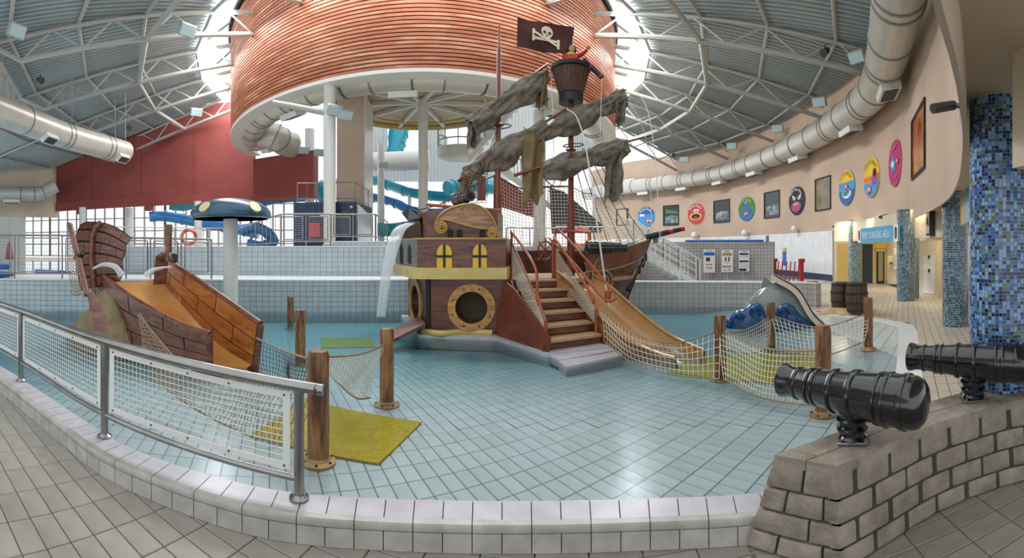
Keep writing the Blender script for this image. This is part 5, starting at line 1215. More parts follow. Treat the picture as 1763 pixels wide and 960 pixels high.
SP('', [PD(862, 306, 9.4), PD(900, 326, 9.6), PD(945, 322, 9.8), PD(983, 322, 9.9)], [PD(866, 432, 9.5), PD(905, 432, 9.8), PD(945, 432, 10.0), PD(985, 432, 10.2)], .075)
SP('', [PD(986, 322, 9.9), PD(1005, 332, 9.8), PD(1022, 334, 9.7), PD(1030, 342, 9.6)], [PD(990, 430, 10.2), PD(1030, 430, 9.9), PD(1070, 424, 9.7), PD(1112, 409, 9.9)], .075)
SP('', [PD(808, 292, 8.8), PD(822, 298, 8.8), PD(840, 300, 8.8)], [PD(778, 350, 8.9), PD(800, 350, 8.9), PD(838, 348, 8.9)], .05, .006, 'rope')
# flag
fa, fb_, fc, fd = PD(891, 28, 9.3), PD(988, 48, 9.35), PD(985, 95, 9.35), PD(890, 80, 9.3)
fg = thing('pirate_flag', 'dark brown pirate flag with white skull and crossbones', 'flag', fc)
def FL(u, v, o=0): p = fa.lerp(fb_, u).lerp(fd.lerp(fc, u), v); return p+Vector((0, .05*sin(u*9+v*3)*(1-u)+.03*sin(u*5-v*6)-o, -.02*sin(u*pi)))
m = MB().grid(lambda u, v: FL(u, v, 0), 24, 12); m.grid(lambda u, v: FL(u, v, -.012), 24, 12); cloth = obj('cloth', m, 'brown_flag', fg, smooth=True, world=True)
obj('flag_pole', MB().tube([PD(987, 40, 9.36), PD(985, 112, 9.36)], .014, 8), 'steel_white', fg, world=True)
def flagpatch(pts, mt_, o, nm): m = MB().poly([FL(u, v, o) for u, v in pts], (0, .008, 0)); return obj(nm, m, mt_, cloth, world=True)
sk_ = [(.53+.105*cos(a), .34+.20*sin(a)) for a in [k*pi/12 for k in range(12, 25)]]+[(.625, .44), (.60, .50), (.58, .60), (.48, .60), (.46, .50), (.435, .44)]
for (p, q) in (((.29, .42), (.74, .80)), ((.29, .64), (.74, .62))):
    dx, dy = q[0]-p[0], q[1]-p[1]; l = sqrt(dx*dx+dy*dy*.25); nx, ny = -dy/l*.014, dx/l*.05; ny = .045
    flagpatch([(p[0], p[1]-ny), (q[0], q[1]-ny), (q[0], q[1]+ny), (p[0], p[1]+ny)], 'bone', .022, 'bone')
    for e in (p, q):
        for s2 in (-1, 1): flagpatch([(e[0]+.026*cos(a), e[1]+s2*.05+.055*sin(a)) for a in [k*pi/5 for k in range(10)]], 'bone', .023, 'bone')
skl = flagpatch(sk_, 'bone', .035, 'skull')
for cx_ in (.485, .575): flagpatch([(cx_+.028*cos(a), .37+.05*sin(a)) for a in [k*pi/6 for k in range(12)]], 'dark', .05, 'eye_socket')
flagpatch([(.53, .43), (.545, .49), (.515, .49)], 'dark', .05, 'nose_hole')
# lookout figure in the crow's nest
fp = cn+Vector((-.02, 0, .68)); lk = thing('person', 'figure in a red coat with yellow collar leaning from the crow\'s nest, arm raised', 'person', fp)
def skinned(pts, edges, radii, mt_, par, nm):
    me = bpy.data.meshes.new(nm); me.from_pydata([tuple(p) for p in pts], edges, []); o = bpy.data.objects.new(nm, me); COL.objects.link(o); o.parent = par
    o.modifiers.new('skin', 'SKIN'); sv = me.skin_vertices[0].data
    for i, r in enumerate(radii): sv[i].radius = (r, r); sv[i].use_root = (i == 0)
    s2 = o.modifiers.new('sub', 'SUBSURF'); s2.levels = 2; s2.render_levels = 2; me.materials.append(MAT[mt_]); return o
bodyp = [(0, 0, 0), (0, 0, .14), (.02, 0, .27), (.14, -.02, .30), (.26, -.05, .35), (.37, -.08, .45), (-.12, -.03, .28), (-.08, -.16, .16), (.10, -.24, .12)]
skinned(bodyp, [(0, 1), (1, 2), (2, 3), (3, 4), (4, 5), (2, 6), (6, 7), (7, 8)], [.15, .15, .13, .065, .05, .042, .07, .055, .045], 'red', lk, 'body')
obj('head', MB().lathe([(0, -.11), (.06, -.09), (.085, -.02), (.085, .04), (.06, .09), (0, .11)], (.03, -.03, .42), 16), 'skin', lk, smooth=True)
obj('hair', MB().lathe([(.095, -.06), (.105, 0), (.10, .06), (.07, .10), (0, .125)], (.03, -.005, .42), 16), 'plank_dark', lk, smooth=True)
obj('collar', MB().lathe([(.10, -.03), (.125, 0), (.10, .035)], (.02, -.01, .315), 18), 'yellow', lk, smooth=True)
hnd = obj('hand', MB().lathe([(0, -.045), (.04, -.02), (.045, .02), (0, .05)], (.39, -.085, .48), 10), 'skin', lk, smooth=True)
ts0, ts1 = PD(1006, 102, 9.1), PD(1036, 133, 9.0)
tl = thing('telescope', 'black telescope with red bands spraying water from the crow\'s nest', 'telescope', ts0); dv = (ts1-ts0)
obj('tube', MB().tube([ts0, ts0+dv*.45, ts0+dv*.46, ts1], [.045, .045, .055, .055], 12), 'dark', tl, smooth=40, world=True)
for t in (.44, .98): obj('red_band', MB().tube([ts0+dv*(t-.04), ts0+dv*(t+.02)], .060, 12), 'red', tl, smooth=40, world=True)
# ship cannons
d = Vector((.35, -.93, 0)); c = PD(800, 352, 8.45); cannon('black cannon on top of the ship cabin pointing forward', (c.x, c.y, 2.30), (.42, -.9), 2.57, sc=.95, pedestal=True, back=.55)
c = PD(1040, 431, 8.55); cannon('black cannon on the ship rail at the bow', (c.x, c.y, c.z), (.95, .12), c.z+.06, sc=.95, pedestal=False, back=.42)
# water
jet('arc of water from the tip of the upper right yard', [PD(1078, 154, 9.5), PD(1098, 160, 9.4), PD(1115, 190, 9.3), PD(1124, 240, 9.2), PD(1130, 300, 9.2), PD(1137, 420, 9.2)], .010, .012)
jet('thin arc of water falling left of the upper right yard tip', [PD(1072, 172, 9.5), PD(1085, 180, 9.4), PD(1105, 215, 9.3), PD(1118, 280, 9.3), PD(1122, 400, 9.2)], .006, .008)
jet('white arc of water from the middle yard in front of the mast', [PD(975, 187, 8.9), PD(992, 200, 8.8), PD(1006, 240, 8.7), PD(1016, 300, 8.6), PD(1030, 400, 8.4), PD(1050, 540, 8.0), PD(1062, 600, 7.2)], .014, .022)
jet('thin stream of water falling from the upper left yard', [PD(943, 110, 9.2), PD(948, 130, 9.2), PD(951, 180, 9.1), PD(953, 250, 9.1), PD(953, 320, 9.1)], .006, .010)
jet('thin stream of water falling from the telescope', [PD(1036, 134, 8.95), PD(1035, 170, 8.95), PD(1033, 240, 8.95)], .006, .010)
def fall():
    top = [PD(690, 386, 9.5), PD(712, 384, 9.1)]; L_ = catmull([PD(698, 383, 9.4), PD(676, 396, 9.35), PD(664, 430, 9.3), PD(655, 480, 9.25), PD(648, 545, 9.2)], 6); R_ = catmull([PD(714, 384, 9.0), PD(697, 397, 9.0), PD(685, 430, 9.0), PD(672, 480, 9.0), PD(663, 545, 8.95)], 6)
    n = len(L_); m = MB().grid(lambda u, v: L_[min(n-1, int(v*(n-1)+.5))].lerp(R_[min(n-1, int(v*(n-1)+.5))], u)+Vector((0, -.05*sin(pi*u)-.02*sin(u*25), 0)), 14, n-1)
    m.grid(lambda u, v: L_[min(n-1, int(v*(n-1)+.5))].lerp(R_[min(n-1, int(v*(n-1)+.5))], u)+Vector((0, .05+.02*sin(u*17), 0)), 14, n-1)
    o = obj('waterfall', m, 'mist', smooth=True); tag(o, 'white sheet of water pouring from the spout at the ship\'s stern', 'waterfall')
fall()
# ================================================================== BACKGROUND, WALL FITTINGS
def rod(p, q, r, n=6): return MB().tube([p, q], r, n)
# ---- mosaic columns
def uvcyl(name, r, z0, z1, n, mt_, par):
    m = MB().grid(lambda u, v: Vector((r*cos(2*pi*u), r*sin(2*pi*u), z0+(z1-z0)*v)), n, 1); o = obj(name, m, mt_, par, smooth=True); uv = o.data.uv_layers.new(name='UVMap')
    for lp in o.data.loops:
        i = lp.vertex_index; uv.data[lp.index].uv = ((i % (n+1))/n, (i//(n+1))*(z1-z0)/2.7)
    return o
def column(label, x, d, r, z1, mt_):
    p = PZ(x, d, 0); T = thing('mosaic_column', label, 'column', p, 0, 'round columns clad in blue mosaic'); uvcyl('shaft', r, 0, z1, 48, mt_, T); return T
column('dark blue mosaic column left of the wall clock', 1645, 8.95, .275, 2.75, 'mosaic')
column('blue mosaic column at the right end of the changing area sign', 1560, 13.15, .285, 2.75, 'mosaic')
column('pale blue mosaic column at the left end of the changing area sign', 1472, 18.0, .28, 2.75, 'mosaic_far')
column('short dark mosaic column tucked behind the middle one', 1572.5, 13.75, .19, 1.96, 'mosaic')
nc = PZ(1728, 3.45, 0); T = thing('mosaic_column', 'nearest bright blue mosaic column behind the far cannon', 'column', nc, 0, 'round columns clad in blue mosaic')
obj('shaft', MB().lathe([(.268, 0), (.268, 2.75)], (0, 0, 0), 60), 'kerb_tile', T, smooth=40)
rnd = random.Random(3); NU = 62; hh = 2*pi*.27/NU; m = MB(); cols = []
for i in range(NU):
    for j in range(int(2.75/hh)):
        a, b_ = 2*pi*(i+.07)/NU, 2*pi*(i+.93)/NU; z0, z1 = hh*(j+.07), hh*(j+.93); r = .2735
        m.add([(r*cos(a), r*sin(a), z0), (r*cos(b_), r*sin(b_), z0), (r*cos(b_), r*sin(b_), z1), (r*cos(a), r*sin(a), z1)], [(0, 1, 2, 3)]); cols.append(lin(rnd.choice(MOS)))
o = obj('mosaic_tiles', m, 'mosaic_tiles', T, kind='stuff'); ca = o.data.color_attributes.new('tile_colour', 'FLOAT_COLOR', 'CORNER')
for k, pg in enumerate(o.data.polygons):
    for li in pg.loop_indices: ca.data[li].color = cols[k]
# ---- posters and windows on the curved wall
def wall_frame(x, out=.03):
    c, t, n = wall_at(x); 
    if n.dot(Vector((0, 0, 0))-c) < 0: n = -n
    tx = Vector((0, 0, 1)).cross(n).normalized()     # to the viewer's right
    tx = -tx if tx.dot(Vector((cos(ang(x)), -sin(ang(x)), 0))) < 0 else tx
    return c+n*out, tx, n
UPV = Vector((0, 0, 1))
def ztrue(x, y): c, t, n = wall_at(x); return HC-(y-HY)*sqrt(c.x**2+c.y**2)/F
def textmesh(s, size):
    cu = bpy.data.curves.new('t', 'FONT'); cu.body = s; cu.size = size; cu.align_x = 'CENTER'; cu.resolution_u = 2; ob = bpy.data.objects.new('t', cu); COL.objects.link(ob)
    dg = bpy.context.evaluated_depsgraph_get(); me = ob.evaluated_get(dg).to_mesh(); v = [tuple(p.co) for p in me.vertices]; f = [tuple(pg.vertices) for pg in me.polygons]
    ob.evaluated_get(dg).to_mesh_clear(); bpy.data.objects.remove(ob); return v, f
def poster(label, x, yt, yb, wide, mt_, layers, title=None, tmat='white', tsize=.2):
    z0, z1 = ztrue(x, yb), ztrue(x, yt); H = (z1-z0)/2; zc = (z0+z1)/2; c, tx, n = wall_frame(x, .02); c = Vector((c.x, c.y, zc)); Wd = wide
    T = thing('round_poster', label, 'poster', c, 0, 'round ride posters on the curved wall')
    E = lambda px_, py, o: tx*(px_*Wd)+UPV*(py*H)+n*o
    el = lambda rx, ry, cx=0, cy=0, k=28: [(cx+rx*cos(2*pi*i/k), cy+ry*sin(2*pi*i/k)) for i in range(k)]
    obj('disc', MB().poly([E(a, b_, .03) for a, b_ in el(1, 1)], -n*.05), mt_, T)
    for i, (nm, pts, mm) in enumerate(layers):
        pts = el(*pts[1:]) if pts[0] == 'e' else pts
        obj(nm, MB().poly([E(a, b_, .034+.006*(i+1)) for a, b_ in pts], -n*.004), mm, T)
    if title:
        v, f = textmesh(title, tsize); L = max(abs(p[0]) for p in v); R0 = .72; span = 1.0
        vs = [E((R0+p[1])*sin(p[0]/L*span), (R0+p[1])*cos(p[0]/L*span)-.02, .10) for p in v]; m = MB().add(vs, f); obj('lettering', m, tmat, T, kind='stuff')
    return T
rad_ = lambda x: sqrt(wall_at(x)[0].x**2+wall_at(x)[0].y**2)
wpx = lambda x, w_: w_/2/F*rad_(x)/max(.3, abs(wall_frame(x)[1].dot(Vector((cos(ang(x)), -sin(ang(x)), 0)))))
cap_ = lambda y0: [(cos(a), sin(a)) for a in [pi+math.asin(-y0)*1 + (pi-2*math.asin(-y0))*k/16*1 for k in range(17)]]
def lower(y0): a0 = math.asin(y0); return [(cos(a), sin(a)) for a in [pi-a0+(pi+2*a0)*k/20 for k in range(21)]]
def upper(y0): a0 = math.asin(y0); return [(cos(a), sin(a)) for a in [a0+(pi-2*a0)*k/20 for k in range(21)]]
def swimring(cx, cy, s): return [('swim_ring', ('e', .24*s, .17*s, cx, cy), 'red'), ('swim_ring_white', [(cx-.2*s, cy), (cx-.08*s, cy+.14*s), (cx-.02*s, cy+.1*s), (cx-.12*s, cy-.1*s)], 'white'), ('swim_ring_white', [(cx+.2*s, cy), (cx+.08*s, cy+.14*s), (cx+.02*s, cy+.1*s), (cx+.12*s, cy-.1*s)], 'white'), ('swim_ring_hole', ('e', .1*s, .06*s, cx, cy), 'orange')]
poster('blue round poster with white lettering, first beside the bow', 1113, 356, 390, wpx(1113, 29), 'sky_blue', [('dark_top', upper(.25), 'deep_blue'), ('notice', [(-.75, .05), (-.2, .05), (-.2, .28), (-.75, .28)], 'white')]+swimring(.35, -.45, 1.3), 'AquaZone', 'white', .36)
poster('red round poster with a wide open mouth', 1199, 350, 386, wpx(1199, 29), 'pink_red', [('eye', ('e', .17, .15, -.12, .30), 'white'), ('eye', ('e', .17, .15, .18, .30), 'white'), ('pupil', ('e', .06, .07, -.08, .28), 'dark'), ('pupil', ('e', .06, .07, .15, .28), 'dark'), ('lips', ('e', .72, .36, 0, -.25), 'yellow'), ('mouth', ('e', .52, .24, 0, -.25), 'black_flat'), ('tongue', ('e', .2, .16, 0, -.4), 'magenta')], 'Monster Plughole', 'white', .30)
poster('green round poster with a blue river', 1286, 339, 380, wpx(1286, 28), 'green', [('river', lower(-.35), 'deep_blue'), ('river', [(-.25, .5), (.2, .5), (.1, .2), (.6, -.1), (.5, -.4), (-.6, -.4), (-.2, .1)], 'deep_blue'), ('falls', ('e', .22, .18, 0, .55), 'sky_blue')]+swimring(0, -.42, 1.0), 'LAZY RIVER', 'yellow', .26)
poster('black round poster with angry eyes and purple mouth', 1373, 321, 370, wpx(1373, 28), 'black_flat', [('eye', [(-.55, .45), (-.1, .2), (-.2, .05), (-.45, .08)], 'white'), ('eye', [(.55, .45), (.1, .2), (.2, .05), (.45, .08)], 'white'), ('pupil', ('e', .08, .07, -.3, .16), 'green'), ('pupil', ('e', .08, .07, .3, .16), 'green'), ('lips', ('e', .62, .38, 0, -.42), 'purple'), ('mouth', ('e', .46, .27, 0, -.42), 'pink_red'), ('tooth', [(-.3, -.2), (-.15, -.2), (-.22, -.34)], 'white'), ('tooth', [(-.08, -.17), (.08, -.17), (0, -.32)], 'white'), ('tooth', [(.15, -.2), (.3, -.2), (.22, -.34)], 'white')], 'Dark Hole Ride', 'white', .27)
poster('blue and yellow round poster with a curling wave', 1459, 292, 353, wpx(1459, 27), 'sky_blue', [('sky', upper(.30), 'yellow'), ('sea', lower(-.2), 'deep_blue'), ('foam', ('e', .55, .28, .05, -.35), 'white'), ('curl', ('e', .42, .2, 0, -.3), 'sky_blue'), ('surfboard', [(-.3, -.52), (.55, -.18), (.5, -.08), (-.3, -.36)], 'green')]+swimring(.05, .0, .9), 'FLOW RIDER', 'red', .30)
poster('yellow round poster with a ship on blue water', 1502, 271, 340, wpx(1502, 27), 'yellow', [('sunset', [(-.97, -.2), (.97, -.2), (.99, .15), (-.99, .05)], 'orange'), ('sea', lower(-.25), 'sky_blue'), ('ship_hull', [(.05, -.05), (.85, .1), (.75, -.4), (.2, -.4)], 'purple'), ('ship_sail', ('e', .2, .22, .45, .18), 'brown_flag')]+swimring(-.2, -.62, 1.2), 'PIRATE SHIP', 'brown_flag', .30)
poster('magenta round poster with a pale blue splash, nearest the big window', 1543, 241, 321, wpx(1543, 24), 'magenta', [('splash', [(-.75, .1), (-.45, .15), (-.3, .45), (-.1, .15), (.15, .2), (.0, -.1), (.1, -.35), (-.2, -.25), (-.55, -.5), (-.5, -.15)], 'sky_blue'), ('splash_core', ('e', .18, .14, -.3, .0), 'white')]+swimring(.4, .0, .8)+[('title_dash', [(.1, -.62), (.45, -.50), (.45, -.56), (.1, -.70)], 'orange'), ('title_dash', [(-.3, .62), (.3, .75), (.3, .68), (-.3, .55)], 'orange')])
def wwin(label, x0, x1, yt, yb, i, glassmat='glass_dim'):
    xm = (x0+x1)/2; z1, z0 = ztrue(xm, yt), ztrue(xm, yb); c0, _, n = wall_frame(x0, .0); c1, _, _ = wall_frame(x1, .0); n = wall_frame(xm)[2]
    T = struct('window_%d' % i, label); fr = MB(); t = (c1-c0).normalized(); L = (c1-c0).length; f = .065
    P = lambda a, z, o: c0+t*a+UPV*z+n*o
    obj('pane', MB().poly([P(f, z0+f, .012), P(L-f, z0+f, .012), P(L-f, z1-f, .012), P(f, z1-f, .012)], -n*.01), glassmat, T)
    for (a, b_, c, d_) in ((0, L, z0, z0+f), (0, L, z1-f, z1), (0, f, z0+f, z1-f), (L-f, L, z0+f, z1-f)):
        obj('window_frame', MB().poly([P(a, c, .05), P(b_, c, .05), P(b_, d_, .05), P(a, d_, .05)], -n*.05), 'dark', T)
    return T, P, L, z0, z1
for i, (x0, x1, yt, yb, lb) in enumerate(((1061, 1082, 359, 388, 'dark window partly behind the rigging'), (1142, 1169, 353, 388, 'dark window left of the red poster'), (1229, 1257, 344, 383, 'dark window right of the red poster'), (1316, 1343, 329, 375, 'dark window left of the black poster'), (1404, 1431, 305, 362, 'dark window right of the black poster'), (1571, 1594, 189, 300, 'tall window with an orange glow near the camera'))):
    T, P, L, z0, z1 = wwin(lb, x0, x1, yt, yb, i+1, 'glass_dim' if i < 4 else mat('glass_warm%d' % i, ['#8a7a58', '#d98a52'][i-4], .1, var=['#5d5340', '#8f4a2a'][i-4], vscale=1.5))
    h = z1-z0
    if i in (1, 2, 3): obj('room_beyond', MB().poly([P(L*.15, z0+h*.12, .016), P(L*.92, z0+h*.12, .016), P(L*.92, z0+h*.45, .016), P(L*.5, z0+h*.5, .016), P(L*.15, z0+h*.42, .016)], wall_frame((x0+x1)/2)[2]*-.003), mat('room%d' % i, '#9fb0b4', .3, var='#3d3a40', vscale=2.5), T); 
    if i == 1: obj('room_beyond', MB().poly([P(L*.15, z0+h*.62, .016), P(L*.92, z0+h*.55, .016), P(L*.92, z0+h*.68, .016), P(L*.15, z0+h*.82, .016)], wall_frame((x0+x1)/2)[2]*-.003), 'green', T)
# ---- wall fittings
for x, y, lb in ((1201, 405, 'white globe wall lamp left of the glossy tiles'), (1289, 401, 'white globe wall lamp above the notices'), (1375, 394, 'white globe wall lamp near the glossy wall end')):
    c, tx, n = wall_frame(x, .0); z = ztrue(x, y); c = Vector((c.x, c.y, z)); T = thing('globe_lamp', lb, 'lamp', c, 0, 'globe wall lamps'); r = 6/F*rad_(x)
    obj('globe', MB().lathe([(0, -r), (r*.6, -r*.8), (r, 0), (r*.6, r*.8), (0, r)], n*(r+.08), 16), 'white', T, smooth=True); obj('wall_mount', rod(Vector((0, 0, 0)), n*.12, r*.5, 10), 'white_paint', T)
for x, y, lb in ((1448, 388, 'small dark wall spout at the left'), (1532, 371, 'small dark curved wall spout above the sign')):
    c, tx, n = wall_frame(x, .0); c = Vector((c.x, c.y, ztrue(x, y))); o = obj('wall_spout', MB().tube([c, c+n*.2, c+n*.35-tx*.15-UPV*.06], .05, 8), 'vent_dark', smooth=50); tag(o, lb, 'spout')
c = PZ(1653, 4.6, 3.15); T = thing('cctv_camera', 'grey security camera arm on the fascia near the column', 'camera', c)
q = wall_frame(1648, 0)[0]; d0 = PD(1606, 187, 4.7); d1 = PD(1642, 181, 4.9); d2 = PD(1662, 183, 4.75)
obj('housing', MB().tube([d0, d1], .055, 8), 'vent_dark', T, smooth=40, world=True); obj('bracket', MB().tube([d1, d2, d2+Vector((.25, -.1, 0))], .03, 8), 'vent_dark', T, smooth=40, world=True)
# ---- sign
s0, s1 = PZ(1477, 15.9, 0), PZ(1546, 12.7, 0); t = (s1-s0); L = t.length; t.normalize(); n = Vector((t.y, -t.x, 0)); n = n if n.dot(s0) < 0 else -n
sz0, sz1 = 1.79, 2.29; T = thing('changing_sign', 'long blue sign reading FAMILY CHANGING AREA 1', 'sign', (s0.x, s0.y, sz0))
P = lambda a, z, o: s0+t*a+UPV*z+n*o
obj('board', MB().poly([P(0, sz0, 0), P(L, sz0, 0), P(L, sz1, 0), P(0, sz1, 0)], -n*.08), 'sign_blue', T, world=True)
for a0_ in (0, L-.30): 
    obj('end_panel', MB().poly([P(a0_, sz0, .006), P(a0_+.30, sz0, .006), P(a0_+.30, sz1, .006), P(a0_, sz1, .006)], -n*.005), 'white', T, world=True)
    obj('emblem', MB().poly([P(a0_+.16+.09*cos(k*pi/8), sz0+.26+.19*sin(k*pi/8), .012) for k in range(16)], -n*.005), 'brown_flag', T, world=True); obj('emblem_face', MB().poly([P(a0_+.17+.05*cos(k*pi/8), sz0+.24+.10*sin(k*pi/8), .016) for k in range(16)], -n*.003), 'pink_red', T, world=True)
v, f = textmesh('FAMILY CHANGING AREA 1', .34); W_ = max(p[0] for p in v)-min(p[0] for p in v); k = (L-.95)/W_
obj('lettering', MB().add([P(L/2+p[0]*k, sz0+.13+p[1]*1.0, .015) for p in v], f), 'white', T, world=True, kind='stuff')
# small second sign beside nearest column
a, b_ = PZ(1655, 7.4, 0), PZ(1672, 6.0, 0); T = thing('hanging_sign', 'narrow yellow and blue hanging sign beside the nearest column', 'sign', (a.x, a.y, 1.95)); t2 = (b_-a); 
obj('picture', MB().poly([Vector((a.x, a.y, 1.98)), Vector((a.x, a.y, 1.98))+t2*.55, Vector((a.x, a.y, 2.5))+t2*.55, Vector((a.x, a.y, 2.5))], (.06, .05, 0)), mat('sign_yellow', '#c9a24a', .5, var='#8f8a6a', vscale=4), T, world=True)
obj('blue_panel', MB().poly([Vector((a.x, a.y, 1.98))+t2*.56, Vector((b_.x, b_.y, 1.98)), Vector((b_.x, b_.y, 2.5)), Vector((a.x, a.y, 2.5))+t2*.56], (.06, .05, 0)), 'sign_blue', T, world=True)
# clock box on the lintel
c = PZ(1603, 11.75, 0); T = thing('wall_clock', 'dark boxed wall clock on the cream lintel', 'clock', (c.x, c.y, 1.93)); u = (PZ(1611, 11.2, 0)-PZ(1596, 11.95, 0)).normalized(); nn_ = Vector((u.y, -u.x, 0)); nn_ = nn_ if nn_.dot(c) < 0 else -nn_
obj('case', MB().box((0, 0, .33), (.36, .18, .66), atan2(u.y, u.x)), 'vent_dark', T); obj('face', MB().poly([nn_*.10+u*(x_)+UPV*z_ for x_, z_ in ((-.14, .06), (.14, .06), (.14, .6), (-.14, .6))], -nn_*.01), 'steel_white', T)
obj('hand', MB().tube([nn_*.115+UPV*.33, nn_*.115+UPV*.5], .012, 5), 'dark', T); obj('hand', MB().tube([nn_*.115+UPV*.33, nn_*.115+UPV*.28+u*.09], .012, 5), 'dark', T)
# lockers / hatch
q = [G(1596, 504), G(1626, 508)]; u = (q[1]-q[0]); L = u.length; u.normalize(); nn_ = Vector((u.y, -u.x, 0)); nn_ = nn_ if nn_.dot(q[0]) < 0 else -nn_
T = thing('storage_cabinet', 'cream cabinet with a slanted side beside the dark mosaic column', 'cabinet', q[0])
pts = [(0, 0), (L+.3, 0), (L+.3, 1.85), (.25, 1.85), (.10, 1.6)]; obj('body', MB().poly([u*a+UPV*z+nn_*.05 for a, z in pts], nn_*.5), 'locker', T)
obj('door', MB().poly([u*a+UPV*z+nn_*.56 for a, z in ((L*.55, .08), (L+.2, .08), (L+.2, 1.35), (L*.55, 1.35))], nn_*.02), 'white_paint', T)
for z_ in (.85, 1.3): obj('handle', MB().box(u*(L*.92)+UPV*z_+nn_*.60, (.05, .05, .1)), 'dark', T)
p = G(1534, 492, 0)+Vector((0, 0, 1.05)); T = thing('hand_dryer', 'cream hand dryer on the changing area wall', 'dryer', (p.x, p.y, .95)); nn_ = -Vector((p.x, p.y, 0)).normalized()
obj('casing', MB().bbox((nn_*.12)+Vector((0, 0, .17)), (.26, .20, .30), .05, atan2(nn_.y, nn_.x)+pi/2), 'cream_spot', T); obj('nozzle', MB().tube([nn_*.2+Vector((0, 0, .05)), nn_*.28-UPV*.02], .03, 8), 'vent_dark', T)
p = G(1542, 494, 0); T = thing('wall_poster', 'pale framed notice left of the middle column', 'notice', (p.x, p.y, .75)); u = (cp[3]-cp[2]).normalized(); nn_ = Vector((u.y, -u.x, 0)); nn_ = nn_ if nn_.dot(p) < 0 else -nn_
obj('sheet', MB().poly([nn_*.05+u*a+UPV*z for a, z in ((-.12, 0), (.25, 0), (.25, .85), (-.12, .85))], -nn_*.02), 'white', T); obj('print', MB().poly([nn_*.056+u*a+UPV*z for a, z in ((-.06, .1), (.19, .1), (.19, .6), (-.06, .6))], -nn_*.005), 'lamp_glass', T)
# ---- notices on the tiled wall
def notice(label, x0, x1, y0, y1, blocks):
    a, b_ = pw[1], pw[3]; nn_ = -((pw[1]+pw[2])/2).normalized()*.06; Q = lambda x, y, o=0: PLN(x, y, a+nn_, b_+nn_)+nn_*o
    c = Q((x0+x1)/2, y1); T = thing('wall_notice', label, 'notice', c, 0, 'notices on the tiled wall'); obj('sheet', MB().poly([Q(x0, y1), Q(x1, y1), Q(x1, y0), Q(x0, y0)], -nn_*.3), 'white', T, world=True)
    for nm, mm, xa, xb, ya, yb in blocks: obj(nm, MB().poly([Q(xa, yb, .12), Q(xb, yb, .12), Q(xb, ya, .12), Q(xa, ya, .12)], -nn_*.05), mm, T, world=True)
dots = [('warning_symbol', 'pink_red', x_, x_+2.2, y_, y_+2.6) for x_ in (1215.5, 1219.5, 1223.5) for y_ in (453.5, 459.5)]
notice('white notice with a blue bar and red warning symbols', 1211, 1231, 429, 469, [('headline', 'dark', 1216.5, 1226.5, 431, 431.8), ('heading_bar', 'mid_blue', 1212, 1230, 434, 439.5), ('picture', 'vent_dark', 1215.3, 1222.5, 443, 449.5)]+dots)
notice('white notice with two yellow bars', 1242, 1262, 430, 468, [('headline', 'navy', 1248, 1256, 432, 432.9), ('heading_bar', 'gold', 1243.5, 1260, 435, 439.7), ('figure', 'vent_dark', 1248, 1250.5, 443, 449), ('figure', 'dark', 1254, 1256, 442, 450), ('caption_line', 'steel_white', 1247, 1254, 451, 452), ('heading_bar', 'gold', 1243.5, 1259.5, 457, 460), ('symbol', 'vent_dark', 1247, 1248.5, 463, 465.5), ('symbol', 'lamp_glass', 1250.5, 1252.5, 463, 466), ('symbol', 'dark', 1254.5, 1257, 462.5, 464.5)])
notice('white notice with three dark blue bars', 1272, 1290, 431, 467, [('headline', 'navy', 1277, 1286, 432.3, 433.1), ('heading_bar', 'navy', 1273, 1288.5, 435.3, 438.5), ('heading_bar', 'navy', 1273, 1288.5, 448, 451), ('heading_bar', 'navy', 1272.7, 1285, 462, 466)]+[('symbol', 'steel_brushed', x_, x_+2, y_, y_+1.8) for x_ in (1275, 1280, 1285) for y_ in (440.5, 453.5, 457.5)])
c, tx, n = wall_frame(1351, .06); zt, zb_ = ztrue(1351, 426), ztrue(1351, 456); T = thing('tall_notice', 'tall blue notice with a yellow top on the glossy white wall', 'notice', (c.x, c.y, zb_)); hw = 5/F*rad_(1351)
obj('sheet', MB().poly([tx*(-hw), tx*hw, tx*hw+UPV*(zt-zb_)*.78, -tx*hw+UPV*(zt-zb_)*.78], -n*.02), 'mid_blue', T); obj('header', MB().poly([tx*(-hw)+UPV*(zt-zb_)*.78, tx*hw+UPV*(zt-zb_)*.78, tx*hw+UPV*(zt-zb_), -tx*hw+UPV*(zt-zb_)], -n*.02), 'window_yellow', T)
# red rack
r0, r1 = PZ(1333, 15.5, 0), PZ(1380, 15.2, 0); T = thing('float_rack', 'red metal rack with slanted bars behind the dolphin slide', 'rack', r0)
for p in (r0, r1): obj('upright', MB().box((p.x, p.y, .62), (.12, .10, 1.2)), 'red', T, world=True); obj('upright_cap', MB().box((p.x, p.y, 1.16), (.2, .14, .12)), 'red', T, world=True)
for k in range(6): a = r0.lerp(r1, (k+.6)/6.6); obj('slanted_bar', MB().tube([a+UPV*.3, a+UPV*1.12+(r1-r0)*.07], .022, 6), 'red', T, world=True); obj('foot_block', MB().box((a.x, a.y, .28), (.10, .12, .08)), 'dark', T, world=True)
obj('base_bar', MB().tube([r0+UPV*.2, r1+UPV*.2], .03, 6), 'red', T, world=True)
p0_, p1_ = PZ(1180, 14.25, 1.80), PZ(1315, 13.85, 1.80); o = obj('wall_cover', MB().tube([p0_+UPV*.03, p1_+UPV*.03], .035, 8), 'mid_blue', smooth=40); tag(o, 'blue rolled strip lying along the top of the notice wall', 'strip')
o = obj('wall_bracket', MB().bbox(PZ(1321, 13.8, 1.80)+UPV*.0+Vector((0, 0, .10)), (.09, .09, .2), .015), 'steel_brushed'); tag(o, 'small steel bracket on the right end of the notice wall', 'bracket')
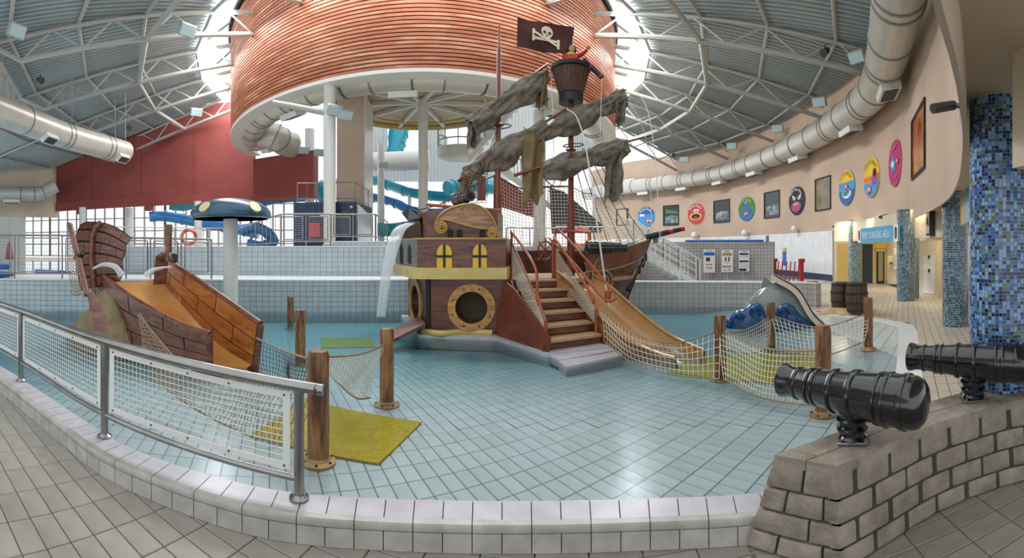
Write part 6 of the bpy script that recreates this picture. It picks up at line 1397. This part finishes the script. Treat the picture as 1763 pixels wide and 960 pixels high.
# ---- white stairs with rails beside the bow
T = thing('white_staircase', 'white steps with white and grey handrails behind the ship bow', 'stairs', PZ(1195, 13.0, .66))
sa, sb = PZ(1100, 13.3, 1.62), PZ(1192, 12.8, .66)
for k in range(8):
    p = sa.lerp(sb, (k+.5)/8); obj('step', MB().box((p.x, p.y+.25, p.z-.12), (.34, 1.0, .10)), 'white_paint', T, world=True)
obj('stringer', MB().poly([sa+Vector((0, -.3, .0)), sb+Vector((0, -.3, 0)), sb+Vector((0, -.3, -.2)), sa+Vector((0, -.3, -.3))], (0, .05, 0)), 'white_paint', T, world=True)
for dy, mm, h in ((-.28, 'white_paint', .78), (-.1, 'steel_brushed', .82), (.6, 'white_paint', .9)):
    a, b_ = sa+Vector((-.2, dy, h)), sb+Vector((0, dy, h-.12)); obj('handrail', MB().tube([a, b_, b_+Vector((.12, 0, -.06)), b_+Vector((.12, 0, -.7))], .026, 8), mm, T, smooth=50, world=True)
    for k in range(5): p = a.lerp(b_, k/4); obj('baluster', rod(p, p-UPV*.8, .018), mm, T, world=True)
    if mm == 'white_paint':
        for z_ in (.2, .4, .6): obj('mid_rail', rod(a-UPV*z_, b_-UPV*z_, .013), mm, T, world=True)
# ---- railings
def railing(label, pts, z0, z1, posts, infill='mesh', mm='steel_brushed', r=.022, name='terrace_railing', nb=10):
    T = thing(name, label, 'railing', (pts[0].x, pts[0].y, z0 if not hasattr(z0, '__len__') else z0[0])); Z0 = z0 if hasattr(z0, '__len__') else [z0]*len(pts); Z1 = z1 if hasattr(z1, '__len__') else [z1]*len(pts)
    V = lambda p, z: Vector((p.x, p.y, z))
    obj('top_rail', MB().tube([V(p, z) for p, z in zip(pts, Z1)], r*1.15, 8), mm, T, smooth=50, world=True); obj('bottom_rail', MB().tube([V(p, z+.13) for p, z in zip(pts, Z0)], r*.8, 8), mm, T, smooth=50, world=True)
    for p, a, b_ in zip(pts, Z0, Z1): obj('post', rod(V(p, a), V(p, b_), r, 8), mm, T, world=True, smooth=50)
    for i in range(len(pts)-1):
        p, q = pts[i], pts[i+1]; L = (q-p).length; S = lambda u, v: V(p.lerp(q, u), (Z0[i]*(1-u)+Z0[i+1]*u)+.18+v*((Z1[i]*(1-u)+Z1[i+1]*u)-(Z0[i]*(1-u)+Z0[i+1]*u)-.25))
        if infill == 'bars':
            for k in range(1, nb): u = k/nb; obj('bar', rod(S(u, -.05), S(u, 1.05), .010, 5), mm, T, world=True)
        else:
            g = min(.12, .09/L); fr = MB()
            for a, b_ in (((g, 0), (1-g, 0)), ((1-g, 0), (1-g, 1)), ((1-g, 1), (g, 1)), ((g, 1), (g, 0))): fr.tube([S(*a), S(*b_)], .018, 5)
            pn = obj('panel_frame', fr, mm, T, world=True); m = MB(); nu, nv = max(3, int(L/.07)), 10
            for k in range(1, nu): m.tube([S(g+(1-2*g)*k/nu, 0), S(g+(1-2*g)*k/nu, 1)], .0035, 3, caps=False)
            for k in range(1, nv): m.tube([S(g, k/nv), S(1-g, k/nv)], .0035, 3, caps=False)
            obj('wire_mesh', m, mm, pn, world=True, kind='stuff')
    return T
X = lambda lst, d0, d1: [PZ(x, d0+(d1-d0)*(x-lst[0])/(lst[-1]-lst[0]), 0) for x in lst]
railing('steel railing with mesh panels along the left pool wall', X([-60, 25, 107, 217, 259, 312, 364], 11.25, 11.0), .81, [1.93, 1.93, 1.92, 1.86, 1.85, 1.83, 1.82], None)
railing('steel gate railing with mesh panels in front of the dark blue kiosk', X([484, 527, 569], 12.45, 12.4), 1.655, 2.57, None)
railing('steel railing on the raised step right of the white column', X([570, 608, 646], 12.4, 12.4), 1.795, 2.56, None)
railing('steel barred railing running back left of the kiosk', [PZ(483, 12.6, 0), PZ(440, 16.5, 0), PZ(404, 24, 0)], 1.62, 2.57, None, 'bars', nb=6)
railing('short barred railing running back right of the kiosk', [PZ(647, 12.45, 0), PZ(667, 16.0, 0)], 1.78, 2.56, None, 'bars', nb=5)
railing('far grey railing behind the boat mast stump', X([200, 250, 300, 350, 400], 19, 20.5), 1.62, 2.52, None, 'bars', 'steel_white', nb=3)
railing('grey railing on the terrace behind the ship nets', X([872, 912, 955], 15.0, 15.2), 1.62, 2.30, None, 'bars', 'steel_brushed', nb=3)
railing('white railing on the terrace behind the second mast', X([956, 1008, 1062], 15.3, 15.6), 1.62, 2.35, None, 'bars', 'white_paint', nb=4)
# ---- lifebuoys
def buoy(label, c, R_=.30):
    T = thing('lifebuoy', label, 'lifebuoy', c, 0, 'lifebuoys'); nd = Vector((-c.x, -c.y, 0)).normalized(); tx = Vector((-nd.y, nd.x, 0))
    for k in range(8):
        pts = [tx*R_*cos(a)+UPV*R_*sin(a) for a in [2*pi*(k+j/4)/8 for j in range(5)]]; obj('ring_segment', MB().tube(pts, .07, 8), 'pink_red' if k % 2 == 0 else 'orange', T, smooth=50)
    obj('grab_rope', MB().tube([tx*(R_+.09)*cos(a)+UPV*(R_+.09)*sin(a) for a in [k*pi/10 for k in range(20)]], .012, 5, closed=True), 'white', T)
buoy('orange lifebuoy on the far railing left of the mushroom', PD(325, 408, 18.5)); buoy('orange lifebuoy behind the ship stairs', PD(1000, 408, 15.1))
# ---- columns and tower
def wcol(label, x, d, r, z0, z1):
    T = thing('white_column', label, 'column', PZ(x, d, z0), 0, 'round white columns'); obj('shaft', MB().lathe([(r, 0), (r, z1-z0)], (0, 0, 0), 28), 'white_paint', T, smooth=40); obj('collar', MB().lathe([(r+.05, 0), (r+.05, .12)], (0, 0, 0), 28), 'steel_white', T, smooth=40); return T
wcol('thick white column in front of the dark blue kiosk', 567.5, 14.9, .21, 1.6, 7.17); wcol('white column left of the turquoise slide', 656, 27, .22, 1.6, 8.1); wcol('tall white column in the middle under the drum', 728.5, 21.0, .235, 1.6, 8.8)
wcol('pale column right of the tan sail tatter', 929, 17.5, .24, 1.6, 7.15); wcol('pale column beside the red wall return', 533, 27.0, .30, 4.2, 9.0); wcol('slim white column far behind the railing', 142, 31, .25, .6, 4.5); wcol('slim white column by the blue tube slide', 222, 31.5, .3, .6, 4.5); wcol('slim white column beside the mushroom stem', 341, 28, .25, 1.6, 4.6)
T = thing('beige_tower', 'tall beige pier with a pale stone side behind the kiosk', 'pier', PZ(605, 19.5, 1.6)); tp_ = [PZ(580, 19.6, 0), PZ(628, 19.2, 0), PZ(641, 21.5, 0), PZ(596, 22, 0)]
obj('pier_body', MB().poly([Vector((p.x, p.y, 1.6)) for p in tp_], (0, 0, 6.9)), 'plaster', T, world=True); q = [tp_[1]+Vector((.02, -.02, 0)), tp_[2]+Vector((.04, 0, 0))]; obj('stone_face', MB().poly([Vector((q[0].x, q[0].y, 1.6)), Vector((q[1].x, q[1].y, 1.6)), Vector((q[1].x, q[1].y, 8.5)), Vector((q[0].x, q[0].y, 8.5))], (-.03, .0, 0)), 'coping', T, world=True)
# kiosk
kq = [PZ(508, 15.9, 0), PZ(612, 15.5, 0), PZ(640, 18, 0), PZ(530, 18.4, 0)]; T = thing('blue_kiosk', 'dark blue tiled kiosk with a railing on its roof', 'kiosk', kq[0]+UPV*1.6)
obj('body', MB().poly([Vector((p.x, p.y, 1.6)) for p in kq], (0, 0, 1.66)), 'vent_dark', T, world=True)
m = MB(); nx, nz = 20, 12; a, b_ = kq[0], kq[1]; nn_ = Vector((-.02, -.05, 0))
for i in range(nx):
    for j in range(nz):
        if 13.2 < i < 18 and 7 < j < 10: continue
        q = [a.lerp(b_, (i+.06)/nx), a.lerp(b_, (i+.94)/nx)]; z0, z1 = 1.6+1.66*(j+.03)/nz, 1.6+1.66*(j+.97)/nz
        m.poly([Vector((q[0].x, q[0].y, z0))+nn_, Vector((q[1].x, q[1].y, z0))+nn_, Vector((q[1].x, q[1].y, z1))+nn_, Vector((q[0].x, q[0].y, z1))+nn_], -nn_)
obj('wall_tiles', m, 'blue_dark_tile', T, world=True, kind='stuff'); q = [a.lerp(b_, .68), a.lerp(b_, .92)]
obj('window', MB().poly([Vector((q[0].x, q[0].y-.02, 2.6)), Vector((q[1].x, q[1].y-.02, 2.6)), Vector((q[1].x, q[1].y-.02, 2.98)), Vector((q[0].x, q[0].y-.02, 2.98))], (0, .02, 0)), 'glass_dim', T, world=True)
obj('red_box', MB().box(PZ(541, 15.7, 2.25), (.5, .12, .5)), 'pink_red', T, world=True); obj('notice', MB().box(PZ(556, 15.6, 2.78), (.2, .05, .12)), 'white', T, world=True)
obj('shower_head', MB().lathe([(0, -.06), (.07, 0), (0, .06)], PZ(605, 15.35, 3.05), 10), 'white', T, world=True); obj('side_glass', MB().poly([PZ(614, 15.7, 1.7), PZ(638, 17.9, 1.7), PZ(638, 17.9, 2.9), PZ(614, 15.7, 3.2)], (.04, -.01, 0)), 'lamp_glass', T, world=True)
railing('steel railing on the roof of the dark blue kiosk', [PZ(512, 15.95, 0), PZ(545, 15.9, 0), PZ(611, 15.6, 0), PZ(634, 17.8, 0)], 3.26, 3.98, None, 'bars', nb=2)
# ---- inner roof disc, ribbed walls, ducts inside the drum
dc = PZ(725, 21.3, 8.85); cd_ = struct('ceiling_inner', 'cream round inner ceiling with white beams'); disc = [dc+Vector((4.4*cos(k*pi/20), 4.4*sin(k*pi/20), 0)) for k in range(40)]
obj('ceiling_disc', MB().poly(disc, (0, 0, .1)), 'plaster_cream', cd_); obj('rim_tube', MB().tube([p-UPV*.12 for p in disc], .16, 8, closed=True), 'ledge_yellow', cd_, smooth=50); obj('rim_tube', MB().tube([dc+(p-dc)*.72-UPV*.2 for p in disc], .07, 6, closed=True), 'ledge_yellow', cd_, smooth=50)
for k in range(10): a = k*pi/5+.2; obj('beam', MB().box(dc+Vector((2.2*cos(a), 2.2*sin(a), -.12)), (4.3, .16, .18), a), 'white_paint', cd_)
wb = struct('wall_back', 'white ribbed back wall of the far hall')
def ribbed(x0, x1, z0, z1, d=36):
    a, b_ = PZ(x0, d, 0), PZ(x1, d, 0); obj('panel', MB().poly([Vector((a.x, a.y, z0)), Vector((b_.x, b_.y, z0)), Vector((b_.x, b_.y, z1)), Vector((a.x, a.y, z1))], (0, .1, 0)), 'ribbed_white', wb); n_ = int((b_-a).length/.28); m = MB()
    for k in range(n_): p = a.lerp(b_, (k+.5)/n_); m.box((p.x, p.y-.04, (z0+z1)/2), (.10, .08, z1-z0))
    obj('ribs', m, 'ribbed_white', wb, kind='stuff')
ribbed(634, 667, 7.1, 14.5); ribbed(667, 735, 7.1, 9.4); ribbed(735, 766, 7.1, 14.5); ribbed(766, 1020, 7.1, 9.4); ribbed(806, 1020, 9.4, 14.5, 37)
def bigduct(name, label, path, r, bands, grilles=(), n=20, parent_kind='duct', band_every=None):
    T = thing(name, label, 'air duct', path[0]); p = resample(path, step=.35); obj('duct_tube', MB().tube(p, r, n), 'duct', T, smooth=50, world=True)
    L = len(p)-1
    for t in bands:
        i = int(t*L); i = min(max(i, 1), L-1); dv = (p[i+1]-p[i-1]).normalized(); obj('band', MB().tube([p[i]-dv*.035, p[i]+dv*.035], r+.025, n), 'duct_band', T, smooth=50, world=True)
    for t, az, sz in grilles:
        i = min(max(int(t*L), 1), L-1); dv = (p[i+1]-p[i-1]).normalized(); sd = dv.cross(UPV).normalized(); up_ = sd.cross(dv); nr = (sd*cos(az)+up_*sin(az)); c = p[i]+nr*(r+.06); tz = dv.cross(nr); M = Matrix((dv, tz, nr)).transposed()
        g = obj('grille_box', MB().box(c, (sz, sz*.55, .22), M=M), 'white_paint', T, world=True); obj('grille', MB().box(c+nr*.115, (sz*.85, sz*.4, .02), M=M), 'vent_dark', g, world=True)
    return T
arc = [CEN+Vector((9.25*cos(a), 9.25*sin(a), 7.62)) for a in [radians(203+k*3.4) for k in range(44)]]
arc = [PD(505, 250, 23.0), PD(488, 246, 22.6), PD(470, 232, 22.0)]+arc
bigduct('ring_duct', 'pale round air duct curving inside the bottom of the drum', catmull(arc, 2), .66, [k/22 for k in range(1, 22)]+[k/22+.008 for k in range(1, 22, 2)], [(.10, -1.2, .9), (.40, -1.9, 1.0), (.58, -1.9, 1.0), (.82, -1.6, 1.0)])
o = thing('cross_duct', 'white horizontal drum-shaped duct behind the columns', 'air duct', PZ(642, 30, 7.4)); obj('duct_tube', MB().tube([PZ(630, 30.2, 7.55), PZ(739, 29.4, 7.55)], .66, 24), 'white_paint', o, smooth=40, world=True); obj('band', MB().tube([PZ(697, 29.72, 7.55), PZ(698, 29.7, 7.55)], .68, 24), 'duct_band', o, smooth=40, world=True)
# duct along the right wall
dw = [(p, i) for i, p in enumerate(W)]; dpath = [Vector((p.x, p.y, 6.95)) for p in off2(W, -.74) if 3.5 < sqrt(p.x**2+p.y**2) < 45 and p.y > 1.5]
sm = resample(dpath, step=1.6); dpath = catmull(sm, 5)
bigduct('wall_duct', 'huge pale air duct curving along the right wall', dpath, .60, [k/26 for k in range(1, 26)]+[k/26+.006 for k in range(1, 26, 2)], [(.10, -1.7, 1.1), (.18, -1.7, 1.1), (.27, -1.7, 1.1), (.36, -1.7, 1.1), (.46, -1.7, 1.1), (.575, -1.8, 1.1), (.70, -1.75, 1.1), (.80, -1.8, 1.1), (.33, 2.3, 1.1), (.62, 2.4, 1.1), (.14, 2.3, 1.1)])
bigduct('left_duct', 'pale round air duct under the lattice girder at the left', catmull([Vector((-13.5, 2.5, 6.95)), Vector((-15.6, 6.3, 6.95)), Vector((-17.6, 10.6, 6.9)), Vector((-18.7, 15.0, 6.9))], 5), .60, [.22, .25, .45, .66, .69, .88, .90], [(.56, -1.0, .8), (.95, -.9, .8), (.72, 2.2, .8)])
ld = bpy.data.objects['left_duct']
for p in ((-15.6, 6.3, 7.4), (-17.6, 10.6, 7.4), (-18.6, 14.6, 7.4)):
    for k in (-.45, .45): q = Vector(p)+Vector((k, 0, 0)); obj('hanger_rod', MB().tube([q, Vector((q.x, q.y, zroof((Vector((q.x, q.y, 0))-CEN).length)-.05))], .015, 5), 'steel_white', ld, world=True)
bigduct('low_duct', 'white air duct with an upturned elbow at far left', catmull([PZ(-60, 32, 5.6), PZ(20, 32, 5.62), PZ(66, 32, 5.6), PZ(82, 32, 5.85), PZ(96, 32, 6.2)], 5), .52, [.35, .62, .78, .88], [(.5, -1.57, 1.2)])
# ---- far slides
def flume(name, label, pts, r, mt_, rings=6, half=False, cat='slide'):
    p = catmull(pts, 6); T = thing(name, label, 'water slide', p[0])
    if not half: obj('tube', MB().tube(p, r, 14), mt_, T, smooth=50, world=True)
    else:
        m = MB(); N = len(p)
        for i, c in enumerate(p):
            tg = (p[min(i+1, N-1)]-p[max(i-1, 0)]).normalized(); sd = tg.cross(UPV).normalized(); up_ = sd.cross(tg)
            for o_ in (1.0, .93):
                for k in range(11): a = pi+pi*k/10; m.v.append(tuple(c+(sd*cos(a)+up_*sin(a))*r*o_))
        for i in range(N-1):
            for o_ in (0, 11):
                for k in range(10): b0 = i*22+o_+k; m.f.append((b0, b0+1, b0+23, b0+22))
        obj('trough', m, mt_, T, smooth=60, world=True)
    for k in range(rings):
        i = min(len(p)-2, max(1, int((k+.5)/rings*(len(p)-1)))); tg = (p[i+1]-p[i-1]).normalized()
        if not half: obj('joint_ring', MB().tube([p[i]-tg*.06, p[i]+tg*.06], r+.05, 14), mt_, T, smooth=50, world=True)
        else: sd = tg.cross(UPV).normalized(); up_ = sd.cross(tg); obj('joint_ring', MB().tube([p[i]+(sd*cos(a)+up_*sin(a))*(r+.03) for a in [pi+pi*q/8 for q in range(9)]], .05, 5), mt_, T, world=True)
    return T
flume('turquoise_flume', 'turquoise open chute dropping steeply at the back', [PD(692, 192, 34), PD(688, 212, 33.6), PD(682, 235, 33.2), PD(676, 258, 33)], .85, 'turq_plastic', 4, True)
flume('turquoise_flume', 'turquoise open flume sweeping behind the ship cabin', [PD(640, 300, 33), PD(672, 312, 32), PD(715, 326, 31), PD(770, 332, 31), PD(800, 326, 32), PD(835, 324, 34)], .65, 'turq_plastic', 7, True)
flume('turquoise_tube', 'fat turquoise tube slide right of the middle column', [PD(770, 324, 29), PD(800, 318, 30), PD(840, 322, 31), PD(880, 330, 33)], .50, 'turq_plastic', 4)
flume('blue_flume', 'pale blue open flume below the turquoise one', [PD(640, 333, 30), PD(675, 340, 29.5), PD(705, 354, 29), PD(740, 360, 29), PD(780, 356, 30)], .55, 'blue_plastic', 7, True)
flume('turquoise_flume', 'low turquoise flume left of the ship spout', [PD(650, 385, 26), PD(680, 385, 26), PD(720, 378, 26), PD(760, 366, 27)], .75, 'turq_plastic', 5, True)
flume('blue_tube', 'blue tube slide with flange rings left of the mushroom', [PD(257, 373, 30), PD(280, 372, 30), PD(315, 377, 29.5), PD(355, 385, 29), PD(400, 392, 28.5), PD(445, 402, 28)], .36, 'blue_plastic', 6)
flume('blue_tube', 'blue tube slide curling behind the mushroom cap', [PD(420, 357, 27), PD(455, 347, 26.5), PD(490, 341, 26), PD(525, 339, 26)], .28, 'blue_plastic', 4)
flume('turquoise_tube', 'short turquoise tube above the blue tube slide', [PD(292, 350, 33), PD(315, 352, 33), PD(337, 348, 33)], .5, 'turq_plastic', 3)
flume('blue_tube', 'blue coil of slide tube behind the barred railing', [PD(415, 398, 24), PD(440, 392, 24), PD(462, 402, 24), PD(470, 416, 24), PD(450, 424, 24), PD(425, 420, 24)], .30, 'blue_plastic', 6)
flume('turquoise_tube', 'turquoise tube seen through the kiosk gap', [PD(545, 318, 28), PD(555, 330, 28), PD(562, 352, 28), PD(564, 400, 28), PD(564, 426.5, 28)], .5, 'turq_plastic', 3)
for x, d, z1, lb in ((765, 31, 5.6, 'thin white slide support right of the middle column'), (705, 30, 5.6, 'thin white slide support left of the middle column'), (360, 29, 3.0, 'thin white support under the blue tube slide')):
    o = obj('slide_support', MB().tube([PZ(x, d+.8, 1.6), PZ(x, d+.8, z1)], .12, 10), 'white_paint', smooth=50); tag(o, lb, 'support')
# ---- spiral landing and stairs
T = thing('spiral_landing', 'white round stair landing with curved railing under the drum', 'stairs', PZ(790, 23.5, 6.3)); lc = PZ(792, 23.8, 6.6)
obj('landing', MB().lathe([(0, -.12), (.95, -.12), (1.25, .0), (1.28, .42), (1.2, .44), (0, .40)], lc, 30), 'white_paint', T, smooth=40, world=True)
for z_ in (.8, 1.35): obj('curved_rail', MB().tube([lc+Vector((1.24*cos(a), 1.24*sin(a), z_)) for a in [pi*.75+k*pi/14 for k in range(17)]], .035, 6), 'steel_white', T, smooth=50, world=True)
for k in range(7): a = pi*.75+k*pi*16/14/6; p = lc+Vector((1.24*cos(a), 1.24*sin(a), .42)); obj('rail_post', rod(p, p+UPV*.93, .03), 'steel_white', T, world=True)
for k in range(9): p = PD(815+k*8.5, 262-k*9.5, 22.6); obj('tread', MB().box(p, (.5, 1.5, .08)), 'white_paint', T, world=True)
obj('stringer', MB().poly([PD(806, 268, 21.9), PD(895, 172, 21.9), PD(895, 182, 21.9), PD(806, 280, 21.9)], (0, .08, 0)), 'white_paint', T, world=True)
T = thing('descending_stair', 'white stair flight with balusters going down behind the masts', 'stairs', PZ(950, 20, 4.0))
obj('stringer', MB().poly([PD(856, 276, 20), PD(955, 356, 19.5), PD(955, 366, 19.5), PD(856, 292, 20)], (0, .1, 0)), 'white_paint', T, world=True); obj('handrail', MB().tube([PD(856, 243, 20), PD(955, 323, 19.5)], .04, 6), 'steel_white', T, world=True)
for k in range(18): u = k/17; obj('baluster', rod(PD(856+99*u, 244+80*u, 20-.5*u), PD(856+99*u, 276+80*u, 20-.5*u), .016, 5), 'steel_white', T, world=True)
T = struct('wall_red_stair', 'red panel below the white stair flight'); obj('panel', MB().poly([PD(850, 300, 21), PD(938, 352, 20.6), PD(924, 376, 20.6), PD(850, 352, 21)], (0, .1, 0)), 'red_wall', T); obj('panel', MB().poly([PD(822, 303, 22), PD(836, 303, 22), PD(836, 345, 22), PD(822, 345, 22)], (0, .1, 0)), 'red_wall', T)
T = struct('wall_slate', 'dark slate panel under the stair behind the second mast'); obj('panel', MB().poly([PD(946, 322, 18.6), PD(972, 330, 18.6), PD(1036, 386, 18.2), PD(1036, 400, 18.2), PD(950, 402, 18.6)], (0, .1, 0)), mat('slate', '#3c434e', .6, var='#333a45', vscale=2), T)
# ---- far window wall on the left
ww = struct('window_far', 'bright gridded window wall behind the left railing'); wa, wb_ = PZ(30, 46, 0), PZ(600, 40, 0)
obj('pane', MB().poly([Vector((wa.x, wa.y, .8)), Vector((wb_.x, wb_.y, .8)), Vector((wb_.x, wb_.y, 8)), Vector((wa.x, wa.y, 8))], (0, .02, 0)), 'pane', ww)
for k in range(34): p = wa.lerp(wb_, k/33); obj('mullion', MB().box((p.x, p.y-.06, 4.4), (.11 if k % 4 else .22, .12, 7.2)), 'steel_brushed' if k % 4 else 'vent_dark', ww)
for z_ in (.8, 2.0, 3.2, 4.4, 5.6): obj('transom', MB().tube([Vector((wa.x, wa.y-.06, z_)), Vector((wb_.x, wb_.y-.06, z_))], .05, 4), 'steel_brushed', ww)
ff_ = struct('floor_far', 'pale poolside floor of the next hall'); obj('slab', MB().add([PZ(-120, 12.6, .55), PZ(225, 13.3, .55), PZ(560, 46, .55), PZ(-120, 60, .55)], [(0, 1, 2, 3)]), 'deck_far', ff_)
T = thing('lane_edge', 'blue tiled edge of the next pool beyond the left railing', 'pool edge', PZ(62, 17, .62)); obj('edge_strip', MB().poly([PZ(60, 17.5, .62), PZ(122, 16.3, .62), PZ(122, 15.7, .62), PZ(60, 17.0, .62)], (0, 0, .12)), 'deep_blue', T, world=True)
T = thing('float_stack', 'blue plastic floats at the left railing', 'float', PZ(3, 11.6, .82)); obj('float', MB().bbox(PZ(0, 11.7, 1.1), (.7, .3, .14), .03), 'mid_blue', T, world=True); obj('float', MB().bbox(PZ(0, 11.7, .9), (.75, .32, .14), .03), 'deep_blue', T, world=True); obj('red_float', MB().bbox(PZ(17, 11.5, .9), (.12, .2, .12), .03), 'red', T, world=True)
T = thing('closed_parasol', 'dark red folded parasol seen through the left railing', 'parasol', PZ(16, 17, .6)); obj('canopy', MB().lathe([(.16, .55), (.14, .8), (.07, 1.15), (0, 1.3)], (0, 0, 0), 12), 'red_wall', T, smooth=True); obj('pole', MB().lathe([(.02, 0), (.02, 2.1)], (0, 0, 0), 8), 'steel_brushed', T)
# ---- floodlights and spots
def flood(label, p, aim, s=1.0, drop=.25, kind_='flood'):
    T = thing('floodlight' if kind_ == 'flood' else 'spotlight', label, 'light', p, 0, 'floodlights under the roof'); d = (Vector(aim)-Vector(p)).normalized(); x = d.cross(UPV).normalized(); y = x.cross(d); M = Matrix((x, y, d)).transposed()
    if kind_ == 'flood':
        obj('housing', MB().bbox((0, 0, -drop), (.62*s, .40*s, .16*s), .03, M=M), 'steel_white', T); obj('glass', MB().box(Vector((0, 0, -drop))+d*.085*s, (.54*s, .32*s, .02), M=M), 'lamp_glass', T)
    else:
        obj('housing', MB().lathe([(.02, -.25*s), (.12*s, -.22*s), (.15*s, .05*s), (.17*s, .12*s)], (0, 0, -drop), 16, M), 'vent_dark', T, smooth=50); obj('glass', MB().lathe([(.15*s, .10*s), (0, .11*s)], (0, 0, -drop), 16, M), 'lamp_glass', T)
    obj('bracket', MB().tube([(0, 0, .05), (0, 0, -drop)], .03*s, 6), 'vent_dark', T)
tgt = (0, 9, 0)
for x, y, d, lb, k in ((28, 42, 14.2, 'white floodlight at the top left corner', 'flood'), (70, 130, 18.5, 'small dark spotlight on the left trusses', 'spot'), (322, 42, 15.5, 'white floodlight on the truss left of the drum', 'flood'), (338, 187, 24, 'white floodlight in front of the red wall', 'flood'), (222, 214, 24, 'small spotlight at the end of the lattice girder', 'spot'),
                     (1411, 168, 20.0, 'floodlight on the trusses above the curved duct', 'flood'), (1476, 88, 15.5, 'floodlight beside the huge duct at the top right', 'flood'), (1420, 80, 15.0, 'dark spotlight near the top right trusses', 'spot'), (1339, 215, 25, 'floodlight where the right trusses meet the wall', 'flood'), (1260, 246, 29.5, 'farther floodlight on the right wall trusses', 'flood'), (1178, 270, 33, 'floodlight low over the right wall behind the jets', 'flood'), (1160, 262, 32, 'small dark spotlight among the right trusses', 'spot')):
    flood(lb, PD(x, y, d), tgt, 1.1 if k == 'flood' else .9, .2, k)
for x, y, d, lb in ((576, 188, 14.6, 'floodlight on the arm of the thick white column'), (594, 196, 14.8, 'tilted floodlight right of the thick white column'), (523, 258, 22.4, 'floodlight on the red wall return'), (550, 262, 22.0, 'tilted floodlight beside the red wall return'), (660, 283, 26.6, 'small floodlight on the left white column')): flood(lb, PD(x, y, d), (0, 9, 0), .9, .02)
o = obj('light_arm', MB().tube([PD(470, 177, 15.2), PD(566, 195, 14.9)], .11, 8), 'steel_white', smooth=50); tag(o, 'grey steel arm from the drum rim to the thick white column', 'beam')
# ---- warm lamps of the changing area (ceiling lights of that room)
for x, d in ((1455, 18.2), (1515, 16.6), (1600, 12.6)):
    l = bpy.data.lights.new('ceiling_lamp', 'AREA'); l.size = 1.0; l.energy = 45; l.color = (1, .86, .6); o = bpy.data.objects.new('changing_area_lamp', l); COL.objects.link(o); o.location = PZ(x, d, 2.70)
